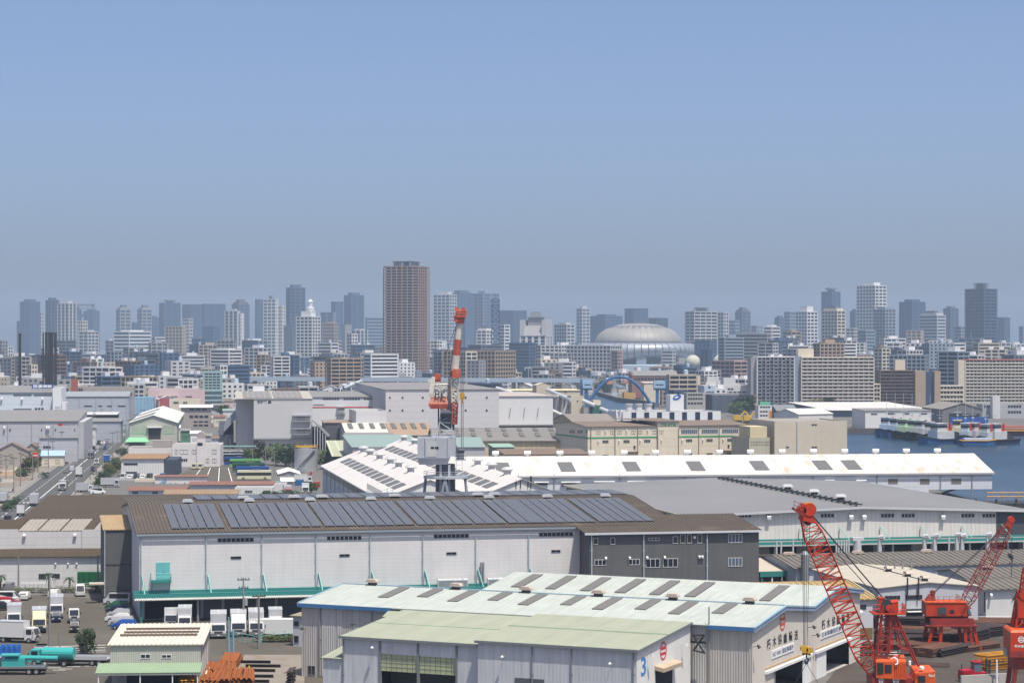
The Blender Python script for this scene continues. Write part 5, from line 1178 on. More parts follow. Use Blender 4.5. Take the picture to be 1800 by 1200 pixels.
def works():
 f=Fr.on(1544,1034,6.8,AS);L=f.t(1719,1030)[0]
 root=thing('workshop','cream roofed workshop with grey walls behind the gantry crane','workshop',f)
 wm=mat('cool grey wall',(.46,.47,.50),var=.05,streak=.05);rm=mat('cream sheet roof',(.37,.34,.29),var=.05,rib='y',pitch=.6,depth=.04,rust=.15,rustcol=(.38,.31,.25))
 gable_t(root,wm,rm,L,31,6.8,.75,.3,.55,.05)
 win_px(f,root,[(1555,1046,1582,1052.5),(1592,1046,1621.5,1052.5),(1593,1070,1622,1081)],panes=4,frame=FRAME_D);MB().box(f.t(1593,1075)[0],f.t(1622,1075)[0],-.8,-.02,3.0,3.12).build('awning',[WHITE],root)
 for px,py in ((1540,1003),(1571,1012),(1609,1022)):t=f.z(px,py,7.8)[1];ridge_vent(root,L/2,max(1.5,t),7.85,1.5,.7,m=mat('tan vent',(.45,.38,.32)),rz=R(90))
 mb=MB();mb.tube((L/2,.5,7.75),(L/2,31,7.75),.1);mb.build('ridge_pipe',[DARKM],root)
 for x in (1595,1614.5):s,z1=f.t(x,1014,-.3);MB().tube((s,-.35,4.9),(s,-.35,z1),.14).build('flue',[DARKM],root)
 for x in (1625,1633,1640,1648):s,t=f.z(x,1000,7.6);MB().path([(L-6+(x-1625)*.2,25,7),(L-6+(x-1625)*.2,25,9),(L-5.6+(x-1625)*.2,24.6,9.3)],.16,6).build('flue',[STEEL],root)
    # long brown corrugated shed behind
 g=Fr.on(1400,999,5.6,AS);L2=g.t(1850,990)[0]
 root=thing('shed','long low shed under dark brown corrugated roof below the teal canopy','shed',g)
 gable_s(root,BLUEW,BROWNC,L2,24,5.6,1.25,.5,1.1,.18)
 for x in (1387,1508,1629):s=g.t(x,980,11)[0];ridge_vent(root,s,11,6.75,2.1,.8,m=mat('tan vent',(.45,.38,.32)))
 for x,h_ in ((1365,3.2),(1373,3),(1394,3.4),(1470,3),(1474,3),(1479,3),(1484,3),(1488,3.2),(1492,3),(1546,3.5),(1625,3.5),(1643,3.6),(1668,3.3),(1682,3.7),(1691,3.5),(1736,3.6)):
  s=g.t(x,970,20)[0];big=x in (1546,1625,1643,1682,1691,1736);r=.42 if big else .16
  mb=MB();mb.tube((s,20,5.6),(s,20,5.6+h_),r,7);mb.tube((s,20,5.6+h_),(s+.7,19.4,5.75+h_),r*1.15,7) if big else None;mb.build('flue',[HOOD],root)
 s=g.t(1507,965,20)[0];mb=MB();mb.tube((s,20,5.6),(s,20,8.6),.8,10);mb.box(s-1.1,s+1.1,19.3,20.7,8.6,9.2);mb.build('flue',[HOOD],root)
 s=g.t(1402,985,3)[0];mb=MB();mb.tube((s,-1,1),(s,-1,8.2),.75,10);mb.lathe([(.75,8.2),(.5,8.7),(.05,8.85)],10,c=(s,-1));mb.build('dust_collector',[STEEL],root)
 for i,(x0,x1,ye,yb,lab) in enumerate(((1703,1850,1017,1040,'brown corrugated shed with blue walls behind the raised boom of the gantry crane'),(1733,1850,1036,1082,'pale walled shed with scalloped brown roof edge beside the small grey hut'))):
  g=Fr.on(x0,ye,5.2-i*.4,AS);L3=g.t(x1,ye)[0];r3=thing('shed',lab,'shed',g);gable_s(r3,BLUEW if i==0 else PALEW,BROWNC,L3,14,5.2-i*.4,.9,.6,1.1,.18)
  if i==0:ridge_vent(r3,g.t(1738,1003,6)[0],6,6.1,2,.8,m=mat('tan vent',(.45,.38,.32)))
  else:s,z=g.t(1740,1045);hood(r3,s,z,0,.4);downpipe(r3,g,1730,1040,1075,0,DARKM,.12)
    # grey hut
 bld('hut','small grey hut with cream flat roof beside the palm behind the crane','hut',1753,1782,1059,yb=1084,ang=AS,dep=7,wall=mat('dull grey wall',(.30,.29,.27)),roof=mat('cream sheet roof',(.37,.34,.29)),kind='mono',rise=.3)
    # pavilion
 r4,f4,L4,h4=bld('pavilion','open pavilion with beige roof and dark teal beams beside the charcoal wing','pavilion',1338,1408,1004,d=420,dep=13,wall=DARKIN,roof=mat('beige sheet roof',(.42,.37,.31),var=.06),kind='mono',rise=1.1,over=.6)
 MB().box(-.4,L4+.4,-.75,-.62,h4-.9,h4+.05).build('beam',[TEAL],r4)
 for k in range(5):MB().box(k*L4/4-.12,k*L4/4+.12,-.62,-.4,0,h4-.9).build('post',[WHITE if k else TEAL],r4)
BROWNC=mat('corrugated brown roof',(0.145,0.13,0.115),rough=.8,var=.10,streak=.05)
works()
# --- cream works building with the green stripe
def green_stripe_works():
 f=Fr.on(1033,750,13.9,17.5);L=f.t(1314,752)[0];W=38
 root=thing('factory','cream factory with a green stripe and green OKAYA lettering under brown roofs','factory',f)
 gm=mat('cream factory wall',(.62,.555,.44),var=.04,line=3.0,streak=.06);rm=mat('factory brown roof',(.17,.13,.10),var=.1,rib='x',pitch=.8,depth=.04)
 gable_s(root,gm,rm,L,W,13.9,1.3,.5)
 GR=mat('stripe green',(.02,.26,.10),rough=.5,var=.04)
 za,zb=f.t(1100,767.3)[1],f.t(1100,769.8)[1];MB().box(-.06,L,-.07,-.02,zb,za).build('stripe',[GR],root);MB().box(-.07,-.02,-.02,W,zb,za).build('stripe',[GR],root)
 a,b=f.t(1155,745)[0],f.t(1193,745)[0]
 MB().ext([(-.35,0),(20,0),(20,15.6),(-.35,15.7)],'x',a,b).build('tower_block',[gm],root);roof_sheet('roof',rm,root,(a-.4,-.9,15.75),(b+.4,-.9,15.75),(b+.4,20,16.3),(a-12,20,16.3))
 x0,z0=f.t(1161.5,749.5,-.36);x1,z1=f.t(1188.5,743.5,-.36);lettering('OKAYA',GR,root,x1-x0,z1-z0,(x0,-.37,z0),'front',.045)
 up=[(1048,757.5,1055,763),(1073,757.3,1080,763),(1085.5,757,1092.5,762.5),(1110,757,1117,762.5),(1122,757,1129,762),(1147,756.5,1154,762)]
 win_px(f,root,up,frame=FRAME_D,pane=False,t=-.02);win_px(f,root,[(1159.5,756.3,1166,761.8)],frame=FRAME_D,pane=False,t=-.36)
 for q in ((1197,754.5,1226,762),(1233,754,1262,761.5),(1269,753.5,1298,761)):win_px(f,root,[q],panes=8,glass=WIN_SKY,frame=FRAME_W)
 for x0,y0 in ((1059,773.7),(1096,773.3),(1132.5,772.6),(1206,771.7),(1242,771.2),(1278.5,770.8),(1059,799),(1132,798),(1206,796.5),(1242,796.5),(1278,796)):dark_row(root,f,x0,y0,x0+11,y0+4.2,4,gap=.15)
 win_px(f,root,[(1113.5,783,1117,790),(1279,781,1282.2,787.5),(1306,778,1309.5,785)],panes=1,frame=FRAME_D,name='door')
 for x0,x1,y in ((1101,1121,793.5),(1265,1286,791)):s0,z=f.t(x0,y);s1=f.t(x1,y)[0];mb=MB();mb.box(s0,s1,-1.4,-.02,z-.25,z);bo=mb.build('balcony',[mat('red brown steel',(.20,.10,.08))],root);mb=MB();railing(mb,[(s0,-1.35,z),(s1,-1.35,z)],1.1,.04,1.2);mb.build('railing',[STEEL],bo)
 for x in (1038.5,1081,1120.5,1228,1264,1300):downpipe(root,f,x,752,815,0,mat('brown pipe',(.22,.17,.13)),.14)
 for x in (1156,1192.5):downpipe(root,f,x,752,815,-.35,mat('brown pipe',(.22,.17,.13)),.14)
 for x,y in ((1051.5,775),(1088,774.5),(1125,774),(1162,773),(1199,773),(1235,772.5),(1271,772)):s,z=f.t(x,y);hood(root,s,z,-.05 if x !=1162 else -.36,.4,d=.5,hh=.6)
 for x,y in ((1064,757),(1101,756.5),(1138,756)):s,z=f.t(x,y);hood(root,s,z,-.05,.4,d=.5,hh=.6)
 for x0,x1 in ((1002,1005),(1007,1010),(1016,1019),(1021,1024),(1030,1033)):t0,zt=f.s(x0,756,0);t1,zb=f.s(x1,761,0);MB().box(-.12,-.01,min(t0,t1),max(t0,t1),zb,zt).build('window',[WIN_DARK],root)
green_stripe_works()
bld('office_block','blank beige block with thin wall pipe standing between cream factory and harbour','building',1361.5,1489,740,d=862,dep=30,wall=BEIGEW,rows=((1427,745,1437,747,2),(1427,784.5,1437,786.5,2),(1382,784.5,1388,786.5,1)),pipes=(1401,))
r_,f_,L_,h_=bld('office_block','yellowish grey annex with rows of windows wedged between factory and beige block','building',1317,1353,769,d=858,dep=22,wall=mat('weathered yellow wall',(.42,.39,.30),var=.1,streak=.2),win=[(x,776,x+4,782) for x in (1320,1326,1331,1337,1343,1348)],panes=1)
mb=MB();mb.box(.5,7,.5,14,h_,h_+4);mb.build('roof_house',[mat('yellow wall',(.55,.47,.30))],r_)
c_=thing('chimney','short orange and white chimney beside the blank beige block','chimney',loc=tuple(at_d(1354.5,742,905).xy)+(0,));MB().box(-.5,.5,-.5,.5,0,19.2).build('shaft',[mat('chimney orange',(.50,.20,.05),var=.1)],c_);MB().box(-.9,-.51,-.5,.5,0,19.5).build('white_side',[CREAMW],c_)
# --- striped white and navy plant with cooling fans and sign tower
def striped_plant():
 f=Fr.at(1095,1010,AS);L,h=f.t(1267,723.5);h=H-123.5*1010/F
 root=thing('plant_building','white plant building striped with navy panels and a blue oval on its tower','factory',f)
 block(root,mat('white panel',(.66,.67,.68),var=.04),FLATR,L,26,h-.4,.4);nv=mat('navy panel',(.018,.03,.065),rough=.4)
 for x in (1110,1132.5,1155,1177,1199,1222,1244):a,b=f.t(x,735)[0],f.t(x+8.5,735)[0];MB().box(a,b,-.12,-.01,h-6.5,h-.3).build('navy_panel',[nv],root)
 a,b=f.t(1178,700,8)[0],f.t(1202,700,8)[0];zt=f.t(1190,693.5,8)[1];MB().box(a,b,8,15,h-.1,zt).build('sign_tower',[MATS['white panel']],root)
 s,z=f.t(1190,698,8);mb=MB();mb.v=[];n=18
 mb.poly([(s+1.9*math.cos(i*2*math.pi/n),7.9,z+1.2*math.sin(i*2*math.pi/n)+.5*math.cos(i*2*math.pi/n)) for i in range(n)],[tuple(range(n))]);mb.build('emblem',[mat('emblem blue',(.03,.10,.35))],root)
 mb=MB();mb.poly([(s+.9*math.cos(i*2*math.pi/n)-.3,7.86,z+.35*math.sin(i*2*math.pi/n)+.2*math.cos(i*2*math.pi/n)) for i in range(n)],[tuple(range(n))]);mb.build('emblem_stripe',[WHITE],root)
 for x in (1105.5,1122.5,1139.5):
  s=f.t(x,720,10)[0];mb=MB();mb.lathe([(1.7,0),(1.5,1.6),(1.9,2.9),(1.9,3.2)],14);t_=mb.build('cooling_tower',[HOOD],None,f.w(s,10,h));tag(t_,'round grey cooling fan on the flat roof of the striped plant','cooling tower','cooling fans on the striped plant roof')
 a=f.t(1086,724)[0];mb=MB();mb.box(a,a+2.6,2,6,0,h-3);mb.hexa([(a,2,h-3),(a+1,2,h-3),(a+1,4,h-3),(a,4,h-3)],[(a-.4,2,h+.8),(a+.2,2,h+.8),(a+.2,4,h+.8),(a-.4,4,h+.8)]);mb.hexa([(a+1.6,2,h-3),(a+2.6,2,h-3),(a+2.6,4,h-3),(a+1.6,4,h-3)],[(a+1.7,2,h+.8),(a+2.4,2,h+.8),(a+2.4,4,h+.8),(a+1.7,4,h+.8)]);mb.build('hopper',[MATS['white panel']],root)
striped_plant()
bld('shed','taupe ribbed shed with low gable behind the cream factory','shed',1007,1083,741,d=960,dep=34,wall=TANW,roof=mat('taupe roof',(.21,.185,.165)),kind='gs',rise=2.6)
# --- big pale warehouses in the middle
def big_grey():
 r,f,L,h=bld('warehouse','huge blank pale grey warehouse with two rows of small square windows behind the crane','warehouse',678,877,685,d=1020,ang=9,dep=150,wall=mat('blank pale wall',(.53,.525,.535),var=.03,line=2.5),roof=GREYR,kind='mono',rise=.5)
 for y in (697.2,719.7):
  for x in (684,706,741.5,817,854):dark_row(r,f,x,y,x+3,y+2.8,1,gap=0)
 r2,f2,L2,h2=bld('warehouse','lower flat roofed wing with blue shaded end against the huge grey warehouse','warehouse',626,680,722,d=985,ang=9,dep=34,wall=mat('blank pale wall',(.5,.5,.5)),roof=mat('cream flat roof',(.40,.38,.33)),par=.9)
 r3,f3,L3,h3=bld('warehouse','blank white warehouse with open dark ground floor left of the conveyors','warehouse',877,972,696.5,d=1035,ang=9,dep=70,wall=mat('blank white wall',(.62,.615,.61),var=.03),roof=mat('pinkish flat roof',(.38,.34,.31)),kind='mono',rise=.4)
 for x in (895,920,944):s,z=f3.t(x,734);MB().tube((s,-.3,z),(s+.6,-.3,z+4.5),.15).build('wall_brace',[STEEL],r3)
 MB().box(-1,L3,-6,-.02,8.7,9.2).build('canopy',[GREYR],r3);MB().box(-1,L3,-.06,-.01,0,8.6).build('loading_door',[DARKIN],r3)  # near-black sheet stands in for shade of the open ground floor
 bld('warehouse','white logistics warehouse crossed by one thin red line','warehouse',547,664,698,d=1075,ang=9,dep=60,wall=mat('logistics white',(.63,.64,.65),var=.03),roof=GREYR,kind='mono',rise=1.2,rows=((568,700,597,702,6),(604,700,634,702,6),(640,700,660,702,4)))
 f4=Fr.at(547,1075,9);p=[o for o in COL.objects if o.get('label','').startswith('white logistics')][0]
 s0,z0=f4.t(547,716.5);s1,z1=f4.t(664,715);MB().box(s0,s1,-.1,-.02,z0,z0+.45).build('stripe',[mat('stripe red',(.55,.06,.06))],p)
 a,zz=f4.t(550,713.5);lettering('ogistics',mat('sign black',(.02,.02,.02)),p,5.2,1.0,(a,-.06,zz),'front',.02)
 for x,y in ((592,720),(592,742)):s,z=f4.t(x,y);mb=MB();mb.box(s,s+3.8,-1.5,-.02,z-2,z-1.6);mb.box(s,s+3.8,-1.5,-.02,z+1,z+1.3);railing(mb,[(s,-1.4,z-1.6),(s+3.8,-1.4,z-1.6)],1,.05,.6);mb.build('balcony',[STEEL],p)
big_grey()
def storage_cube():
 f=Fr.on(446,701,21.5,AR);d=f.y;root=thing('warehouse','tall blank grey storage warehouse with black lettering and panelled roof beside the tank','warehouse',f)
 wm=mat('blank grey wall',(.50,.495,.495),var=.03);L=f.t(549,701)[0];s0=f.t(415,701,9)[0]
 mb=MB();mb.box(0,L,0,60,4.6,21.5);mb.box(.6,L,1.2,60,0,4.59);mb.box(s0,-.01,9,60,0,21.5);mb.build('wall',[wm],root)
 sol=mat('panelled roof',(.21,.20,.185),rough=.5,var=.05,grid=(2.4,3.0));roof_sheet('roof',mat('cream grey roof',(.36,.34,.30)),root,(s0-.3,-.3,21.6),(L+.3,-.3,21.6),(L+.3,62,23.6),(s0-.3,62,23.6))
 for a,b in ((s0+3,s0+(L-s0)*.47),(s0+(L-s0)*.5,L-4)):MB().hexa([(a,3,21.85),(b,3,21.85),(b,56,23.55),(a,56,23.55)],[(a,3,21.95),(b,3,21.95),(b,56,23.65),(a,56,23.65)]).build('solar_panel',[sol],root)
 x0,z0=f.t(452,709.5);x1,z1=f.t(477,703);lettering('杉村倉庫',mat('sign black',(.02,.02,.02)),root,x1-x0,z1-z0,(x0,-.03,z0),'front',.035)
 for y in (729,752):
  a,z=f.t(514,y);b=f.t(546,y)[0];mb=MB();mb.box(a,b,-1.8,-.02,z-.5,z);mb.box(a,b,-1.8,-.02,z-2.9,z-2.5);mb.box(a+1.8,b-2.2,-.2,-.02,z-2.5,z-.5);railing(mb,[(a,-1.75,z-2.5),(b,-1.75,z-2.5)],1,.05,.8);mb.build('balcony',[mat('balcony grey',(.30,.31,.33))],root)
 for x in (460,473,482,492,503,514,526):dark_row(root,f,x,780,x+8.5,784,2,t=1.2,gap=.12)
 mb=MB();mb.box(0,L,-.1,-.02,4.3,4.9);mb.build('band',[mat('balcony grey',(.3,.31,.33))],root)
    # dark ramp roofs on either side
 g=Fr.at(384,1000,AR);r2=thing('loading_canopy','dark sloping loading canopy at the side of the tall storage warehouse','canopy',g)
 mb=MB();mb.hexa([(0,0,0),(6.5,0,0),(6.5,60,0),(0,60,0)],[(0,0,6),(6.5,0,6),(6.5,60,10),(0,60,10)]);mb.build('wall',[mat('dark navy wall',(.05,.06,.08))],r2)
 mb=MB();mb.hexa([(2.2,-1,7),(7.6,-1,13),(7.6,58,15),(2.2,58,9)],[(2.2,-1,7.2),(7.6,-1,13.2),(7.6,58,15.2),(2.2,58,9.2)]);mb.build('roof',[mat('slate roof',(.17,.18,.19))],r2)
 g=Fr.at(551,985,AR);r3=thing('loading_canopy','grey canopy sloping down between storage warehouse and old sheds','canopy',g)
 mb=MB();mb.hexa([(0,0,12),(6,-4,5.6),(9,30,5.6),(0,30,12)],[(0,0,12.3),(6,-4,5.9),(9,30,5.9),(0,30,12.3)]);mb.build('roof',[mat('slate roof',(.17,.18,.19))],r3);mb=MB()
 for k in range(5):mb.tube((.5+k*1.1,-1+k*-.6,0),(.5+k*1.1,-1+k*-.6,11-k*1.1),.2)
 mb.build('post',[HOOD],r3);MB().box(0.2,14,31,33,0,9).build('back_wall',[MATS['dark navy wall']],r3)
storage_cube()
# row of old sheds
OLD='old sheds in a row behind the white gables'
for x0,x1,m,wl,lab in ((612,690,mat('bleached roof',(.50,.48,.45),var=.10,rust=.2,rustcol=(.36,.33,.30)),GREYW,'old shed with bleached whitish roof before the huge grey warehouse'),(690.5,762,mat('rust tan roof',(.30,.215,.15),var=.14),CREAMW,'old shed with rusty tan roof before the huge grey warehouse'),(764,992,mat('weathered grey roof',(.185,.175,.165),var=.12,scale=.1,streak=.1),mat('ochre wall',(.50,.41,.27),var=.08,rib='v',pitch=2,depth=.05,streak=.15),'long old shed with weathered grey roof and ochre walls beside the cream factory')):
 wide=x0>760
 r,f,L,h=bld('old_shed',lab,'shed',x0,x1,775 if wide else 765,d=905 if wide else 950,ang=4 if wide else 8,dep=58,wall=wl,roof=m,kind='gs',rise=4.0,over=.8,group=OLD)
 n=8 if wide else 4
 for k in range(n):
  s=L*(k+.5)/n;kk=4.0/29
  for ta,tb in ((8,16),(20,27)) if wide else ((14,26),):o=MB().hexa([(s-.9,ta,h+kk*ta+.2),(s+.9,ta,h+kk*ta+.2),(s+.9,tb,h+kk*tb+.2),(s-.9,tb,h+kk*tb+.2)],[(s-.9,ta,h+kk*ta+.5),(s+.9,ta,h+kk*ta+.5),(s+.9,tb,h+kk*tb+.5),(s-.9,tb,h+kk*tb+.5)]).build('roof_light',[mat('dull roof light',(.12,.12,.11))],r)
bld('low_shed','low grey lean-to with skylights in front of the bleached shed','shed',614,700,775,d=905,ang=8,dep=30,wall=GREYW,roof=GREYR,kind='mono',rise=2.0)
TQ=mat('pale turquoise roof',(.21,.285,.27),var=.1)
bld('low_shed','low shed with pale turquoise roof behind the white roof, beside the bleached shed','shed',620,742,786,d=770,ang=8,dep=46,wall=GREYW,roof=TQ,kind='mono',rise=2.2)
bld('low_shed','low turquoise roofed shed just beyond the crane hook','shed',806,852,786,d=775,ang=4,dep=36,wall=GREYW,roof=TQ,kind='mono',rise=1.8)
bld('hut','small green grey hut in front of the ochre shed wall','hut',868,904,786,d=800,ang=8,dep=14,wall=mat('green grey wall',(.30,.34,.32)),roof=mat('green hut roof',(.24,.36,.30)),kind='mono',rise=.6)
bld('low_shed','flat brown roofed shed directly behind the long white warehouse','shed',888,1035,799,d=760,ang=7,dep=22,wall=TANW,roof=BROWNR,kind='mono',rise=.8)
bld('low_shed','open grey shed with yellow green translucent roof by the dark ramp','shed',585,615,802,d=800,ang=AR,dep=52,wall=DARKIN,roof=mat('translucent roof',(.33,.35,.25),var=.1,grid=(3,4)),kind='mono',rise=3.2)
bld('low_shed','grey brown flat store with dark openings between storage warehouse and bleached shed','shed',570,622,743,d=1000,ang=AR,dep=25,wall=mat('dark store wall',(.09,.09,.10)),roof=mat('rusty flat roof',(.25,.19,.15)),kind='mono',rise=.4)
# storage tank
c0=at_z(538,829,0);r_=thing('storage_tank','grey cylindrical tank with yellow railed top beside the trees','tank',loc=tuple(c0));mb=MB();mb.lathe([(4.1,0),(4.1,8.3)],32);mb.lathe([(4.1,8.3),(.3,8.9)],32);mb.build('shell',[mat('tank grey',(.30,.31,.33),rough=.5,streak=.1,line=2.1)],r_)
mb=MB();railing(mb,[(4*math.cos(a),4*math.sin(a),8.3) for a in [i*math.pi/8 for i in range(17)]],1.1,.06,1.6);mb.box(-3.6,3.6,-2.5,2.5,8.7,8.95);mb.build('top_railing',[mat('tank yellow',(.45,.27,.05))],r_)
mb=MB()
for i in range(18):a=-2.6+i*.11;mb.box(4.25*math.cos(a)-.4,4.25*math.cos(a)+.4,4.4*math.sin(a)-.3,4.4*math.sin(a)+.3,i*.46,i*.46+.1)
mb.build('stair',[STEEL],r_)
bld('pump_box','small red box at the foot of the grey tank','box',545,549,829,yb=834,dep=1.2,wall=mat('red box',(.45,.02,.03)),par=.05)
# --- conveyors, silos
def tube_between(label,a,da,b,db,r=.95,m=None):
 p,q=at_d(*a,da),at_d(*b,db);o=bpy.data.objects.new('conveyor',None);COL.objects.link(o);o.location=p;tag(o,label,'conveyor')
 mb=MB();mb.tube((0,0,0),q-p,r,10);mb.build('tube',[m or HOOD],o)
 mb=MB();c=(q-p)*.5;mb.box(c.x-.3,c.x+.3,c.y-.3,c.y+.3,-p.z,c.z-r*.8);mb.build('trestle',[STEEL],o)
tube_between('white enclosed conveyor sloping down onto the blank white warehouse roof',(873,682),1130,(910,694),1120)
tube_between('white enclosed conveyor running from beige tower to beige box on legs',(962,685),1150,(1004,703),1080)
tube_between('white enclosed conveyor between beige box on legs and green kiosk',(1025,704),1080,(1046,713),1075)
tube_between('white enclosed conveyor falling from green kiosk to the taupe shed',(1056,718),1075,(1090,732),1060)
tube_between('white conveyor standing steeply below the beige box on legs',(1000,704),1085,(990,730),1085,.8)
tube_between('white conveyor sloping beside the open ground floor',(968,720),1090,(992,731),1085,.8)
tube_between('thin pale blue conveyor rising to the cream tower by the brown high rise',(606,682),1300,(637,669),1300,1.0,BLUEW)
bld('transfer_tower','beige conveyor tower standing above the blank white warehouse','tower',943,968,677,d=1150,dep=9,wall=BEIGEW,roof=BEIGEW,kind='gt',rise=1.0,over=.1)
r_,f_,L_,h_=bld('transfer_tower','beige conveyor box raised on steel legs beside the grey silos','tower',1004,1026,695.5,d=1080,dep=8,wall=BEIGEW,roof=BEIGEW,kind='flat',par=.2,rows=((1014,704,1017,706,1),))
bld('kiosk','small green kiosk with cream roof box among the conveyors','kiosk',1042,1058,712,d=1075,dep=7,wall=mat('deep green wall',(.03,.12,.10)),roof=GREYR,par=.2);bld('kiosk','cream box on top of the green kiosk','box',1043,1056,703,d=1078,dep=5,wall=CREAMW,par=.1)
for i,(x0,x1,yt,lab) in enumerate(((972,989,697,'grey ribbed silo next to the blank white warehouse'),(990,1003,699,'narrower grey ribbed silo beneath the white conveyor'))):
 p=at_d((x0+x1)/2,yt,1110);w_=(x1-x0)/2*1110/F;r_=thing('silo',lab,'silo',loc=(p.x,p.y,0));mb=MB();mb.lathe([(w_,0),(w_,p.z),(.2,p.z+1)],20);mb.build('shell',[mat('silo grey',(.26,.26,.27),rib='v',pitch=1.2,depth=.1,var=.1,streak=.1)],r_);mb=MB();railing(mb,[(-w_,-w_-.2,p.z),(w_,-w_-.2,p.z)],1.1,.07,1.5);mb.build('railing',[STEEL],r_)
bld('long_store','long low beige store with yellow roof edge behind the beige conveyor tower','building',885,1020,686.5,d=1230,ang=9,dep=18,wall=BEIGEW,roof=mat('pale yellow edge',(.58,.52,.34)),kind='mono',rise=.4,rows=((903,688,906,690,1),(926,688,929,690,1),(993,688,996,690,1)))
# --- left side: road, works, houses
def left_side():
    # tall pale works with the blue roof sign
 r,f,L,h=bld('warehouse','pale blue white warehouse with a blue Japanese roof sign and sunlit end wall','warehouse',-40,92,690,d=1050,ang=AR,dep=46,wall=mat('ice blue wall',(.56,.62,.68),var=.04,line=3.5),roof=GREYR,kind='mono',rise=2.2,rows=((24,693,56,695.3,8),(60,693,92,695.3,8),(24,718,56,720.3,8),(61,717,78,721.5,3)))
 MB().box(0,L,-.5,-.02,h-10,h-9.4).build('ledge',[GREYW],r)
 for x in (3,39,75):s,z=f.t(x,701);hood(r,s,z,0,.8,d=.9,hh=1)
 r2,f2,L2,h2=bld('stair_tower','white block painted as the sunlit end of the pale warehouse with the blue sign','building',92.5,108,682,d=1046,ang=AR,dep=30,wall=mat('painted sunlit white',(.66,.68,.70),var=.03),win=((97,715,105,720),),panes=4);bld('stair_tower','lower white block beside the painted sunlit end','building',108.5,116,707,d=1046,ang=AR,dep=14,wall=MATS['painted sunlit white'])  # warehouse's sunlit end wall, built as blocks with sun put into the colour
 p=at_d(56,682.5,1066);w_=37*1066/F;z0=p.z;sg=thing('roof_sign','blue roof sign with white Japanese characters on the pale warehouse','sign',loc=(p.x,p.y,0),rz=R(AR));MB().box(0,w_,0,.6,z0,z0+1.9).build('board',[mat('sign deep blue',(.012,.07,.30))],sg)
 lettering('西濃運輸',mat('sign white',(.74,.74,.74)),sg,w_*.9,1.45,(w_*.05,-.01,z0+.22),'front',.03);mb=MB()
 for k in range(5):mb.tube((k*w_/4,.7,z0-3),(k*w_/4,.7,z0+1.8),.1)
 mb.build('support',[STEEL],sg)
 bld('warehouse','long blue grey warehouse with downpipes behind the pale works','warehouse',100,226,697,d=1230,ang=AR,dep=40,wall=mat('blue grey wall',(.36,.39,.44),var=.05,line=4),roof=mat('blue grey roof',(.24,.26,.28)),kind='gs',rise=2.2,pipes=(140,169,197,223),rows=((148,712.5,162,714.5,6),(173,712.5,180,714.5,3),(189,712.5,197,714.5,3),(207,712.5,221,714.5,6)))
 bld('shed','low dark shed with pale roof edge in front of the blue grey warehouse','shed',112,205,729,d=1150,ang=AR,dep=24,wall=DARKIN,roof=mat('pale shed roof',(.45,.46,.46)),kind='mono',rise=.6)
 bld('shed','long low grey shed beside the parked cars and the road','shed',148,212,741,d=1060,ang=AR,dep=26,wall=mat('blue grey wall',(.36,.39,.44)),roof=GREYR,kind='mono',rise=.7)
 r,f,L,h=bld('warehouse','grey warehouse with a small red mark under its eave beside the road','warehouse',-50,136,741,d=905,ang=AR,dep=62,wall=mat('mid grey wall',(.42,.425,.45),var=.05,line=3.0),roof=GREYR,kind='mono',rise=2.6,pipes=(14,56,94),rows=((16.5,754,19.5,757.5,1),(72,754,74.5,757.5,1),(96.5,754,99,757.5,1),(130.5,754,132.5,757.5,1),(17,782,33,785,4)))
 MB().box(L-.01+.02,L+2.4,1,60,0,h-.3).build('end_bay',[mat('grey wall',(.4,.4,.42))],r)
 for x in (8,82.5,86):s,z=f.t(x,752);hood(r,s,z,0,.6,d=.8,hh=1.2)
 s,z=f.t(106,746);n=14;mb=MB();mb.poly([(s+1.0*math.cos(i*2*math.pi/n),-.04,z+.5*math.sin(i*2*math.pi/n)) for i in range(n)],[tuple(range(n))]);mb.build('emblem',[mat('sign red',(.5,.03,.05))],r);lettering('ロジスティクス',mat('sign black',(.02,.02,.02)),r,4.4,.5,(f.t(112,746)[0],-.03,z-.3),'front',.02)
 bld('annex','lower grey annex with pale lintel in front of the warehouse with the red mark','annex',69,136,770,d=880,ang=AR,dep=6,wall=mat('mid grey wall',(.42,.425,.45)),roof=GREYR,kind='mono',rise=.3,rows=((76,784,90,787,3),))
    # chimneys
 for x,yt,lab in ((35,586,'single tall black chimney standing apart beside the pale works'),(76,585,'thin black chimney first in the cluster behind the blue sign'),(81.5,584,'stout black chimney second in the cluster behind the blue sign'),(87,584,'stout black chimney in the middle of the cluster behind the blue sign'),(91.5,584,'black chimney fourth in the cluster behind the blue sign'),(97.5,585,'red footed black chimney last in the cluster behind the blue sign')):
  p=at_d(x,yt,1500);o=thing('chimney',lab,'chimney',loc=(p.x,p.y,0),group='black chimneys');mb=MB();r0=.85 if x !=76 else .45;mb.lathe([(r0*1.3,0),(r0,p.z)],10);mb.build('stack',[mat('chimney black',(.022,.02,.022),rough=.7)],o);MB().lathe([(r0*1.25,p.z-.6),(r0*1.25,p.z)],10).build('rim',[DARKM],o)
 p=at_d(78,584.5,1500);q=at_d(99,584.5,1500);o=thing('catwalk','thin steel catwalk linking the tops of the black chimneys','catwalk',loc=p);MB().box(0,q.x-p.x,-.5,.5,-.5,0).build('deck',[DARKM],o)
 bld('office_block','brown office block with red stair tower behind the blue grey warehouse','building',110,235,680,d=1420,ang=AR,dep=22,wall=mat('taupe wall',(.33,.29,.27)),rows=((113,683,121,687,2),(138,683,146,687,2)));bld('stair_tower','brick red stair tower rising over the blue grey warehouse','tower',125,136,666,d=1412,ang=AR,dep=6,wall=mat('brick red wall',(.30,.09,.06)))
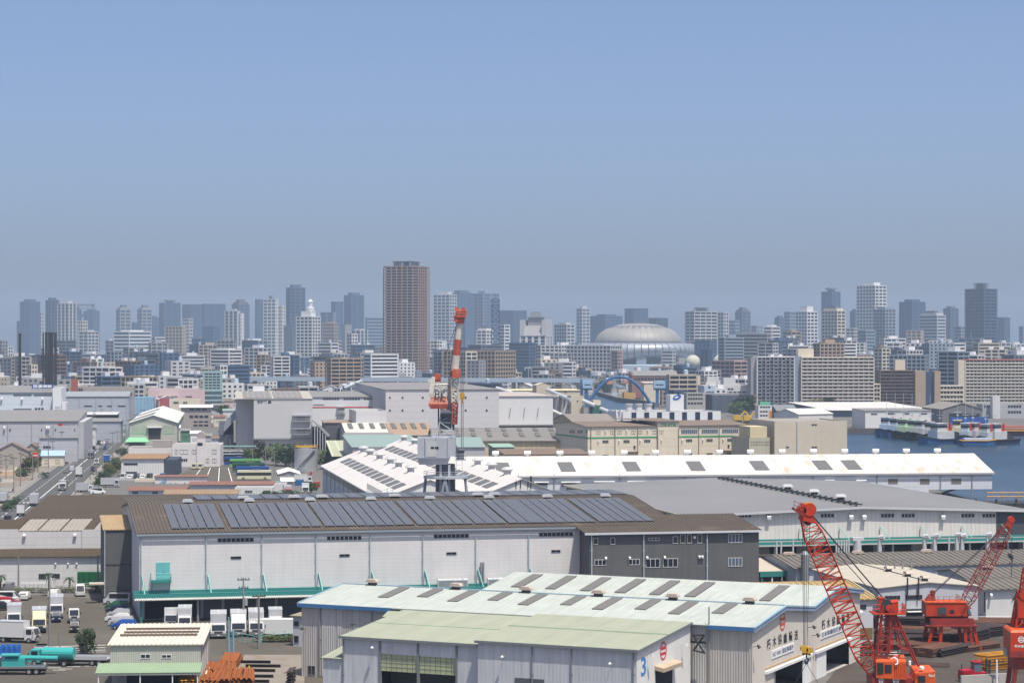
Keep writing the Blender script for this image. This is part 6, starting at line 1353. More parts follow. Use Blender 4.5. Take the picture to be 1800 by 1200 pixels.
    # green gabled workshop
 r,f,L,h=bld('workshop','green and cream gabled workshop with a big dark door recess beside the road','workshop',228,311,743,d=1036,ang=AR,dep=152,wall=mat('grey green wall',(.42,.42,.37),var=.05,line=2.5),roof=mat('pale green white roof',(.50,.52,.49),var=.06),kind='gt',rise=3.3,over=.6)
 CG=mat('cream panel',(.55,.56,.42));GG=mat('mint green',(.20,.50,.28))
 MB().box(8.2,13.6,-.06,-.01,2.6,7.6).build('door',[DARKM],r);MB().box(7.6,14.2,-1.3,-.02,7.7,8.1).build('door_hood',[WHITE],r)
 for a,b in ((1,7.6),(14.2,L-1)):MB().box(a,b,-.06,-.01,5.2,8.6).build('panel',[mat('sage panel',(.33,.385,.31))],r);MB().box(a,b,-.08,-.01,5.0,5.2).build('trim',[GG],r)
 MB().box(-.3,-.02,0,150,h-.8,h-.2).build('gutter',[GG],r);MB().box(L+.02,L+.3,0,150,h-1.0,h-.2).build('gutter',[GG],r)
 roof_sheet('lean_roof',GG,r,(-2,-5,1.6),(9,-5,1.6),(7,-.1,3.4),(-.5,-.1,3.4),.8,.05)
 for k in range(4):t=20+k*30;roof_sheet('roof_strip',[GREYR,WHITE][k % 2],r,(.2,t+22,h+.35),(.2,t,h+.35),(L/2-.2,t,h+3.6),(L/2-.2,t+22,h+3.6))
 bld('office_block','taupe three storey office with white roof slab behind the green workshop','building',318,371,716,d=1262,ang=AR,dep=24,wall=mat('taupe wall',(.33,.29,.27)),roof=WHITE,kind='mono',rise=.8,over=1,rows=((333,730,368,734,4),(340,740,368,742,3),(340,746,368,749,3),(333,718,366,721,3)))
 bld('glass_hall','light blue glazed hall beside the green workshop','building',236,270,698,d=1330,ang=AR,dep=20,wall=mat('blue glazing',(.22,.36,.48),rib='v',pitch=2,depth=.1),roof=WHITE);bld('block','red walled block behind the light blue glazed hall','building',280,297,700,d=1345,ang=AR,dep=12,wall=mat('dull red wall',(.34,.09,.09)))
 bld('factory','long pale pink factory behind the taupe office','factory',260,360,684,d=1500,ang=AR,dep=40,wall=mat('pale pink wall',(.56,.42,.42),var=.05),rows=((278,696,290,698,4),(300,696,312,698,4),(326,696,338,698,4)));bld('block','cream low block with vents before the pink factory','building',300,352,702,d=1380,ang=AR,dep=16,wall=CREAMW,rows=((305,706,314,709,3),(322,706,330,709,2)))
 r,f,L,h=bld('office_block','sea green office block with open balconies below it beside the storage warehouse','building',356,391,652,d=1520,ang=AR,dep=18,wall=mat('sea green wall',(.27,.38,.38),var=.05),rows=tuple((360,656+k*5,388,658+k*5,4) for k in range(6)))
 for k in range(5):MB().box(0,L,-1.6,-.02,1+k*3.1,2.1+k*3.1).build('balcony',[mat('sea green wall',(.27,.38,.38))],r)
    # white office with tower, its wing
 r,f,L,h=bld('office','white two storey office with round topped tower beside parked vans','office',303,387,782,yb=820,ang=4,dep=22,wall=mat('stucco white',(.62,.59,.57),var=.05,streak=.05),win=[(307.5,790,312,798),(316,790.5,330,797.5),(337.5,790.5,344,797.5),(347,790.5,356,797.5),(373,790,380,797.5),(362,806,368,813),(373,806,380,813)],panes=2,rows=((315,806,330,810,4),))
 a,b=f.t(345.5,780,-.4)[0],f.t(360.5,780,-.4)[0];zt=f.t(350,771,-.4)[1];MB().box(a,b,-.4,4,0,zt).build('tower',[mat('stucco white',(.62,.59,.57))],r);mb=MB();mb.ext([(a+.1,zt),(b-.1,zt)]+[((a+b)/2+(b-a)*.48*math.cos(q),zt+1.2+1.4*math.sin(q)) for q in [i*math.pi/8 for i in range(9)]],'y',-.2,3.8);mb.build('tower_roof',[mat('mauve sheet',(.36,.32,.30))],r);win_px(f,r,[(347,778,356,783)],t=-.4,panes=2,frame=FRAME_D)
 r,f,L,h=bld('office','single storey white wing with brown roof and mauve roof unit','office',226,302,787,yb=818,ang=4,dep=18,wall=mat('stucco white',(.62,.59,.57)),roof=mat('brown felt',(.14,.11,.09)));a=f.t(266,775)[0];MB().box(a,a+7,6,10,h,h+2.6).build('roof_unit',[mat('mauve sheet',(.36,.32,.30))],r)
 r,f,L,h=bld('store','white ribbed store with rusty brown flat roof in front of the white office','building',213,288,806.5,yb=838,ang=4,dep=26,wall=mat('ribbed white',(.60,.60,.59),rib='v',pitch=.9,depth=.06,var=.04),roof=mat('rusty felt roof',(.26,.16,.09),var=.15,rust=.3),kind='mono',rise=.5,over=.5,rows=((218,814,249,816.5,1),(221,829,246,831,1)));MB().box(L+.02,L+4.2,.5,25,0,h-.4).build('side_bay',[mat('navy sheet',(.05,.06,.09))],r)
 r,f,L,h=bld('wall_building','low white building with a pale blue painted mark on its wall','building',272,364,838,d=755,ang=2,dep=7,wall=mat('stucco white',(.62,.59,.57)),roof=REDBR,kind='mono',rise=.2,rows=((288,849,290,852,1),(299,849,301,852,1),(308,849,310,852,1),(324,848,326,852,1)))
 BLM=mat('faded blue paint',(.22,.33,.48),var=.15,scale=2);s,z1=f.t(279,840);s2,z0=f.t(293,851);n=16
 mb=MB();w_=s2-s;mb.poly([(s,-.03,z0+.3),(s+w_*.35,-.03,z0),(s+w_*.45,-.03,z1-.9),(s+w_*.95,-.03,z1),(s+w_,-.03,z0+.7),(s+w_*.7,-.03,z0+.1),(s+w_*.62,-.03,z0+.9),(s+w_*.3,-.03,z0+.8)],[(0,1,7),(1,6,7),(1,5,6),(2,3,7),(3,6,7),(3,4,6),(4,5,6)]);mb.build('painted_mark',[BLM],r,recalc=False)
 bld('shed','low blue grey shed with red brown roof strip in front of the depot','shed',333,478,852,d=690,ang=2,dep=8,wall=BLUEW,roof=REDBR,kind='mono',rise=.5,over=.6)
 r,f,L,h=bld('shed','white end block with dark windows beside the low blue grey shed','shed',413,478,857,d=668,ang=2,dep=10,wall=mat('ribbed white',(.6,.6,.59)),rows=((431,862,444,865,3),(463,862,476,865,3)))
 bld('shed','long low shed with dull red roof behind the great brown roof','shed',226,330,862,d=690,ang=2,dep=8,wall=BLUEW,roof=REDBR,kind='mono',rise=.7,over=.5,rows=((233,864,243,867,3),(268,864,278,867,3)))
 r,f,L,h=bld('shed','low shed with ribbed tan roof just behind the great brown roof','shed',291,414,868,d=662,ang=2,dep=9,wall=BLUEW,roof=mat('ribbed tan roof',(.24,.17,.11),var=.1),kind='gs',rise=.9,over=.7,pitch=1.0,rows=((396,870,400,874,1),))
 bld('annex','white block with ducts beside the delivery trucks behind the solar roof','building',479,520,868,d=672,ang=2,dep=9,wall=PALEW);bld('annex','white block with flat roof just above the low blue grey shed','building',478,502,850,d=705,ang=2,dep=8,wall=PALEW,rows=((484,870,487,872,1),))
 bld('shed','flat white roofed tent like store beside the grey tank','store',490,527,833,d=800,ang=AR,dep=22,wall=mat('grey wall',(.4,.4,.42)),roof=WHITE,kind='gt',rise=1.0)
 bld('store','cream low wall building behind parked cars by the road','building',237,272,842,d=765,ang=2,dep=6,wall=CREAMW,roof=mat('felt',(.3,.28,.25)));bld('store','low grey store with flat roof beside the road behind the white vans','building',184,238,842,d=770,ang=2,dep=7,wall=mat('grey wall',(.4,.4,.42)),roof=mat('felt',(.3,.28,.25)))
    # houses and yards left of the road
 TILE=mat('grey brown tiles',(.19,.15,.125),var=.15,scale=1);HW=mat('house grey',(.34,.31,.28),var=.08)
 for x0,x1,yt,d,wl,rf,kind,rise,lab in ((-8,50,793,860,HW,TILE,'gt',3.0,'grey house with brown gabled roof at the picture edge beside the road'),(40,72,792,875,HW,TILE,'gt',2.6,'smaller brown roofed grey house beside the grey warehouse'),(73,112,801,862,CREAMW,mat('sky blue roof',(.30,.42,.56)),'gs',1.6,'cream shop with pale blue roof before the grey annex'),(-10,24,829,800,mat('salmon wall',(.56,.40,.26)),FLATR,'flat',1,'orange beige house with one dark window near the road'),(25,62,824,820,mat('peach wall',(.60,.50,.42)),FLATR,'flat',1,'peach low building with orange trim next to the red sign'),(-15,22,846,760,mat('cream house',(.52,.45,.36)),FLATR,'flat',1,'cream low house with dark porch below the orange beige house'),(72,92,826,835,mat('green net',(.12,.17,.13)),FLATR,'flat',.5,'low dark green fenced store behind the red sign'),(112,124,800,930,CREAMW,TILE,'gs',1.2,'tiny tan roofed hut in the corner of the grey warehouse')):
  r,f,L,h=bld('house',lab,'house',x0,x1,yt,d=d,ang=AR+2,dep=13,wall=wl,roof=rf,kind=kind,rise=rise,par=.3)
  for k in range(max(1,int(L/4))):s=1+k*4;window(r,s,.9,1.6,1.3,frame=FRAME_D,pane=False);(window(r,s,h-2.2,1.4,1.1,frame=FRAME_D,pane=False) if h>5 else 0)
 r=thing('sign','red and white billboard standing among low houses by the road','sign',loc=tuple(at_d(63,817,835).xy)+(0,));MB().box(-1.2,1.2,-.2,.2,4.6,6.3).build('board',[mat('billboard red',(.60,.03,.02))],r);MB().box(-1.0,1.0,-.22,-.2,5.1,5.4).build('white_band',[WHITE],r);MB().tube((0,0,0),(0,0,4.6),.2).build('post',[STEEL],r)
 r=thing('sign','tall white road sign on posts beside the wide road','sign',loc=tuple(at_z(157,790,0)));MB().box(-1.1,1.1,-.2,.2,3.6,7).build('board',[WHITE],r);MB().tube((0,0,0),(0,0,3.6),.2).build('post',[STEEL],r)
    # white building fragments, hoarding by the road
 r,f,L,h=bld('hoarding','pale turquoise hoarding beside the green workshop at the road','hoarding',222,228,752,d=1080,ang=80,dep=.4,wall=mat('pale turquoise panel',(.42,.60,.62)),par=.05)
    # odd sheds, stores and containers filling the yards
 for x0,x1,yt,d,dep,wl,rf,kind,lab in (
  (300,316,752,1080,9,PALEW,WHITE,'mono','small white lean-to behind the white office tower'),(318,334,757,1060,8,mat('dull green wall',(.10,.22,.16)),GREYR,'gs','small dull green shed behind the white office tower'),(335,352,762,1030,9,WHITE,WHITE,'mono','white tarpaulin roofed store right behind the round topped tower'),
  (352,372,766,1000,8,mat('grey wall',(.4,.4,.42)),GREYR,'gs','grey gabled store between office tower and dark canopy'),(372,384,771,985,7,BLUEW,BROWNR,'mono','blue grey store with brown roof touching the dark loading canopy'),(376,396,733,1260,10,CREAMW,REDBR,'gs','cream house with red roof between taupe office and storage warehouse'),(392,412,722,1340,12,PALEW,TQ2,'mono','pale store with turquoise roof beside the storage warehouse corner'),
  (374,392,712,1440,10,GREYW,GREYR,'gs','grey gabled house below the sea green office'),(394,411,705,1480,10,mat('pale pink wall',(.56,.42,.42)),BROWNR,'gs','pinkish house tucked behind the storage warehouse edge'),(150,168,752,1035,8,PALEW,GREYR,'mono','white roadside store behind the poles past the grey warehouse'),(170,186,747,1090,8,GREYW,BROWNR,'gs','grey roadside house far along the road on its far side'),(186,200,738,1180,9,CREAMW,GREYR,'gs','cream roadside house near the end of the visible road'),
  (96,118,812,880,7,mat('rusty shack wall',(.24,.15,.10)),BROWNR,'mono','rusty brown shack beside the cream shop'),(118,134,806,905,6,PALEW,mat('sky blue roof',(.30,.42,.56)),'mono','white hut with faded blue roof at the foot of the grey annex'),(62,80,838,790,6,mat('grey wall',(.4,.4,.42)),GREYR,'mono','grey flat hut below the red billboard'),(28,52,846,770,7,CREAMW,BROWNR,'gs','cream house with brown roof second from the picture edge near the road'),(-5,18,864,710,6,GREYW,GREYR,'gs','grey gabled house lowest at the picture edge by the road'),
  (478,494,846,735,5,mat('container teal',(.05,.26,.26)),FLATR,'flat','teal container beside the white block behind the solar roof'),(520,534,843,745,4,mat('container blue',(.02,.10,.26)),FLATR,'flat','blue container before the tank yard'),(552,563,846,735,4,mat('container red',(.34,.07,.05)),FLATR,'flat','red container by the white gabled warehouse wall'),(495,515,846,742,5,GREYW,WHITE,'mono','small white roofed kiosk in front of the tent like store')):
  r,f,L,h=bld('yard_store',lab,'shed',x0,x1,yt,d=d,ang=AR,dep=dep,wall=wl,roof=rf,kind=kind,rise=.9,par=.1)
  if kind !='flat' and h>2.5:window(r,L*.2,h*.4,1.3,1.1,frame=FRAME_D,pane=False);window(r,L*.6,h*.4,1.3,1.1,frame=FRAME_D,pane=False)
TQ2=mat('pale turquoise roof',(.21,.285,.27),var=.1)
left_side()
# --- vehicles
TYRE=mat('tyre',(.02,.02,.02),rough=.9);RIM=mat('wheel rim',(.4,.4,.4),rough=.4,metal=.5);LAMP=mat('headlamp',(.6,.6,.55),rough=.2)
VC={k:mat('paint '+k,c,rough=.3,var=.03,spec=.5) for k,c in dict(white=(.60,.60,.595),black=(.015,.016,.018),red=(.34,.012,.02),silver=(.40,.41,.43),blue=(.015,.05,.20),cream=(.60,.56,.38),navy=(.015,.02,.05),green=(.02,.10,.05),teal=(.04,.34,.33),grey=(.16,.165,.17),royal=(.02,.08,.32),lime=(.12,.36,.10)).items()}
def wheels(o,xs,y,r=.34,w_=.22):
 me=cached(('wheel',r),lambda:MB().tube((0,-w_/2,0),(0,w_/2,0),r,12).tube((0,-w_/2-.01,0),(0,w_/2+.01,0),r*.55,10,1).mesh('wheel',[TYRE,RIM]))
 for x in xs:
  for s in (-1,1):put('wheel',me,o,(x,s*y,r))
def prof(mb,pts,y,m=0,top=None):
 n=len(pts);t=top or y;P=[(x,-(t if z>1.02 else y),z) for x,z in pts]+[(x,(t if z>1.02 else y),z) for x,z in pts]
 return mb.poly(P,[tuple(range(n))[::-1],tuple(range(n,2*n))]+[(i,(i+1) % n,n+(i+1) % n,n+i) for i in range(n)],m)
CARP={'sedan':((-2.2,.3),(2.25,.3),(2.25,.75),(1.1,.95),(.35,1.42),(-1.1,1.42),(-1.8,1.0),(-2.2,.95)),'hatch':((-1.9,.3),(2,.3),(2,.8),(1.2,1.0),(.5,1.52),(-1.7,1.52),(-1.9,1.0)),'van':((-2.3,.3),(2.3,.3),(2.3,1.0),(1.95,1.1),(1.35,1.95),(-2.2,1.95),(-2.3,1.1)),'kei':((-1.65,.3),(1.65,.3),(1.65,.9),(1.2,1.05),(.7,1.7),(-1.5,1.7),(-1.65,1.0))}
def car(px,py,yaw,kind,col,label,group=None,z=0):
 p=at_z(px,py,z);o=thing('car' if kind !='van' else 'van',label,'car' if kind !='van' else 'van',loc=(p.x,p.y,.02),rz=R(yaw),group=group);P=CARP[kind];y=.74 if kind=='kei' else .86
 put('body',cached(('cb',kind,col),lambda:prof(MB(),P,y,0,y*.86).mesh('car body',[VC[col]])),o)
 xs=[q for q in P if q[1]>1.3];xf,xr,zt=max(q[0] for q in xs),min(q[0] for q in xs),xs[0][1];yw=y*.87
 def mk():
  mb=MB();mb.box(xr+.15,xf-.1,-yw-.015,yw+.015,1.06,zt-.1);f=[q for q in P if .9<q[1]<=1.1 and q[0]>0][0]
  mb.hexa([(f[0]+.03,-y*.8,f[1]+.04),(f[0]+.03,y*.8,f[1]+.04),(f[0]-.1,y*.8,f[1]),(f[0]-.1,-y*.8,f[1])],[(xf+.06,-y*.76,zt-.06),(xf+.06,y*.76,zt-.06),(xf-.1,y*.76,zt-.06),(xf-.1,-y*.76,zt-.06)]);mb.box(min(q[0] for q in P)+.3,min(q[0] for q in P)+.36,-yw*.8,yw*.8,1.08,zt-.15);return mb.mesh('car window',[WIN_DARK])
 put('window',cached(('cw',kind),mk),o);xm=max(q[0] for q in P)
 for s in (-1,1):put('headlight',cached(('hl',0),lambda:MB().box(-.05,.04,-.18,.18,-.07,.08).mesh('headlight',[LAMP])),o,(xm,s*y*.72,.68))
 wheels(o,(xm*.62,-xm*.6),y-.1);return o
def truck(px,py,yaw,L,hbox,cabc,boxc,label,group=None,body='box',w_=1.05,lower=None,cap=None):
 p=at_z(px,py,0);o=thing('lorry',label,'lorry',loc=(p.x,p.y,.02),rz=R(yaw),group=group);f=L/2;c=VC[cabc]
 MB().poly([(f-1.7,-w_,.5),(f,-w_,.5),(f,-w_,1.25),(f-.35,-w_*.95,2.3),(f-1.7,-w_*.95,2.3),(f-1.7,w_,.5),(f,w_,.5),(f,w_,1.25),(f-.35,w_*.95,2.3),(f-1.7,w_*.95,2.3)],[(4,3,2,1,0),(5,6,7,8,9),(0,1,6,5),(1,2,7,6),(2,3,8,7),(3,4,9,8),(4,0,5,9)]).build('cab',[c],o)
 MB().hexa([(f+.02,-w_*.85,1.3),(f+.02,w_*.85,1.3),(f-.1,w_*.85,1.3),(f-.1,-w_*.85,1.3)],[(f-.3,-w_*.82,2.15),(f-.3,w_*.82,2.15),(f-.42,w_*.82,2.15),(f-.42,-w_*.82,2.15)]).build('windscreen',[WIN_DARK],o);MB().box(f-1.4,f-.5,-w_-.01,w_+.01,1.35,2.1).build('side_window',[WIN_DARK],o);MB().box(f-.04,f+.06,-w_*.98,w_*.98,.4,.85).build('bumper',[VC[lower or 'grey']],o);MB().box(f+.0,f+.04,-w_*.55,w_*.55,.88,1.16).build('grille',[DARKM],o);MB().box(f+.06,f+.08,-.2,.2,.5,.68).build('number_plate',[VC['white']],o);MB().box(-f,f-.3,-.45,.45,.45,.8).build('chassis',[DARKM],o)
 for s in (-1,1):MB().box(f+.0,f+.05,s*w_*.75-.14,s*w_*.75+.14,.9,1.1).build('headlight',[LAMP],o);MB().box(f-.2,f-.1,s*(w_+.22)-.08,s*(w_+.22)+.08,1.4,1.9).build('mirror',[DARKM],o)
 if cap:prof(MB(),((f-1.7,2.31),(f-.5,2.31),(f-1.0,hbox-.2),(f-1.7,hbox-.1)),w_*.92).build('wind_deflector',[VC[cap]],o)
 b=f-1.8
 if body=='box':mb=MB();mb.box(-f,b,-w_-.03,w_+.03,.85,hbox);k=mb.build('cargo_box',[VC[boxc]],o);MB().box(-f,b,-w_-.06,w_+.06,hbox,hbox+.06).build('roof_trim',[VC['silver']],k);MB().box(b+.0,b+.02,-w_*.9,w_*.9,hbox-.9,hbox-.12).build('front_panel',[VC['silver']],k) if L>6.5 else None;MB().box(-f*.98,b-.1,-.06,.06,hbox+.061,hbox+.08).build('roof_seam',[VC['white']],k)
 elif body=='flat':mb=MB();mb.box(-f,b,-w_,w_,.85,1.0);mb.box(-f,b,-w_,-w_+.05,1.0,1.35);mb.box(-f,b,w_-.05,w_,1.0,1.35);mb.box(b-.06,b,-w_,w_,1.0,2.0);mb.build('flat_bed',[VC[boxc]],o)
 elif body=='tank':mb=MB();mb.tube((-f,0,1.75),(b-.1,0,1.75),.85,16);mb.build('tank',[VC[boxc]],o);MB().box(-f*.9,b-.3,-.12,.12,2.58,2.68).build('tank_walkway',[HOOD],o)
 elif body=='crane':
  MB().box(-f,b,-w_,w_,.85,1.15).build('flat_bed',[VC['grey']],o);MB().box(-f*.1,b,-w_,w_,2.6,2.75).build('canopy',[VC[boxc]],o);MB().tube((b-.6,0,2.3),(-f-1.6,0,2.15),.34,8).build('crane_boom',[VC[boxc]],o);MB().box(-f*.3,b-.2,-.8,.8,1.15,2.2).build('crane_base',[VC[boxc]],o)
  for x in (f-2.4,-f+.4):MB().box(x-.12,x+.12,-w_-.3,-w_-.1,.1,1.4).build('outrigger',[VC['white']],o)
 wheels(o,(f-.95,-f+1.2) if L<7.5 else (f-1,-f+1.2,-f+2.2),w_-.12,.42,.28);return o
PK='cars parked in the yard';LY='lorries parked in the yard';NS='cars nosed out beside the dark annex';RV='traffic on the wide road';DT='delivery lorries under the long canopy'
for a in ((69,1108,-79,7,3.5,'cream','silver','lorry with cream cab, navy bumper and silver roofed box facing the camera',LY,'box',1.1,'navy','cream'),(99,1083,-79,7,3.4,'white','silver','white cabbed lorry with silver box parked behind a dark small car',LY,'box',1.1),(25,1099,-79,6.5,3.4,'white','silver','lorry with grey box and blue roof line behind the sideways white lorry',LY,'box',1.1),(32,1128,-14,6.4,3.2,'white','white','white box lorry standing sideways in the yard',LY,'box',1.05),(130,1092,-79,5,1.9,'white','royal','small pickup lorry with bright blue load bed in mid yard',LY,'flat',.85),
 (384,1117,-83,8,3.6,'white','silver','white delivery lorry with house shaped front panel, first left of the utility pole',DT,'box',1.2,'grey'),(419,1114,-83,8,3.5,'white','white','plain white delivery lorry right behind the utility pole',DT,'box',1.2,'grey','white'),(450,1114,-83,8,3.7,'white','white','white delivery lorry half hidden by the second pole',DT,'box',1.15),(325,1105,-83,7,3.5,'white','white','white delivery lorry roof seen behind the beige shed',DT),(301,1102,-83,5,2.9,'silver','white','low white van lorry backed up behind the beige shed',DT),(484,1106,-83,6,3.3,'white','silver','grey topped small lorry behind the long white trailer',DT),
 (30,1184,182,8,2.5,'white','teal','turquoise crane lorry with boom folded over its bed at the bottom edge',LY,'crane'),(92,1169,172,6.5,2.5,'teal','teal','turquoise tanker lorry between crane lorry and white flatbed',LY,'tank'),(146,1168,174,7.6,2,'white','silver','white flatbed lorry parked nose out beside the bush',LY,'flat'),
 (37,906,97,4.5,2.7,'white','white','white box van driving away at the near end of the road',RV,'box',.9),(61,888,97,7,3.3,'silver','silver','silver box lorry waiting at the stop line on the road',RV,'box',1.1),(111,861,-83,7,2.9,'white','black','black loaded lorry with white cab roof just past the stop line',RV,'box',1.15),(139,837,97,6,3.1,'white','white','white box lorry in the middle of the road',RV),(160,805,-83,8,3.1,'navy','blue','dark blue lorry far along the road by the grey warehouse',RV),(188,813,97,6,3,'royal','royal','bright blue lorry by the roadside trees',RV),(7,884,97,6,3,'silver','silver','grey box lorry parked at the left road edge',RV),
 (150,866,0,5.5,3,'white','silver','silver box lorry end on behind the great brown roof',LY),(505,872,-80,7,3.2,'red','white','red cabbed lorry behind the solar roof',LY),(537,868,-85,6,3.2,'white','white','white lorry parked beside the white gabled warehouse',LY),(533,850,10,6,3,'white','white','white lorry side on before the grey tank',LY),(194,856,5,6,2.9,'silver','silver','pale grey lorry box beside the road behind the brown roof',LY)):truck(*a)
for a in ((44,1053,90,'sedan','white','white saloon alone near the back fence',PK),(96,1050,90,'hatch','white','white car backed to the fence behind the tall pole',PK),(141,1046,-79,'van','white','white van facing the camera by the green cages',PK),(99,1092,-79,'kei','navy','small dark car right before the silver boxed lorry',PK),(131,1110,-79,'kei','black','small black car before the blue bedded pickup',PK),(12,1058,0,'van','white','white van at the picture edge above the red car',PK),(12,1064,0,'hatch','red','red car between two white ones at the picture edge',PK),(12,1069,0,'sedan','white','white saloon below the red car at the picture edge',PK),(2,1072,20,'hatch','black','black car cut by the picture edge',PK),(16,1042,90,'van','grey','grey van in front of the back fence',PK),
 (206,1061,178,'van','silver','silver van farthest in the row beside the dark annex',NS),(206,1071,178,'hatch','green','dark green car beside the silver van',NS),(208,1078,178,'hatch','navy','navy car in the middle of the row beside the dark annex',NS),(210,1085,178,'hatch','silver','silver car next to the navy one in the row beside the annex',NS),(210,1092,176,'sedan','white','white car second nearest in the row beside the annex',NS),(213,1099,176,'hatch','silver','pale car just behind the blue one in the row',NS),(218,1105,174,'hatch','royal','deep blue car nearest in the row beside the annex',NS),
 (14,915,97,'sedan','black','black car at the very near end of the road',RV),(127,828,97,'van','silver','silver van parked at the left kerb of the road',RV),(163,827,-83,'sedan','black','dark car in the oncoming lane of the road',RV),(170,815,-83,'van','white','white van in the oncoming lane of the road',RV),(172,868,10,'van','white','white van behind the great brown roof beside box lorries',PK),(342,824,-90,'van','cream','cream van first of two before the white office',PK),(353,824,-90,'van','cream','cream van second of two before the white office, nearer the tower door',PK)):car(*a)
for i,c in enumerate(('white','white','navy','white','black','white','blue')):car(217+i*11.5,842,-90,'hatch' if i % 2 else 'van',c,['white van first in the line','white hatchback second in the line','navy van third in the line','white hatchback fourth in the line','small black van mid line','white hatchback last but one in the line','blue van ending the line'][i]+' before the white ribbed store','cars lined up before the white store')
for k in range(22):car(150+(k % 6)*7+(k//6)*3,790-(k//6)*9,97+(k % 2)*180,('hatch','van','sedan','kei')[k % 4],('white','silver','black','white','grey','blue','white')[k % 7],'car in the packed roadside lot just past the grey warehouse with the red mark','cars in the roadside lot')
for k in range(9):car(372+(k % 3)*13,744-(k//3)*8,100,('van','hatch','sedan')[k % 3],('white','silver','black','white','red')[k % 5],'car parked in the yard between taupe office and storage warehouse','cars in the yard by the storage warehouse')
for k in range(3):truck(388+k*7,758-k*7,95,7,3.3,'white',('silver','white','grey')[k],'box lorry in the yard beside the dark loading canopy','lorries by the dark loading canopy')
def bus(px,py,yaw,col,label):
 p=at_z(px,py,0);o=thing('bus',label,'bus',loc=(p.x,p.y,.02),rz=R(yaw),group='coaches in the depot');MB().box(-5.6,5.6,-1.22,1.22,.35,3.1).build('body',[VC[col]],o);MB().box(-5.65,5.65,-1.25,1.25,1.5,2.5).build('window_band',[WIN_DARK],o);MB().box(-5.5,5.5,-1.15,1.15,3.1,3.25).build('roof',[VC['white' if col in ('navy','cream') else col]],o);MB().box(-2,1,-.8,.8,3.25,3.45).build('roof_unit',[VC['grey']],o);wheels(o,(-3.6,3.6),1.1,.48,.3)
for a in ((413,807,186,'navy','navy coach under the green canopy, deepest in the depot'),(418,812,186,'navy','navy coach in front of the deepest one in the depot'),(421,818,186,'blue','dark blue coach beside the green fronted coach'),(431,822,186,'lime','bright green fronted coach in the depot'),(437,829,184,'green','dark green coach behind the royal blue one'),(444,836,184,'royal','royal blue coach in the depot'),(447,843,184,'cream','cream coach nearest in the depot row')):bus(*a)
r=thing('carport','green sheet canopy over the coaches beside the white office','canopy',loc=tuple(at_z(413,806,0)),rz=R(4));MB().box(-9,9,0,7,4.6,4.9).build('roof',[mat('canopy green',(.16,.27,.24))],r)
for x in (-8.6,0,8.6):MB().box(x-.12,x+.12,0,.25,0,4.6).build('post',[STEEL],r)
r=thing('trailer','long plain white trailer side on in front of the canopy lorries','trailer',loc=tuple(at_z(485,1117,0)),rz=R(1));MB().box(-3,2.9,-1.2,1.2,.5,2.7).build('box',[VC['white']],r);wheels(r,(-2,1.8),1.0,.4)
# red heavy loader in the steel yard
p=at_z(1712,1197,0);r=thing('loader','red heavy forklift loader by the yellow beams in the steel yard','forklift',loc=tuple(p),rz=R(12));LR=mat('loader red',(.36,.012,.025),rough=.4)
mb=MB();mb.ext([(-2.0,.5),(1.6,.5),(1.6,1.3),(-.2,1.4),(-.4,1.7),(-1.9,1.6)],'y',-.9,.9);mb.build('body',[LR],r);MB().box(-.2,.9,-.6,.6,1.4,2.6).build('cab',[WIN_SKY],r);MB().box(-.3,1.0,-.7,.7,2.6,2.75).build('cab_roof',[LR],r);mb=MB()
for y in (-.5,.5):mb.box(1.9,2.15,y-.1,y+.1,.2,2.9)
mb.build('fork_mast',[DARKM],r);wheels(r,(-1.3,1.3),.9,.6,.4);MB().tube((-1.6,.4,1.6),(-1.6,.4,2.4),.08).build('exhaust',[DARKM],r)
# --- poles, fences, yard goods
def pole(px,py,h,label,arms=2,group='utility poles',lamp=False,m=None,loc=None):
 p=loc or at_z(px,py,0);o=thing('utility_pole' if not lamp else 'street_lamp',label,'pole' if not lamp else 'street lamp',loc=(p.x,p.y,0),group=group,rz=R(7));MB().tube((0,0,0),(0,0,h),.19,7,r2=.12).build('shaft',[m or POLE],o)
 for k in range(arms):
  mb=MB();z=h-.4-k*1.3;mb.box(-1.0+k*.2,1.0-k*.2,-.07,.07,z,z+.14)
  for x in (-.85,-.3,.3,.85):mb.tube((x*(1-k*.2),0,z+.14),(x*(1-k*.2),0,z+.4),.06,5)
  mb.build('cross_arm',[DARKM],o)
 if arms>1:MB().lathe([(.28,h-4.4),(.28,h-3.4)],8,c=(.38,0)).build('transformer',[STEEL],o)
 if lamp:mb=MB();mb.tube((0,0,h),(1.3,0,h+.3),.06);mb.box(1.1,1.8,-.12,.12,h+.2,h+.35);mb.build('lamp_head',[HOOD],o)
 return o
pole(87,1147,11.5,'tall concrete pole rising through the yard between the parked lorries',0);pole(32.5,1040,6.6,'plain dark pole before the low white warehouse near the yard fence',0);pole(172,1038,6.6,'plain dark pole beside the green cages',0);pole(428,1110,8.6,'utility pole with insulated cross arms between the delivery lorries',2);pole(455,1140,8.2,'utility pole at the corner of the teal fence',1);pole(105,1151,3.6,'short pole with a looped wire in the yard',0);pole(410,1148,3.5,'pale blue gate post by the orange steel piles',0,m=mat('post blue',(.20,.32,.40)));pole(402,1150,5.5,'taller pale blue gate post by the orange steel piles',0,m=mat('post blue',(.20,.32,.40)));pole(1752,1212,4,'white lamp mast beside the red loader',1,m=WHITE,group='lamp masts');pole(1342,1212,6.2,'white mast with small cross arm before the gable with the ISO board',1,m=WHITE,group='lamp masts')
UP='poles along the wide road'
for k in range(20):u=-30+k*34;pole(0,0,10+k % 3,'tall utility pole standing on the far pavement of the wide road',2 if k % 2 else 1,UP,loc=road_pt(u,-9.6-(k % 2)))
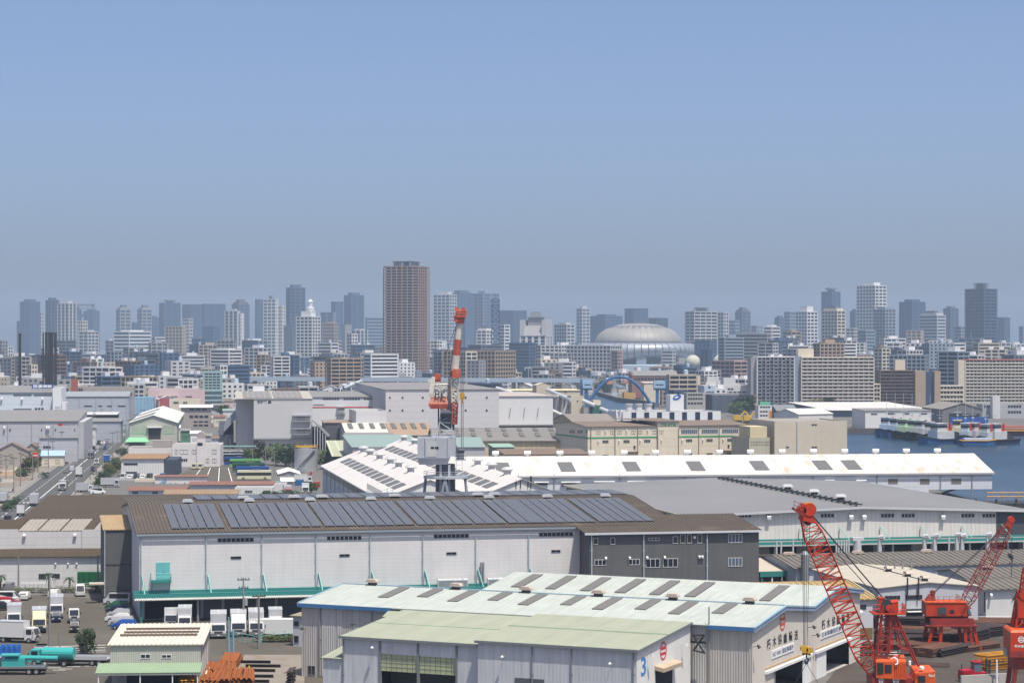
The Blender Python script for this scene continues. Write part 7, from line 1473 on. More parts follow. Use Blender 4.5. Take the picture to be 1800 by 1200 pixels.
for k in range(17):u=60+k*38;pole(0,0,9+k % 2,'utility pole standing on the near pavement of the wide road',1,'poles on the near pavement of the road',loc=road_pt(u,9.2))
for k,(x,y,h) in enumerate(((444,822,9),(467,832,10),(482,838,8),(404,812,9),(421,806,8),(432,800,7))):pole(x,y,h,'thin grey light pole in the coach depot',0,'light poles in the coach depot')
for k in range(8):pole(0,0,8+k % 3,'dark pole among the low houses and yards left of the road',2,'poles among the roadside houses',loc=road_pt(20+k*27,-15-(k*7) % 19))
def fence(label,pts,h,m,step=2.0,rails=3,solid=None):
 p=[at_z(*q,0) for q in pts];o=thing('fence',label,'fence',loc=tuple(p[0]));mb=MB()
 for a,b in zip(p,p[1:]):
  a,b=a-p[0],b-p[0];n=max(1,int((b-a).length/step))
  for k in range(n+1):c=a.lerp(b,k/n);mb.tube(c,c+Vector((0,0,h)),.05,4)
  for q in range(rails):z=h*(q+1)/rails;mb.tube(a+Vector((0,0,z)),b+Vector((0,0,z)),.035,4)
 mb.build('rails',[m],o)
 if solid:mb=MB();[mb.hexa([u-p[0],v-p[0],v-p[0]+Vector((.1,.2,0)),u-p[0]+Vector((.1,.2,0))],[x+Vector((0,0,solid)) for x in (u-p[0],v-p[0],v-p[0]+Vector((.1,.2,0)),u-p[0]+Vector((.1,.2,0)))]) for u,v in zip(p,p[1:])];mb.build('base_wall',[CONC],o)
fence('grey wire fence along the back of the lorry yard',[(0,1041),(90,1042),(182,1036)],1.4,STEEL,rails=4);fence('low grey rail fence between yard and turquoise lorries',[(60,1150),(186,1146)],1.1,STEEL,solid=.35);fence('pale teal rail fence by the utility pole',[(398,1124),(455,1136),(462,1128),(520,1122)],1.5,TEALP,1.6,3);fence('white barrier before the grey workshop behind the gantry crane',[(1700,1093),(1800,1092)],.9,WHITE,2.0,2,solid=.5)
r=thing('fence','concrete boundary wall at the bottom edge by the red loader','wall',loc=tuple(at_z(1690,1214,0)),rz=R(20));MB().box(0,7,0,.4,0,2.0).build('wall',[CONC],r)
GC=mat('cage green',(.012,.12,.045),rib='x',pitch=.35,depth=.08)
for i in range(4):
 for j in range(2):p=at_z(142+i*11,1031,0);o=thing('storage_cage','green ribbed storage cage stacked before the low white warehouse','cage',loc=(p.x,p.y,j*1.42),group='green cages by the warehouse');MB().box(-.55,.55,-.6,.6,.05,1.4).build('cage',[GC],o);mb=MB();[mb.box(x-.04,x+.04,-.64,-.6,0,1.42) for x in (-.5,0,.5)];mb.build('frame',[GC],o)
for i in range(8):p=at_z(41+i*7.4,1034,0);o=thing('bulk_bag','white wrapped goods cage in the row before the low white warehouse','wrapped pallet',loc=tuple(p),group='white wrapped cages by the fence');MB().box(-.36,.36,-.4,.4,.12,1.1 if i<6 else 1.9).build('wrap',[mat('white wrap',(.58,.58,.57),var=.12,scale=3)],o);MB().box(-.38,.38,-.42,.42,0,.11).build('pallet',[DARKM],o)
for i in range(16):p=at_z(1+(i//2)*4.6,1156-(i//2 % 2)*3,0);o=thing('barrel','bright blue barrel in the heap above the turquoise crane lorry','barrel',loc=(p.x,p.y,(i % 2)*.9),group='blue barrels');mb=MB();mb.lathe([(.3,0),(.33,.45),(.3,.9)],12);mb.build('drum',[mat('barrel blue',(.02,.12,.42))],o)
for x,y,lab in ((497,1178,'yellow cone on the dusty yard by the loose rails'),(509,1196,'yellow cone beside the ribbed shed wall'),(107,1046,'orange cone at the back fence')):p=at_z(x-59 if x==497 else x,y,0);o=thing('traffic_cone',lab,'cone',loc=tuple(p));mb=MB();mb.lathe([(.22,.04),(.04,.75)],8);mb.box(-.25,.25,-.25,.25,0,.04);mb.build('cone',[mat('cone yellow',(.6,.42,.02)) if x>110 else ORNG],o)
bld('guard_house','narrow white two level gatehouse against the ribbed shed','hut',515,529,1082,yb=1135,ang=A3,dep=4,wall=mat('cool grey wall',(.46,.47,.5)),roof=mat('moss roof',(.25,.23,.16)),kind='mono',rise=.2,rows=((517,1091,527,1099,1),(517,1117,527,1128,1)))
for x,y,L in ((503,1195,0),):stack(512,1199,0,5,2,4,'h',RUSTD,'dark steel beam piled at the ribbed shed corner')
bld('sign_board','white slatted board standing by the yard fence','board',64,82,1131,yb=1152,ang=0,dep=.15,wall=WHITE,par=.02)
# --- trees and plants
LEAF=[mat('leaf green',(.050,.085,.022),var=.5,scale=1.2,rough=.7),mat('leaf olive',(.105,.105,.030),var=.45,scale=1.2,rough=.7),mat('leaf dark',(.030,.055,.022),var=.5,scale=1.2,rough=.7)]
BARK=mat('bark',(.10,.075,.05),rough=.9,var=.2)
def crown_mesh(seed,n,kind):
 rg=random.Random(seed);mb=MB();cl=[(rg.uniform(-.34,.34),rg.uniform(-.34,.34),rg.uniform(-.30,.36),rg.uniform(.16,.30)) for _ in range(11)]
 for i in range(n):
  x,y,z,r=rg.choice(cl);v=Vector((rg.gauss(0,1),rg.gauss(0,1),rg.gauss(0,1))).normalized()*r*rg.random()**.33;c=Vector((x,y,z))+v;s=rg.uniform(.022,.05)
  a=Vector((rg.gauss(0,1),rg.gauss(0,1),rg.gauss(0,1))).normalized();b=a.orthogonal().normalized();mb.poly([c-a*s-b*s*.6,c+a*s-b*s*.6,c+a*s+b*s*.6,c-a*s+b*s*.6],[(0,1,2,3)])
 return mb.mesh('crown',[LEAF[kind]],recalc=False)
def tree(px,py,h,w_,label,kind=0,n=900,group=None,loc=None,name='tree'):
 p=loc or at_z(px,py,0);o=thing(name,label,name if name !='hedge' else 'hedge',loc=(p.x,p.y,0),rz=rng2.uniform(0,6),group=group);v=rng2.randint(0,3);c=put('crown',cached(('crown',v,n,kind),lambda:crown_mesh(v+5,n,kind)),o,(0,0,h*.58));c.scale=(w_*1.25,w_*1.25,h*.98)
 mb=MB();mb.tube((0,0,0),(0,0,h*.5),.05*h*.5,6,r2=.02*h)
 for k in range(5):a=k*1.3;mb.tube((0,0,h*(.25+k*.05)),(w_*.3*math.cos(a),w_*.3*math.sin(a),h*(.55+.06*k)),.018*h,5,r2=.006*h)
 mb.build('trunk',[BARK],o);return o
rng2=random.Random(4)
tree(153,1150,3.5,2.3,'round dark bush like tree alone at the yard edge above the flatbed lorry',2,1600)
for a in ((455,816,8.4,7,'olive tree left in the clump by the storage warehouse',1),(485,817,7.5,6.5,'dark green tree next to the olive one by the storage warehouse',0),(502,819,8.0,8,'wide dark green tree between olive tree and grey tank',2),(516,822,6,5,'small dark tree tucked against the grey tank',2),(573,824,8,7,'green tree right of the grey tank',0),(440,818,6,5,'small tree behind the coaches at the storage warehouse foot',0),(485,885,3.6,8,'low green bush behind the solar roof by the white block',0),(505,884,3.4,7,'dark bush behind the solar roof beside the lorries',2),(548,866,3.5,4,'small tree in the yard before the white gabled warehouse',0),(1306,728,11,12,'round green tree left of the zigzag railed slab',2),(1293,731,9,10,'bushy tree beside the round green tree before the net hall',0),(1317,727,12,10,'tall dark tree close to the zigzag railed slab',2),(1430,718,7,9,'bright green tree behind the white gabled quay shed',1),(1451,717,7,11,'dark tree behind the white gabled quay shed',2),(1060,690,12,14,'dark tree on the canal bank under the arch',2),(1136,693,12,10,'green tree beside the ochre cargo box',0),(300,733,7,16,'dark hedge like tree on the roof edge by the glazed hall',2),(398,702,10,14,'bare reddish tree beside the sea green office',1),(388,733,7,10,'green tree beyond the taupe office',0)):tree(*a)
for k in range(12):x,y=((184,840),(190,832),(198,826),(202,818),(207,822),(176,850),(172,856),(190,842),(214,806),(200,838),(210,830),(184,850))[k];tree(x,y,3+(k*7) % 3*.6,2.6+k % 3*.7,'scruffy green roadside tree on the near side of the wide road',k % 3,600,'roadside trees near side')
for k in range(16):tree(0,0,3.5+k % 3,4.5,'tree in the line on the far side of the wide road',(k*5) % 3,600,'roadside trees far side',loc=road_pt(185+k*17,-14.5))
for k,(x,y) in enumerate(((14,898),(22,892),(18,893),(12,897),(30,884),(78,841))):tree(x,y,2.2,3,'rounded dark green shrub on the pavement left of the wide road',2,500,'shrubs by the road',name='shrub')
for k in range(10):tree(14+k*17,1041,.9,2.6,'tuft of green weeds growing along the back fence of the yard',k % 2,300,'weeds along the yard fence',name='shrub')
for k in range(7):tree(456+k*10,1127,1.0,2.4,'green weed tuft under the white trailer along the teal fence',k % 2,300,'weeds along the teal fence',name='shrub')
def palm(px,py,h,label):
 p=at_z(px,py,0);o=thing('palm_tree',label,'palm',loc=tuple(p));MB().tube((0,0,0),(0,0,h),.2,7,r2=.14).build('trunk',[BARK],o);mb=MB();rg=random.Random(px)
 for i in range(26):
  a=i*2.4;L=rg.uniform(1.0,1.6);e=rg.uniform(-.5,.9);q=[Vector((math.cos(a)*L*t,math.sin(a)*L*t,h+L*(e*t-.75*t*t))) for t in (0,.35,.7,1)];s=Vector((-math.sin(a),math.cos(a),0))*.16
  for u,v,m0,m1 in ((q[0],q[1],.4,1),(q[1],q[2],1,.8),(q[2],q[3],.8,.1)):mb.poly([u-s*m0,u+s*m0,v+s*m1,v-s*m1],[(0,1,2,3)])
 mb.build('crown',[LEAF[2]],o,recalc=False)
palm(86,1047,4.0,'dark fan palm before the white wrapped goods');palm(122,1037,2.2,'small yellowish palm next to the green cages');palm(1,1046,3.6,'green palm cut by the picture edge at the yard fence');palm(1789,1092,4.4,'yellow green palm between grey hut and dark red crane');palm(168,1040,1.6,'low stubby palm at the foot of the pole by the green cages')
# --- harbour
def flood_gate():
 d=1630;k=d/F;BL=mat('gate blue',(.03,.12,.29),rough=.5,var=.08);LB=mat('gate pale blue',(.30,.45,.60),rough=.5)
 p=at_d(1035,700,d);root=thing('flood_gate','bright blue arched flood gate with two cabin towers over the canal','flood gate',loc=(p.x,p.y,0))
 def P(px,py,y=0):return Vector(((px-1035)*k,y,H-(py-600)*k))
 for y,r in ((0,.95),(7,.85)):
  mb=MB();pts=[]
  for i in range(25):
   q=i/24;x=1031+(1147-1031)*q;z=716-54*(1-abs(2*q-1)**2.1);pts.append(P(x,min(z,712),y))
  mb.path(pts,r,8);mb.build('arch',[BL],root)
 mb=MB()
 for i in range(2,23):q=i/24;x=1031+116*q;z=716-54*(1-abs(2*q-1)**2.1);mb.tube(P(x,z,0),P(x,z,7),.3,5);mb.tube(P(x,z,0),P(x+4.8,z,7),.2,4)
 mb.build('arch_brace',[BL],root)
 for x0,x1,side in ((1024,1041,-1),(1149,1169,1)):
  MB().box(P(x0,0).x,P(x1,0).x,-3,5,P(0,682).z,P(0,669).z).build('cabin',[LB],root);mb=MB();mb.box(P(x0+3,0).x,P(x1-3,0).x,-3.05,-2.99,P(0,676.8).z,P(0,675).z);mb.build('window_band',[WIN_DARK],root)
  xo=x0-4 if side<0 else x1+.5
  mb=MB();mb.box(P(xo,0).x,P(xo+3,0).x,-2,3,0,P(0,666).z)
  for q in range(6):mb.box(P(xo-.6,0).x,P(xo+3.6,0).x,-2.4,3.4,P(0,705-q*5).z,P(0,703.5-q*5).z)
  mb.build('guide_tower',[BL],root);MB().box(P(x0+4,0).x,P(x0+9,0).x,-2,3,0,P(0,682).z).build('leg',[BL],root);MB().box(P(x0,0).x,P(x1,0).x,-2.5,4,P(0,685).z,P(0,682.3).z).build('girder',[BL],root)
flood_gate()
QW=mat('quay wall',(.13,.12,.115),var=.15,streak=.2)
def wall_path(label,pts,h,th,m):
 p=[at_z(*q,0) for q in pts];o=thing('quay_wall',label,'quay wall',loc=tuple(p[0]));mb=MB()
 for a,b in zip(p,p[1:]):n=(b-a).normalized().cross(Vector((0,0,1)))*th;a,b=a-p[0],b-p[0];mb.hexa([a,b,b-n,a-n],[v+Vector((0,0,h)) for v in (a,b,b-n,a-n)])
 mb.build('wall',[m],o)
wall_path('dark curved canal wall beyond the flood gate arch',[(1043,690),(1050,695),(1085,706),(1130,711),(1150,716)],3.2,2.5,QW)
wall_path('long dark quay wall along the far side of the harbour',[(1560,762),(1800,757),(1900,756)],3.0,3,QW);wall_path('rough dark quay edge left of the moored boats',[(1478,761),(1560,762)],2.6,3,QW)
def crane_s(label,px,py,d,dx,dz,m):
 p=at_d(px,py,d);o=thing('crawler_crane',label,'crane',loc=(p.x,p.y,0));mb=MB();lattice(mb,(0,0,4),(dx,0,dz),.8,.5,9,.16,up=(0,1,0));mb.build('boom',[m],o);MB().box(-2,3,-2,2,1.4,4.6).build('cab',[m],o);MB().box(-3,3,-2.4,2.4,0,1.39).build('track',[DARKM],o)
crane_s('small dark red crawler crane working behind the flood gate arch',1123,697,1850,-6,22,mat('dull red',(.32,.07,.08)));crane_s('pale turquoise crawler crane behind the flood gate arch',1079,695,1900,2,22,BLUEW)
bld('cargo_box','ochre cargo box on the far canal bank under the arch','container',1097,1117,690,d=1880,dep=6,wall=mat('ochre box',(.45,.27,.08)),z0=0);bld('shed','long grey roofed brown shed behind the flood gate arch','shed',1111,1191,660,d=2000,ang=4,dep=26,wall=mat('rusty brown wall',(.22,.14,.12)),roof=GREYR,kind='gs',rise=4,rows=((1114,664,1188,668,12),));bld('shed','long cream shed stretching right of the flood gate','shed',1132,1210,673,d=1750,ang=4,dep=20,wall=CREAMW,roof=mat('pink beige roof',(.50,.42,.36)),kind='mono',rise=.6)
DN=mat('dark net wall',(.075,.09,.12),var=.15,rib='v',pitch=6,depth=.2);bld('factory','big dark blue net covered hall before the zigzag railed apartment slab','building',1252,1322,694,d=1500,ang=8,dep=30,wall=DN);bld('factory','white two storey factory with ribbon windows behind the dark net hall','factory',1236,1322,677,d=1640,ang=8,dep=24,wall=PALEW,rows=((1258,682,1290,685,6),(1273,688,1320,690,6)));bld('plant_building','blue grey plant tower block beside the striped plant','building',1238,1258,678,d=1560,ang=8,dep=14,wall=BLUEW,rows=((1245,679,1250,682,1),(1242,688,1256,690,3)));bld('plant_building','grey concrete plant with open floors next to the blue oval tower','building',1207,1240,690,d=1480,ang=8,dep=14,wall=CONC,rows=((1209,692,1236,695,6),(1209,699,1236,702,6),(1209,707,1236,710,5)))
for x0,x1,yt,d,m,lab in ((1222,1231,660,1700,CREAMW,'slim cream plant tower above the white factory'),(1243,1264,662,1700,PALEW,'white block with one window above the blue grey plant tower block'),(1272,1293,664,1710,PALEW,'blank white block above the white ribbon window factory'),(1184,1212,690,1600,mat('olive grey wall',(.27,.28,.27)),'olive grey low hall left of the concrete plant')):bld('plant_building',lab,'building',x0,x1,yt,d=d,ang=8,dep=10,wall=m)
# far quay
bld('warehouse','wide low warehouse with bright white roof before the pinkish apartment slab','warehouse',1461,1640,721,d=1420,ang=5,dep=120,wall=mat('dull navy wall',(.10,.13,.18)),roof=mat('white sheet roof',(.7,.7,.7)),kind='mono',rise=1.8,over=2)  # plain dark navy walls under the white roof
bld('warehouse','grey quayside warehouse with four window slots behind the moored tugs','warehouse',1521,1637,722,d=1225,ang=5,dep=30,wall=mat('blank white wall',(.5,.5,.49)),roof=GREYR,kind='mono',rise=.5,rows=((1531,726.5,1542,728.5,5),(1561,726,1572,728,5),(1588,726,1599,728,5),(1619,726,1630,728,5)))
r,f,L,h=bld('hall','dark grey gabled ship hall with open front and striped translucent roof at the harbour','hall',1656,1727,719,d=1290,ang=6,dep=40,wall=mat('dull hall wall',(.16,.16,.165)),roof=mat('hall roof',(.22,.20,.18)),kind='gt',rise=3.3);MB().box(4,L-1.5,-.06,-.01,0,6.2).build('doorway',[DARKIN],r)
bld('barrier','long cobalt blue barrier on the quay before the dark ship hall','barrier',1671,1737,733,d=1240,ang=3,dep=2,wall=mat('cobalt',(.015,.08,.32)),par=.1)
bld('shed','white gabled quay shed left of the grey quayside warehouse','shed',1404,1464,728,d=1240,ang=30,dep=22,wall=PALEW,roof=mat('cream white roof',(.62,.58,.52)),kind='gs',rise=2.6);bld('shed','dark roofed brown quay shed beside the white gabled quay shed','shed',1366,1402,722,d=1300,ang=5,dep=26,wall=mat('brown open wall',(.12,.10,.09)),roof=mat('slate roof',(.17,.18,.19)),kind='gs',rise=3)
bld('ship_bridge','white and green ship superstructure showing above the yellowish annex','ship',1333,1357,712,d=1130,ang=4,dep=9,wall=PALEW,roof=mat('ship green',(.14,.36,.26)),rows=((1336,714,1355,716,4),(1336,722,1355,724,4),(1336,729,1355,731,4)));bld('ship_bridge','small pale green bridge deck at the top of the ship superstructure','ship',1336,1354,706,d=1133,ang=4,dep=6,wall=mat('ship green',(.14,.36,.26)))
bld('office_block','grey quay office with tall stair shaft before the cream apartment slab','building',1727,1800,710,d=1400,ang=3,dep=14,wall=mat('quay grey',(.36,.37,.39)),rows=((1772,712,1796,716,5),(1772,722,1796,726,5),(1730,712,1742,716,3)));bld('stair_tower','pale grey stair shaft beside the quay office','tower',1745,1758,696,d=1392,ang=3,dep=6,wall=PALEW)
for x,y,lab in ((1296,738,'yellow excavator with bent arm on the quay behind the cream factory'),(1314,739,'yellow excavator with its back turned on the quay behind the cream factory')):
 p=at_d(x,y,1180);z=p.z;o=thing('excavator',lab,'excavator',loc=(p.x,p.y,0));YE=mat('digger yellow',(.55,.34,.03));MB().box(-2,2,-1.5,1.5,z,z+2.4).build('cab',[YE],o);MB().box(-2,2.2,-1.6,1.6,z-1.2,z).build('track',[DARKM],o);mb=MB();mb.path([(1,0,z+1.5),(4,0,z+4.4),(6,0,z+1.5),(6.2,0,z-.5)],.4,6);mb.build('arm',[YE],o);MB().box(-4,5,-3,3,0,z-1.2).build('spoil_heap',[QW],o)
def boat(px,py,L,ang,hull,house,label,fun=RED,mast=9,low=False):
 p=at_z(px,py,0);o=thing('tugboat' if not low else 'barge',label,'boat',loc=(p.x,p.y,.03),rz=R(ang),group='boats moored in the harbour');o.scale=(1,1,1.35);w_=L*.14+1.2
 def ring(z,s,b):return [(-L/2*s,-w_*.8*s,z),(L*.2,-w_*s,z),(L*.42*s,-w_*.55*s,z+b),(L/2*s,0,z+b*1.6),(L*.42*s,w_*.55*s,z+b),(L*.2,w_*s,z),(-L/2*s,w_*.8*s,z)]
 a,c=ring(0,.93,0),ring(1.5 if not low else 1.7,1,.9 if not low else .2);mb=MB();n=7;mb.poly(a+c,[tuple(range(n))[::-1],tuple(range(n,2*n))]+[(i,(i+1) % n,n+(i+1) % n,n+i) for i in range(n)]);h_=mb.build('hull',[hull],o)
 mb=MB();q=ring(1.5 if not low else 1.7,1.012,.9 if not low else .2)
 for u,v in zip(q,q[1:]+q[:1]):mb.tube(u,v,.2,5)
 mb.build('rubbing_strake',[DARKM if not low else YELS],h_)
 if low:MB().box(-L*.42,L*.36,-w_*.6,w_*.6,1.7,2.5).build('hatch_cover',[house],o);return
 MB().box(-L*.16,L*.2,-w_*.55,w_*.55,1.5,4.2).build('deck_house',[house],o);MB().box(-L*.02,L*.17,-w_*.42,w_*.42,4.21,6.6).build('wheelhouse',[house],o);MB().box(-L*.025,L*.176,-w_*.43,w_*.43,5.3,6.1).build('window_band',[WIN_DARK],o);MB().box(-L*.04,L*.19,-w_*.48,w_*.48,6.61,6.85).build('bridge_roof',[house],o)
 mb=MB();mb.tube((L*.05,0,6.8),(L*.05,0,6.8+mast),.08);mb.tube((L*.05,-1.6,9.5),(L*.05,1.6,9.5),.1);mb.box(L*.05-.3,L*.05+.3,-.5,.5,8.2,8.7);mb.build('mast',[HOOD],o)
 for y in (-w_*.38,w_*.38):mb=MB();mb.lathe([(.65,4.2),(.6,6.5),(.45,6.9)],10,c=(-L*.1,y));mb.build('funnel',[fun],o)
 for i in range(6):MB().tube((-L*.3+i*L*.11,-w_*1.0-.1,.9),(-L*.3+i*L*.11,-w_*1.0-.35,.9),.5,8).build('tyre_fender',[DARKM],o)
 mb=MB();mb.box(-L*.4,-L*.2,-w_*.4,w_*.4,1.5,2.4);mb.tube((-L*.3,-1,2.6),(-L*.3,1,2.6),.6,8);mb.build('winch',[DARKM],o)
BH,NV,BK_=mat('hull blue',(.025,.11,.27),var=.15),mat('hull navy',(.015,.03,.07),var=.15),mat('hull black',(.018,.02,.024),var=.15);PG=mat('pale green deck',(.42,.55,.40));WH=mat('boat white',(.46,.47,.47),var=.2,scale=.6);FR_=mat('funnel red',(.5,.03,.03));FB=mat('funnel black',(.03,.03,.03))
for a in ((1575,768,20,238,BH,BLUEW,'small blue workboat squeezed between the first two tugs',FB),(1604,772,18,246,NV,PG,'small green decked navy workboat in the moored row',FB),(1636,776,20,250,NV,WH,'small white workboat tucked against the largest blue tug',FB),(1698,779,18,244,BH,BLUEW,'small blue workboat beside the straw coloured tug',FR_),(1734,781,18,236,BH,WH,'small blue and white workboat before the outermost tug',FR_),(1560,766,24,242,BH,BLUEW,'blue tug lying stern on, first of the moored row by the grey quayside warehouse'),(1590,770,24,240,BK_,PG,'tug with pale green deckhouse and orange top strip in the moored row',FB),(1618,773,24,244,BK_,WH,'plain white tug with black hull in the moored row',FB),(1656,779,30,215,BH,WH,'largest tug with bright blue hull and red funnels in the moored row'),(1684,772,20,250,BK_,mat('straw white',(.62,.58,.42)),'straw coloured narrow tug with tall mast between bigger tugs',FB),(1712,778,26,238,NV,WH,'white tug with navy hull and red funnels left of the outermost tug',FR_),(1752,780,26,222,NV,WH,'outermost white tug with navy hull at the end of the moored row',FR_,12)):boat(*a)
for a in ((1765,764,60,2,mat('barge maroon',(.16,.05,.05),var=.2),mat('barge brown',(.24,.13,.09)),'long maroon barge with yellow edge moored behind the tugs'),(1760,760,70,2,mat('barge dark',(.06,.035,.035),var=.2),mat('barge red',(.30,.10,.08)),'second dark red barge against the far quay wall'),(1720,783,16,3,BH,BLUEW,'small flat blue barge lying in front of the tugs')):boat(*a[:-1],a[-1],low=True)
# --- the city
def cm(n,c,v=.06):return mat('city '+n,c,rough=.8,var=v,scale=.05)
CW={'white':cm('white',(.62,.62,.62)),'pale grey':cm('pale grey',(.46,.46,.47)),'cream':cm('cream',(.58,.52,.42)),'beige':cm('beige',(.44,.38,.30)),'tan':cm('tan',(.34,.26,.19)),
   'brown':cm('brown',(.17,.11,.085)),'dull pink':cm('dull pink',(.38,.26,.24)),'blue grey':cm('blue grey',(.22,.27,.33)),'slate':cm('slate',(.11,.13,.16)),'mid grey':cm('mid grey',(.28,.28,.29)),
   'brick red':cm('brick red',(.26,.10,.08)),'pale blue':cm('pale blue',(.38,.46,.54)),'sage':cm('sage',(.30,.36,.30)),'navy':cm('navy',(.032,.06,.12)),'steel blue':cm('steel blue',(.055,.105,.19))}
CG={'d':glassy('city dark glass',(.020,.026,.036)),'b':glassy('city blue glass',(.03,.065,.125)),'m':glassy('city grey glass',(.10,.115,.13))}
def facade(mb,w_,dp,h,style,fh=3.4,bay=4.0,p=.35,x0=0,y0=0,z0=0,wall=0,glass=1):
 x1,y1=x0+w_,y0+dp;mb.box(x0,x1,y0,y1,z0,z0+h,glass);n=max(1,int(h/fh));fh=h/n
 k={'grid':.34,'bands':.45,'glass':.14,'balcony':.36,'ribs':.14,'solid':.5}[style];q={'balcony':1.1,'glass':.12}.get(style,p)
 for i in range(n+1):
  a=z0+i*fh-(fh*k*.5 if i else 0);b=min(z0+i*fh+fh*k*.5,z0+h+.3);mb.box(x0-q,x1+q,y0-q,y1+q,a,b,wall)
 if style in ('grid','ribs','balcony','solid','glass'):
  bay*={'balcony':1.5,'glass':2}.get(style,1);t={'grid':.13,'ribs':.22,'balcony':.05,'solid':.28,'glass':.06}[style]*bay;q2=q+.05
  nx,ny=max(2,int(w_/bay)),max(2,int(dp/bay))
  for i in range(1,nx):x=x0+w_*i/nx;mb.box(x-t,x+t,y0-q2,y1+q2,z0,z0+h+.25,wall)
  for i in range(1,ny):y=y0+dp*i/ny;mb.box(x0-q2-.02,x1+q2+.02,y-t,y+t,z0,z0+h+.22,wall)
  for x in (x0-q2,x1+q2-t-.4):
   for y in (y0-q2,y1+q2-t-.4):mb.box(x,x+t+.4,y,y+t+.4,z0,z0+h+.2,wall)
 else:
  for x in (x0-q-.05,x1+q-1):
   for y in (y0-q-.05,y1+q-1):mb.box(x,x+1.05,y,y+1.05,z0,z0+h+.2,wall)
 mb.box(x0-q,x1+q,y0-q,y1+q,z0+h,z0+h+.6,wall)
TAKEN=[]
def tower(x0,x1,yt,d,f,side,style,wall,glass,crown,label,fh=3.4,bay=4.0,name='tower',cat='tower',group='high rises on the skyline',a=33):
 A=(x1-x0)*d/F;ra=R(a);wf=f*A/math.cos(ra);ws=max(8,(1-f)*A/math.sin(ra));h=H-(yt-600)*d/F
 fr=Fr.at(x0,d,-a) if side=='r' else Fr.at(x0+(1-f)*(x1-x0),d,a)
 root=thing(name,label,cat,fr,group=group);c=fr.w(wf/2,ws/2);TAKEN.append((c.x,c.y,math.hypot(wf,ws)/2))
 mb=MB();fh=max(fh,3.3*d/F/.569);bay=max(bay,4.2*d/F/.569);cr={'box':.04,'tall':.09,'disc':.05,'heli':.07,'step':.08,'':0.012,'spire':.05}[crown];hb=h*(1-cr);facade(mb,wf,ws,hb,style,fh,bay);mb.build('body',[CW[wall],CG[glass]],root)
 if crown in ('box','tall','spire'):MB().box(wf*.2,wf*.8,ws*.2,ws*.8,hb+.6,h).build('roof_house',[CW[wall]],root)
 if crown=='spire':mb=MB();mb.tube((wf/2,ws/2,h),(wf/2,ws/2,h*1.06),.5);mb.build('antenna',[STEEL],root)
 if crown=='disc':mb=MB();mb.lathe([(min(wf,ws)*.34,hb+.6),(min(wf,ws)*.34,hb+h*cr*.5),(min(wf,ws)*.5,hb+h*cr*.6),(min(wf,ws)*.5,h)],14,c=(wf/2,ws/2));mb.build('helipad',[CW['slate']],root)
 if crown=='heli':
  mb=MB();mb.box(wf*.26,wf*.74,ws*.26,ws*.74,h-1.2,h)
  for i in range(5):
   for j in range(5):x,y=wf*(.27+i*.115),ws*(.27+j*.115);(mb.box(x-.3,x+.3,y-.3,y+.3,hb,h-1.2) if i in (0,4) or j in (0,4) else None)
  mb.box(wf*.36,wf*.64,ws*.36,ws*.64,hb,h-1.25);mb.build('crown',[CW['slate']],root)
 if crown=='step':MB().box(wf*.08,wf*.92,ws*.08,ws*.92,hb+.6,hb+h*cr*.5).build('crown',[CW[wall]],root);MB().box(wf*.25,wf*.75,ws*.25,ws*.75,hb+h*cr*.5,h).build('crown_top',[CW['slate']],root)
 return root,fr,wf,ws,h
BT='tall brown grid tower'
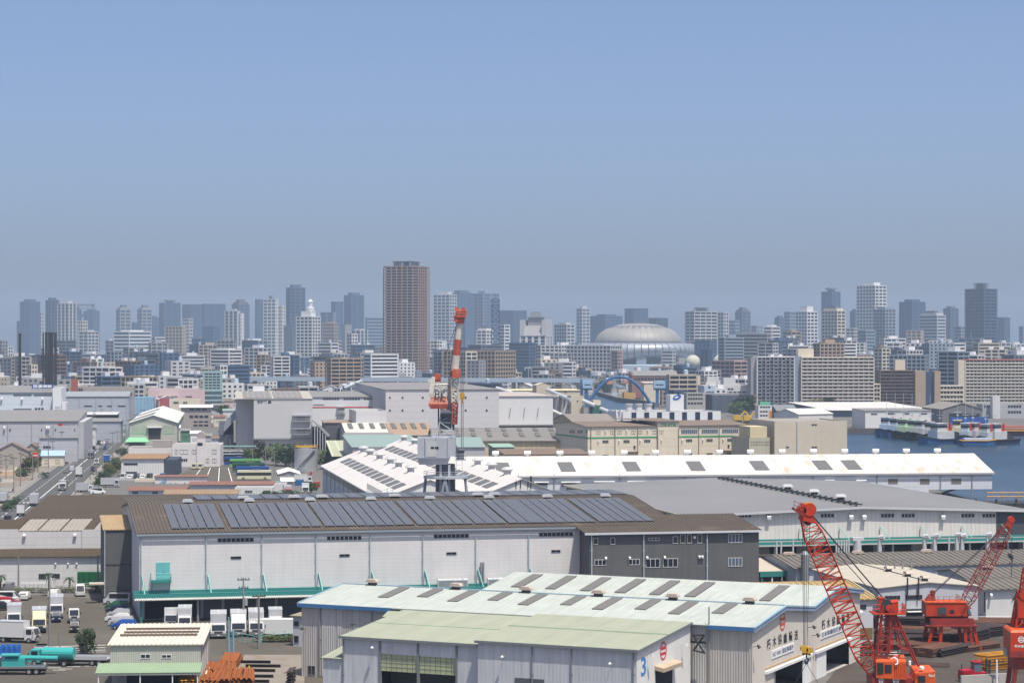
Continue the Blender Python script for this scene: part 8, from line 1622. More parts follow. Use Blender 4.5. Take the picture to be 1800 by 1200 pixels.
SKY=[
 (35,69,526,5500,.6,'r','glass','steel blue','b','box','plain blue glass tower first on the skyline above the single black chimney'),
 (27,48,564,5600,.6,'l','bands','steel blue','b','','shorter blue block at the foot of the first blue glass tower'),
 (70,77,548,5300,.6,'l','bands','pale grey','m','','very thin pale slab between the first blue tower and the twin tower'),
 (80,102,523,4850,.5,'r','glass','steel blue','d','box','dark blue half of the twin tower behind the black chimney cluster'),
 (101,134,529,4700,.7,'r','ribs','pale grey','d','box','white ribbed half of the twin tower behind the black chimneys'),
 (147,175,543,6000,.7,'r','glass','steel blue','b','box','blue tower carrying one end of the high floating roof bridge'),
 (137,153,563,4600,.6,'r','grid','cream','d','','cream apartment tower under the high floating roof bridge'),
 (139,171,580,4400,.55,'r','grid','pale grey','d','box','stepped grey apartment tower before the floating roof bridge'),
 (202,228,536,5200,.65,'l','grid','mid grey','b','step','grey blue tower with stepped crown above the striped office slab'),
 (239,265,536,5300,.6,'l','grid','mid grey','b','step','twin of the stepped crown tower standing beside the wide blue glass block'),
 (231,241,566,5200,.6,'l','bands','steel blue','b','','low thin blue block between the two stepped crown towers'),
 (262,278,555,5600,.6,'l','bands','steel blue','b','box','blue block tucked behind the second stepped crown tower'),
 (200,261,580,3600,.5,'r','bands','white','b','box','wide office slab with white stripes below the stepped crown towers'),
 (262,290,592,3700,.6,'l','bands','white','b','','low white office block between striped slab and square beige block'),
 (277,315,527,5600,.7,'l','glass','steel blue','b','disc','wide blue glass tower with round roof deck right of the stepped towers'),
 (316,355,534,5900,.5,'l','glass','navy','b','','broad dark blue slab beside the blue tower with round deck'),
 (354,394,533,5700,.85,'l','glass','steel blue','b','','plain steel blue slab ending the wide blue group'),
 (321,339,559,4900,.7,'r','bands','pale grey','m','','pale grey slim block in front of the broad dark blue slab'),
 (291,327,573,3650,.9,'r','grid','beige','m','','square beige block with gridded face in front of the blue slabs'),
 (356,386,573,4600,.7,'r','bands','steel blue','b','','squat blue block before the steel blue slab'),
 (395,422,543,4500,.9,'r','ribs','pale grey','d','box','slim grey tower with white vertical stripes'),
 (405,437,526,5200,.55,'l','grid','slate','b','step','slate tower with ragged crown rising behind the vertical striped tower'),
 (420,428,550,4450,.6,'l','grid','white','d','','needle thin white block beside the vertical striped tower'),
 (448,465,525,5300,.8,'l','glass','steel blue','b','','blue slab half hidden behind the white winged roof tower'),
 (463,490,520,4600,.85,'r','grid','white','m','disc','white tower with a winged roof disc'),
 (489,501,537,4600,.6,'r','grid','white','d','','lower white companion beside the winged roof tower'),
 (502,535,500,4700,.75,'l','grid','steel blue','d','box','tallest dark blue tower left of the brown grid tower'),
 (521,563,547,3400,.7,'r','grid','white','d','tall','bright white hotel tower with small turret on top'),
 (499,521,572,4300,.7,'r','glass','steel blue','m','','low glass block at the foot of the tallest dark blue tower'),
 (563,589,548,5000,.95,'r','glass','blue grey','b','','plain blue block just beyond the white hotel tower'),
 (567,594,565,4200,.8,'r','bands','tan','m','box','tan grey block with sloped shoulders beside the white hotel tower'),
 (581,603,529,5500,.6,'l','glass','steel blue','b','','narrower blue slab attached to the big blue glass tower'),
 (603,639,514,5300,.6,'l','glass','steel blue','b','box','big blue glass tower between the white hotel and the brown grid tower'),
 (600,617,570,4500,.6,'l','solid','mid grey','m','','grey slim block below the big blue glass tower'),
 (609,628,586,3500,.5,'l','grid','white','d','','small white office with square windows before the big blue tower'),
 (617,646,578,3900,.6,'r','ribs','pale grey','b','box','grey and navy striped block just left of the brown grid tower'),
 (643,673,557,4800,.9,'l','bands','blue grey','b','','hazy blue block touching the edge of the brown grid tower'),
 (762,803,513,4300,.7,'r','grid','pale grey','b','box','pale gridded high rise just beyond the brown grid tower'),
 (790,832,510,5600,.6,'l','glass','steel blue','b','box','nearer half of the huge plain blue pair behind the crane jib'),
 (831,878,511,5700,.6,'l','glass','blue grey','b','box','farther half of the huge plain blue pair behind the lattice mast'),
 (838,866,574,3300,.6,'r','grid','white','m','step','white stepped apartments at the foot of the lattice mast'),
 (877,896,570,3500,.5,'l','bands','white','b','','white banded block beside the lattice mast'),
 (878,926,545,5200,.5,'r','glass','navy','b','','wide dark blue block between lattice mast and castle topped office'),
 (975,1010,567,3700,.4,'l','grid','pale grey','b','box','grey and cream apartment tower beside the castle topped office'),
 (1014,1037,538,4700,.6,'l','grid','pale grey','b','box','slender pale tower standing alone left of the dome'),
 (1039,1095,552,5100,.55,'l','bands','steel blue','b','box','low wide blue office behind the dome edge'),
 (1099,1140,541,5300,.65,'l','glass','navy','b','','dark blue cube rising straight behind the dome top'),
 (1141,1175,558,5000,.6,'l','glass','steel blue','d','','lower blue cube with pale centre line behind the dome shoulder'),
 (1207,1262,540,4080,.75,'l','balcony','pale grey','d','heli','grey residential tower with dark corners beyond the dome'),
 (1263,1281,548,4500,.5,'l','grid','pale grey','d','','thin pale tower clinging to the grey residential tower beyond the dome'),
 (1294,1320,540,4900,.6,'l','grid','slate','b','step','slate tower under construction with a red tip crane'),
 (1281,1300,562,4700,.6,'r','bands','blue grey','b','','low blue block before the slate tower'),
 (1322,1342,572,4400,.6,'l','solid','blue grey','b','','plain blue grey block behind the striped grey office'),
 (1282,1350,584,3050,.92,'r','bands','mid grey','d','box','broad grey office with dark window stripes right of the dome'),
 (1342,1373,571,3600,.45,'r','bands','white','d','box','dark block with white balcony bands above the near apartment slab'),
 (1363,1380,555,4900,.6,'l','bands','steel blue','b','box','small hazy blue block behind the dark banded block'),
 (1380,1402,547,5100,.6,'l','bands','blue grey','b','','blue grey slab beside the tower with white centre strip'),
 (1380,1408,580,3500,.6,'l','balcony','tan','d','box','tan balconied block with a small red crane on it'),
 (1402,1439,538,4100,.55,'l','grid','white','d','tall','navy tower with one white gridded strip'),
 (1447,1479,506,4900,.5,'l','glass','steel blue','b','disc','rounded blue tower peeping over the cream tower'),
 (1449,1487,537,3500,.4,'l','grid','cream','d','step','cream tower with big windows in front of the rounded blue tower'),
 (1496,1514,543,5000,.6,'l','bands','steel blue','b','box','blue block left of the tall two toned tower'),
 (1488,1508,576,3900,.6,'r','balcony','pale grey','d','','small grey block at the foot of the cream tower'),
 (1512,1560,496,4300,.45,'l','grid','white','d','box','tall two toned tower half navy half white'),
 (1540,1576,539,3900,.55,'l','grid','blue grey','d','box','blue grey tower with close grid in front of the two toned tower'),
 (1511,1540,580,3600,.6,'l','bands','blue grey','b','','low blue office below the two toned tower'),
 (1585,1630,526,4400,.6,'l','glass','steel blue','b','box','broad steel blue tower with set back top'),
 (1594,1622,580,3600,.8,'r','grid','beige','m','','beige hazy block before the broad steel blue tower'),
 (1622,1664,546,4000,.4,'l','bands','pale grey','b','step','pale tower with white stripes and notched crown'),
 (1661,1687,538,4700,.6,'l','glass','slate','b','box','slate blue tower between notched crown tower and the dark landmark tower'),
 (1680,1704,573,4300,.6,'l','bands','blue grey','b','','pair of low blue blocks beside the dark landmark tower'),
 (1705,1755,497,3700,.5,'l','balcony','steel blue','d','heli','tall dark blue landmark tower near the edge of the skyline'),
 (1755,1777,557,4800,.5,'l','glass','steel blue','b','','last small blue tower beyond the dark landmark tower'),
 (1793,1803,573,4800,.5,'l','glass','blue grey','b','','sliver of blue tower at the very edge of the skyline'),
 (996,1092,605,2900,.78,'r','grid','pale grey','d','box','wide grey gridded hotel in front of the dome'),
 (1076,1093,617,2800,.4,'l','balcony','dull pink','d','','pinkish balconied block at the corner of the wide gridded hotel'),
 (1231,1250,614,2750,.7,'r','ribs','navy','d','','narrow navy block with white edge between the two white gas spheres'),
 (1257,1325,633,2250,.5,'l','balcony','dull pink','d','box','red brown balconied block right of the gas spheres'),
 (1186,1216,642,2400,.6,'l','bands','navy','d','','dark blue low office below the dome ring'),
 (762,793,618,2300,.5,'l','balcony','mid grey','d','','grey balcony wing beside the brown grid tower'),
 (780,906,616,2150,.72,'r','grid','tan','d','','long tan grid apartment block behind the crane jib'),
 (806,838,618,2120,.6,'l','grid','cream','d','','cream stair wing at the front of the long tan apartment block'),
 (148,213,645,1900,.75,'r','balcony','white','d','','white balconied apartment slab above the blue grey warehouse'),
 (238,298,620,2300,.75,'r','bands','slate','d','box','dark banded office with tan ends above the pink factory'),
 (213,278,660,1750,.8,'r','grid','tan','d','box','tan gridded office in front of the dark banded office'),
 (370,424,612,2350,.65,'r','bands','white','d','box','stepped white banded block above the sea green office'),
 (380,396,642,1900,.5,'l','balcony','white','d','','white balconied sliver behind the sea green office'),
 (24,49,626,2100,.4,'l','balcony','mid grey','d','','grey balconied block behind the single black chimney'),
 (50,64,641,1950,.6,'l','grid','cream','d','','narrow cream block right of the single black chimney'),
 (60,112,622,2200,.55,'l','balcony','brown','d','box','brown balconied block behind the black chimney cluster'),
 (560,612,620,2450,.8,'r','grid','pale grey','d','box','dark windowed office with white frame left of the brown grid tower'),
 (494,524,624,2300,.8,'r','bands','steel blue','d','','blue banded low block left of the dark windowed office'),
 (545,574,636,2100,.7,'l','solid','tan','d','','taupe blank sided block under the dark windowed office'),
 (632,660,625,2200,.5,'l','bands','white','d','step','stepped white block close to the brown grid tower foot'),
 (1690,1735,610,2600,.7,'r','bands','slate','d','box','slate low office behind the cream balcony slab'),
 (1540,1566,612,2500,.6,'l','grid','cream','d','','cream small apartment block above the brown apartment slab'),
 (1567,1592,612,2550,.6,'r','bands','navy','d','box','navy and white office above the brown apartment slab'),
 (1592,1612,610,2600,.6,'l','balcony','brick red','d','','red and white balconied block above the brown apartment slab'),
 (1612,1637,612,2700,.6,'l','grid','cream','d','','pale gridded block right of the red balconied block'),
 (1637,1670,608,2800,.6,'l','glass','steel blue','b','','blue glass office above the cream balcony slab'),
]
for e in SKY:tower(*e)
# the tall brown tower
def brown_tower():
 d=2650;fr=Fr.at(672,d,-20);root=thing('tower','tall brown octagonal tower with close white grid and open crown, dominating the skyline','tower',fr,group='high rises on the skyline')
 A=85*d/F;h=H+130*d/F;w_=A*.76;c=w_*.12;TAKEN.append((fr.w(w_/2,w_/2).x,fr.w(w_/2,w_/2).y,w_*.8))
 oc=lambda p:[(-p+c,-p),(w_+p-c,-p),(w_+p,c-p),(w_+p,w_+p-c),(w_+p-c,w_+p),(c-p,w_+p),(-p,w_+p-c),(-p,c-p)]
 br=mat('brown tower frame',(.30,.185,.145),var=.05,scale=.05);wh=mat('brown tower rails',(.46,.43,.40),var=.04);n=40;fh=h/n
 MB().ext(oc(-1.0),'z',0,h-.5).build('core',[CG['d']],root);mb=MB()
 for i in range(n+1):z=i*fh;mb.ext(oc(.1),'z',z-.3,z+.35,0);mb.ext(oc(.25),'z',z+.36,z+.85,1)
 mb.ext(oc(.3),'z',h+.3,h+1.4,0);mb.build('floor_bands',[br,wh],root)
 mb=MB();p=oc(.45)
 for a,b in zip(p,p[1:]+p[:1]):
  L=math.dist(a,b);k=max(1,round(L/6.6))
  for i in range(k):x,y=a[0]+(b[0]-a[0])*i/k,a[1]+(b[1]-a[1])*i/k;mb.box(x-.5,x+.5,y-.5,y+.5,0,h+.5)
 mb.build('pillar_grid',[br],root);mb=MB();zc=H+141*d/F;a,b=w_*.24,w_*.76;mb.box(a-1.5,b+1.5,a-1.5,b+1.5,zc-.8,zc)
 for i in range(8):
  for x,y in ((a+(b-a)*i/7,a),(a+(b-a)*i/7,b),(a,a+(b-a)*i/7),(b,a+(b-a)*i/7)):mb.box(x-.35,x+.35,y-.35,y+.35,h,zc-.8)
 mb.box(a+8,b-8,a+8,b-8,h,zc-.9);mb.box(a,b,a-.2,a+.2,h+3,h+3.5);mb.build('crown',[CW['slate']],root)
 MB().box(-10,w_+4,-8,w_+4,0,9).build('podium',[mat('red brown podium',(.13,.075,.065))],root)
brown_tower()
# floating roof bridge
p=at_d(133,537,6040);o=thing('roof_bridge','floating roof bridge spanning between two blue towers high on the skyline','bridge',loc=(p.x,p.y,0));mb=MB();w_=28*6040/F;mb.box(0,w_,5,45,p.z-9,p.z);mb.build('deck',[CW['blue grey']],o);mb=MB();mb.hexa([(4,5,p.z),(w_-2,5,p.z),(w_-2,40,p.z),(4,40,p.z)],[(2,5,p.z+4),(w_+2,5,p.z+4),(w_+2,40,p.z+4),(2,40,p.z+4)]);mb.build('roof_ring',[CW['slate']],o);MB().hexa([(2,8,p.z-30),(8,8,p.z-30),(8,38,p.z-30),(2,38,p.z-30)],[(w_-6,8,p.z-9),(w_,8,p.z-9),(w_,38,p.z-9),(w_-6,38,p.z-9)]).build('strut',[CW['steel blue']],o)
MB().box(-2,8,5,40,0,p.z-3).build('tower_leg',[CW['steel blue']],o)
# lattice mast
p=at_d(871,600,2900);o=thing('lattice_mast','dark blue steel lattice communications mast beside the crane jib','mast',loc=(p.x,p.y,0));k=2900/F;mb=MB();lattice(mb,(0,0,0),(0,0,H+74*k),4.6,4.6,14,.55,up=(0,1,0),rd=.4);mb.build('frame',[CW['navy']],o)
mb=MB()
for q in (70,60,48,36):mb.lathe([(5.6,H+q*k),(5.6,H+q*k+1)],10)
mb.lathe([(.5,H+74*k),(.3,H+79*k)],6);mb.build('platform',[CW['slate']],o)
tower(822,882,606,2850,.6,'l','bands','slate','d','','dark curved base building under the lattice mast')
# castle topped office
r,fr,wf,ws,h=tower(914,971,590,3000,.8,'r','ribs','white','b','','pale public office with stepped castle like crown beside the crane',fh=4.2,bay=7,a=14)
k=3000/F;MB().box(0,wf*.16,-1,ws,h,H+38*k).build('corner_block',[CW['pale grey']],r);MB().box(wf*.84,wf,-1,ws,h,H+38*k).build('corner_block',[CW['pale grey']],r);MB().hexa([(wf*.16,-1,h),(wf*.84,-1,h),(wf*.84,ws,h),(wf*.16,ws,h)],[(wf*.16,8,H+28*k),(wf*.84,8,H+28*k),(wf*.84,ws,H+28*k),(wf*.16,ws,H+28*k)]).build('sloping_roof',[CW['mid grey']],r)
for a,z0,z1 in ((.25,28,42),(.2,42,44),(.3,44,50),(.34,50,52.5)):MB().box(wf*a,wf*(1-a),ws*a,ws*(1-a),H+z0*k,H+z1*k).build('crown_tier',[CW['blue grey' if z0 in (42,50) else 'mid grey']],r)
# hotel turret
t_=[q for q in COL.objects if q.get('label','').startswith('bright white hotel')][0];mb=MB();mb.lathe([(6,0),(6,6),(3.5,7),(3.5,14),(4.2,14.5),(.3,19)],12);mb.build('turret',[CW['white']],t_,(18,10,H+52*3400/F))
# dome
def dome():
 d=3700;k=d/F;p=at_d(1122,600,d+110);root=thing('dome','large silver ribbed stadium dome with wavy metal ring','stadium dome',loc=(p.x,p.y,0));TAKEN.append((p.x,p.y,120))
 silver=mat('dome silver',(.29,.275,.25),rough=.6,metal=.25,var=.16,scale=.03);ring=mat('dome ring silver',(.34,.37,.42),rough=.5,metal=.4,var=.08,scale=.05);gl=CG['b']
 Rr,z0,z1=78*k,43,H+33*k;n=64;mb=MB();prof=[]
 for i in range(15):a=math.pi/2*i/14;prof.append((Rr*math.cos(a)**.92+.01,z0+(z1-z0)*math.sin(a)**.95))
 mb.lathe(prof,n);mb.build('roof_shell',[silver],root,smooth=True);mb=MB()
 for i in range(36):
  a=2*math.pi*i/36
  for q in range(0,11):(r0,s0),(r1,s1)=prof[q],prof[q+1];mb.tube((r0*math.cos(a),r0*math.sin(a),s0),(r1*math.cos(a),r1*math.sin(a),s1),.35,4)
 mb.build('roof_rib',[CW['mid grey']],root);mb=MB()
 for i in range(28):
  a=2*math.pi*i/28;P=lambda q,da:(prof[q][0]*1.006*math.cos(a+da),prof[q][0]*1.006*math.sin(a+da),prof[q][1]+.5);mb.poly([P(7,0),P(9,.1),P(9,-.1)],[(0,1,2)])
 mb.build('roof_panel',[CW['slate']],root,recalc=False);MB().lathe([(13*k,z1-2.2),(13*k,z1+2.2),(9,z1+2.4)],24).build('cap',[CW['slate']],root)
 Ro=106*k;mb=MB();mg=MB();N=52
 for i in range(N):
  pts=[]
  for e in (.06,.94):
   a=2*math.pi*(i+e)/N;lo=19+5*math.sin(2.5*a+1.2);row=[]
   for j in range(7):b=math.pi*(j/6)-math.pi/2;row.append((math.cos(a)*(Ro-11+12*math.cos(b)),math.sin(a)*(Ro-11+12*math.cos(b)),(lo+43)/2+(43-lo)/2*math.sin(b)))
   pts.append(row)
  mb.poly(pts[0]+pts[1],[(j,j+1,8+j,7+j) for j in range(6)])
 mb.build('wavy_ring',[ring],root,smooth=True);MB().lathe([(Ro-14,20),(Ro-6,26),(Ro-5,38),(Ro-10,43),(Rr-4,44.5)],48,caps=False).build('ring_core',[CW['slate']],root);MB().lathe([(Ro-36,6),(Ro-28,24)],48).build('glass_drum',[CG['d']],root)  # shade under the ring put into the drum's darker glass
 MB().lathe([(Ro+6,0),(Ro+6,8),(Ro-8,9.5),(Ro-40,9.6)],40).build('podium',[CW['pale blue']],root)
 a=-math.pi/2;MB().box(-8,8,-Ro+4,-Ro+30,0,23).build('entrance_tower',[CW['blue grey']],root)
dome()
for px,r,lab in ((1218,13.5,'white gas sphere partly hidden by a navy block at the dome edge'),(1268,15,'larger whole white gas sphere above the red brown block')):
 p=at_d(px,637,2900);o=thing('gas_holder',lab,'gas tank',loc=(p.x,p.y,0));mb=MB();zc=p.z;rr=r*2900/F;mb.lathe([(rr*math.sin(q)+.01,zc-rr*math.cos(q)) for q in [i*math.pi/12 for i in range(13)]],24);mb.build('shell',[mat('gas white',(.44,.44,.36))],o,smooth=True);mb=MB()
 for i in range(8):a=i*math.pi/4;mb.tube((rr*math.cos(a),rr*math.sin(a),0),(rr*math.cos(a),rr*math.sin(a),zc),.5)
 mb.build('leg',[STEEL],o);TAKEN.append((p.x,p.y,rr))
# large apartment slabs beyond the water
def apartments(label,x0,x1,yt,yb,ang,dep,floors,wall,rail,fins,stag=0,core=None,roofcol=None,x2=None):
 d=dist(yb);fr=Fr.at(x0,d,ang);root=thing('apartment_building',label,'apartment building',fr);L,h=fr.t(x1,yt);TAKEN.append((fr.w(L/2,dep/2).x,fr.w(L/2,dep/2).y,L/2));fh=h/floors
 MB().box(0,L,0,dep,0,h).build('core',[CG['d']],root);mb=MB();mb.box(-.3,L+.3,-1.7,dep+.3,h,h+.7);mb.build('roof',[roofcol or wall],root)
 for i in range(floors):
  mb=MB();z=i*fh;n=fins
  mb.box(0,L,-1.6,-.01,z,z+.18,1)
  for k in range(n):
   a,b=L*k/n,L*(k+1)/n;off=(.45*(k % 2)) if stag else 0
   mb.box(a+.02,b-.02,-1.6-off,-1.45-off,z+.19,z+fh*.42,0)
   if (k*7+i*3) % 4 !=1:mb.box(a+(b-a)*.15,a+(b-a)*.42,-.06,-.012,z+.2,z+fh*.8,1)
  mb.build('balcony',[rail,wall],root)
 mb=MB()
 for k in range(fins+1):x=L*k/fins;mb.box(x-.14,x+.14,-1.35,-.02,0,h-.02)
 mb.build('divider',[wall],root);MB().box(-.5,-.01,-1.5,dep,0,h).build('end_wall',[wall],root);MB().box(L+.01,L+.5,-1.5,dep,0,h).build('end_wall',[wall],root)
 return root,fr,L,h,d
GP=CW['pale grey']
r,fr,L,h,d=apartments('dark balcony apartment slab with zigzag white rails beside the blue grey stair tower',1331,1395,628,716,6,14,14,CW['white'],CW['slate'],9,1)
MB().box(L+.52,L+5.6,-1.5,14,0,h+.6).build('stair_tower',[CW['blue grey']],r);MB().box(-4,-.52,2,14,0,h).build('balcony_stack',[CW['mid grey']],r)
r,fr,L,h,d=apartments('long pinkish balcony apartment slab with a cream lift tower on its roof',1409,1535,629,716,4,15,14,CW['cream'],mat('pinkish rail',(.50,.455,.435)),14);a=fr.t(1403,620,4)[0];MB().box(a,a+11,4,12,h,h+6.6).build('lift_tower',[CW['cream']],r)
r,fr,L,h,d=apartments('dark brown apartment slab with level ledges and tan end piers',1547,1606,652,712,4,15,10,CW['brown'],mat('dark brown rail',(.10,.075,.07)),3);MB().box(L+.52,L+8,-3,14,0,h+.4).build('end_pier',[CW['tan']],r);MB().box(L+8.1,L+14.5,0,14,0,h-.5).build('recess',[CW['navy']],r);MB().box(L+14.6,L+19,-3,14,0,h).build('end_pier',[CW['tan']],r);MB().box(L*.5,L*.8,5,12,h,h+8).build('roof_house',[CW['cream']],r)
r,fr,L,h,d=apartments('cream apartment slab with red parapet line and close balconies at the harbour edge',1697,1830,633,708,2,15,13,CW['cream'],mat('cream rail',(.50,.47,.42)),20,roofcol=mat('red parapet',(.40,.13,.11)));MB().box(-5.5,-.52,-1,14,0,h).build('end_pier',[CW['cream']],r)
apartments('low cream office with square windows between the brown and cream apartment slabs',1652,1692,679,711,3,12,4,CW['cream'],CW['cream'],7)
apartments('narrow cream flats squeezed between the pinkish slab and the brown slab',1535.5,1546,676,713,3,12,5,CW['cream'],CW['beige'],2)
# elevated road
p0,p1=at_d(385,664,2050),at_d(1045,664,1950);o=thing('elevated_road','long pale blue elevated road crossing in front of the brown grid tower','viaduct',loc=(p0.x,p0.y,0),rz=math.atan2(p1.y-p0.y,p1.x-p0.x));L=(p1-p0).xy.length
MB().box(0,L,0,16,11.5,13.5).build('deck',[CW['mid grey']],o);MB().box(0,L,-.4,-.01,11.6,15.2).build('sound_wall',[CW['pale blue']],o)
for i in range(12):MB().box(i*L/11.5,i*L/11.5+2.4,5,10,0,11.5).build('pier',[CONC],o)
# mid rise blocks filling the city, each its own object
LAND=[(35,'the single black chimney'),(88,'the black chimney cluster'),(125,'the red stair tower'),(180,'the white apartment slab'),(230,'the striped office slab'),(268,'the dark banded office'),(309,'the beige block'),(340,'the broad dark blue slab'),(373,'the sea green office'),(408,'the vertical striped tower'),(437,'the storage warehouse roof'),(476,'the winged roof tower'),(518,'the tallest dark blue tower'),(542,'the white hotel tower'),(586,'the dark windowed office'),(620,'the big blue glass tower'),(650,'the stepped white block'),(715,'the brown grid tower'),(775,'the pale gridded high rise'),(815,'the crane jib'),(845,'the long tan apartment block'),(871,'the lattice mast'),(905,'the wide dark blue block'),(942,'the castle topped office'),(992,'the grey and cream tower'),(1025,'the slender lone tower'),(1050,'the gridded hotel'),(1085,'the flood gate arch'),(1125,'the dome'),(1165,'the dome shoulder'),(1215,'the smaller gas sphere'),(1240,'the navy block'),(1268,'the larger gas sphere'),(1316,'the striped grey office'),(1357,'the dark banded block'),(1395,'the tan balconied block'),(1420,'the navy strip tower'),(1468,'the cream tower'),(1505,'the blue block'),(1536,'the two toned tower'),(1558,'the close grid tower'),(1600,'the broad steel blue tower'),(1643,'the notched crown tower'),(1674,'the slate blue tower'),(1730,'the dark landmark tower'),(1780,'the last small blue tower')]
NUM='zero one two three four five six seven eight nine ten eleven twelve thirteen fourteen fifteen sixteen'.split()
SEEN=set();rng=random.Random(21)
CAND=[]
def fill(x,d,wmin,wmax,fmin,fmax):
 X=(x-900)/F*d;w_=rng.uniform(wmin,wmax);dp=rng.uniform(8,16);r=math.hypot(w_,dp)*.5
 if 1035<x<1240 and 2450<d<3600:fmin,fmax=2,4
 if any((X-a)**2+(d-b)**2<(r+c)**2 for a,b,c in TAKEN):return
 TAKEN.append((X,d,r));CAND.append((d,x,X,w_,dp,rng.randint(fmin,fmax)))
def raise_block(d,x,X,w_,dp,fl):
 lm=min(LAND,key=lambda q:abs(q[0]-x));rel='under' if abs(lm[0]-x)<8 else 'beside';shape='narrow' if w_<14 else 'wide' if w_>24 else 'square'
 while True:
  col=rng.choice(['white','white','white','white','pale grey','pale grey','pale grey','cream','beige','tan','brown','blue grey','blue grey','mid grey','mid grey','slate','tan','steel blue','navy'])
  feat=rng.choice(['roof house','pale roof house','water tank','thin mast','twin roof boxes','bare flat roof']);lab='%s %s storey %s block with %s %s %s' % (shape,NUM[fl],col,feat,rel,lm[1])
  if lab not in SEEN:break
 SEEN.add(lab);st=rng.choice(['grid','bands','balcony','solid','solid','grid']);h=fl*3.1+.6;a=rng.choice([-1,1])*rng.uniform(18,44) if d>1700 else rng.uniform(3,12)
 o=thing('city_block',lab,'building',loc=(X,d,0),rz=R(a),group='mid rise blocks of the city');mb=MB();mp=d/F/.569;facade(mb,w_,dp,h,st,max(3.1,3.2*mp),max(3.0,4*mp)*rng.uniform(1,1.4),.25,-w_/2,-dp/2)
 mb.build('body',[CW[col],CG['d']],o);t=h+.6;pm=CW['white' if feat.startswith('pale') else col]
 if 'roof house' in feat:MB().box(-w_*.2,w_*.2,-dp*.2,dp*.3,t,t+3.2).build('roof_house',[pm],o)
 elif feat=='water tank':MB().lathe([(1.6,t),(1.6,t+2.8),(.2,t+3.4)],10,c=(w_*.15,0)).build('water_tank',[CW['pale blue']],o)
 elif feat=='thin mast':MB().tube((0,0,t),(0,0,t+9),.22,5).build('mast',[CW['pale grey']],o)
 elif feat.startswith('twin'):
  for s in (-.25,.25):MB().box(w_*s-2,w_*s+2,-2,2,t,t+2.6).build('roof_box',[CW['white']],o)
def zone(n,x0,x1,d0,d1,*k):
 for _ in range(n):fill(rng.uniform(x0,x1),rng.uniform(d0,d1),*k)
zone(70,-10,420,1560,1900,10,24,3,6)
zone(30,420,1000,2080,2400,10,26,4,9)
zone(40,440,900,1420,1900,10,20,2,4)
zone(60,890,1180,2050,2700,9,18,2,5)
zone(26,1170,1330,1500,1700,9,18,2,4)
zone(75,-10,680,1950,2700,11,26,4,11)
zone(80,-10,1000,2750,3400,14,34,7,15)
zone(34,1180,1340,1600,2500,10,24,3,7)
zone(48,1340,1810,1800,2600,12,30,7,14)
zone(80,1000,1810,2700,3600,14,34,8,16)
zone(60,-10,1810,3500,5000,18,44,10,16)
# build those that show over the nearer ones
cover=[685]*1860;shown=[]
for c in sorted(CAND):
 d,x,X,w_,dp,fl=c;hw=(w_*.8+dp*.5)*.5*F/d;yt=600+(H-fl*3.1-3)*F/d;cols=[i for i in range(int(x-hw),int(x+hw)+1) if 0<=i<1800];gain=sum(max(0,cover[i]-yt) for i in cols)
 if cols and gain>14 and sum(cover[i]-yt>1 for i in cols)>.25*len(cols):shown.append((gain,c))
 for i in cols:cover[i]=min(cover[i],yt)
for g,c in sorted(shown,reverse=True)[:292]:raise_block(*c)
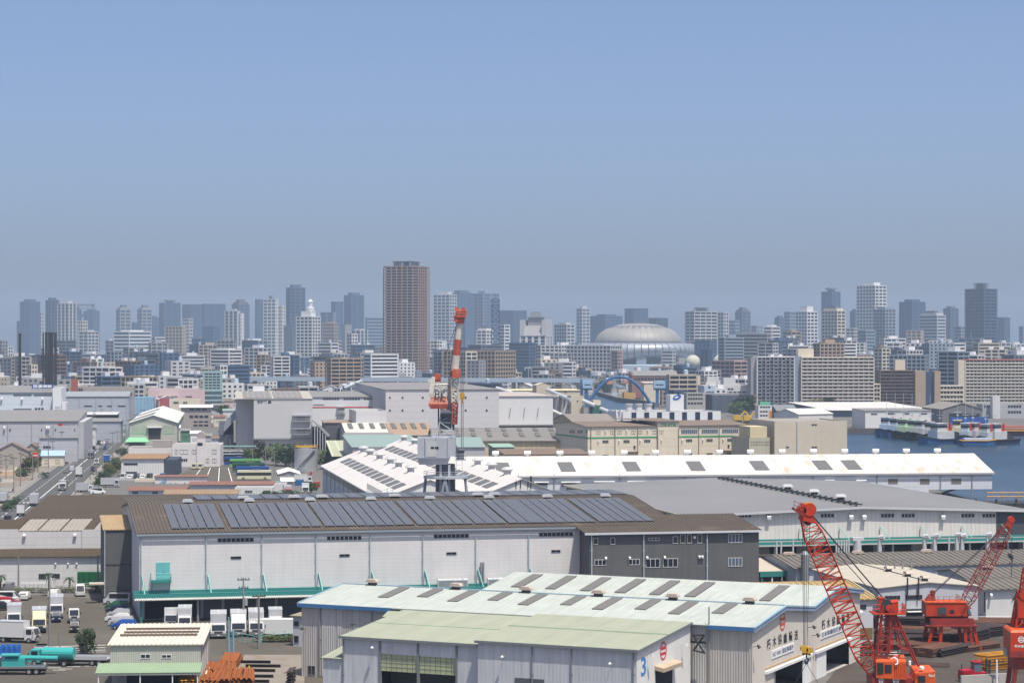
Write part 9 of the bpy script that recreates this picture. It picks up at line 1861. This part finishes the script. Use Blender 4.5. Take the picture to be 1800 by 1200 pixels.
# small houses between the blocks
HR={'grey':cm('grey tiles',(.16,.16,.165)),'brown':cm('brown tiles',(.15,.10,.075)),'slate blue':cm('blue tiles',(.10,.14,.20)),'rust red':cm('red tiles',(.24,.09,.06)),'silver':cm('silver sheet',(.42,.43,.44))}
def house(x,d):
 X=(x-900)/F*d;w_,dp,h=rng.uniform(6,12),rng.uniform(7,11),rng.uniform(5,11);r=math.hypot(w_,dp)*.5
 if any((X-a)**2+(d-b)**2<(r+c)**2 for a,b,c in TAKEN):return
 lm=min(LAND,key=lambda q:abs(q[0]-x));wl=rng.choice(['white','white','pale grey','cream','beige','tan','mid grey']);rf=rng.choice(list(HR));sz='low' if h<7 else 'tall' if h>9.5 else 'plain'
 lab='%s %s house with %s gabled roof far below %s' % (sz,wl,rf,lm[1])
 if lab in SEEN:return
 SEEN.add(lab);TAKEN.append((X,d,r));o=thing('town_house',lab,'house',loc=(X,d,0),rz=R(rng.uniform(-40,40)),group='small houses of the city');mb=MB();mb.ext([(-w_/2,0),(w_/2,0),(w_/2,h),(0,h+2),(-w_/2,h)],'y',-dp/2,dp/2)
 for k in range(int(h/2.8)):
  for q in (-.28,.18):mb.box(w_*q,w_*(q+.16),-dp/2-.06,dp/2+.06,k*2.8+1,k*2.8+2.2,1);mb.box(-w_/2-.06,w_/2+.06,dp*q,dp*(q+.16),k*2.8+1,k*2.8+2.2,1)
 mb.build('body',[CW[wl],CG['d']],o);mb=MB()
 for s in (-1,1):mb.hexa([(s*(w_/2+.4),-dp/2-.4,h-.2),(s*(w_/2+.4),dp/2+.4,h-.2),(0,dp/2+.4,h+2.1),(0,-dp/2-.4,h+2.1)],[(s*(w_/2+.4),-dp/2-.4,h+.05),(s*(w_/2+.4),dp/2+.4,h+.05),(0,dp/2+.4,h+2.35),(0,-dp/2-.4,h+2.35)])
 mb.build('roof',[HR[rf]],o)
for n,x0,x1,d0,d1 in ((70,-5,420,1480,1900),(60,430,900,1330,1900),(90,880,1180,2000,2500),(70,1175,1330,1560,2000),(40,1340,1800,1750,2000)):
 for _ in range(n):house(rng.uniform(x0,x1),rng.uniform(d0,d1))
# --- haze
hm_=bpy.data.materials.new('haze');hm_.use_nodes=True
hn=hm_.node_tree.nodes;hn.clear()
ho=hn.new('ShaderNodeOutputMaterial');hv=hn.new('ShaderNodeVolumePrincipled')
hv.inputs['Color'].default_value=(0.545,0.69,0.885,1)
hv.inputs['Density'].default_value=0.000112
hv.inputs['Anisotropy'].default_value=0.0
hm_.node_tree.links.new(hv.outputs[0],ho.inputs['Volume'])
hb=MB();hb.box(-5600,5600,-300,12600,-1.0,270)
hz=hb.build('haze',[hm_]);hz['kind']='stuff'
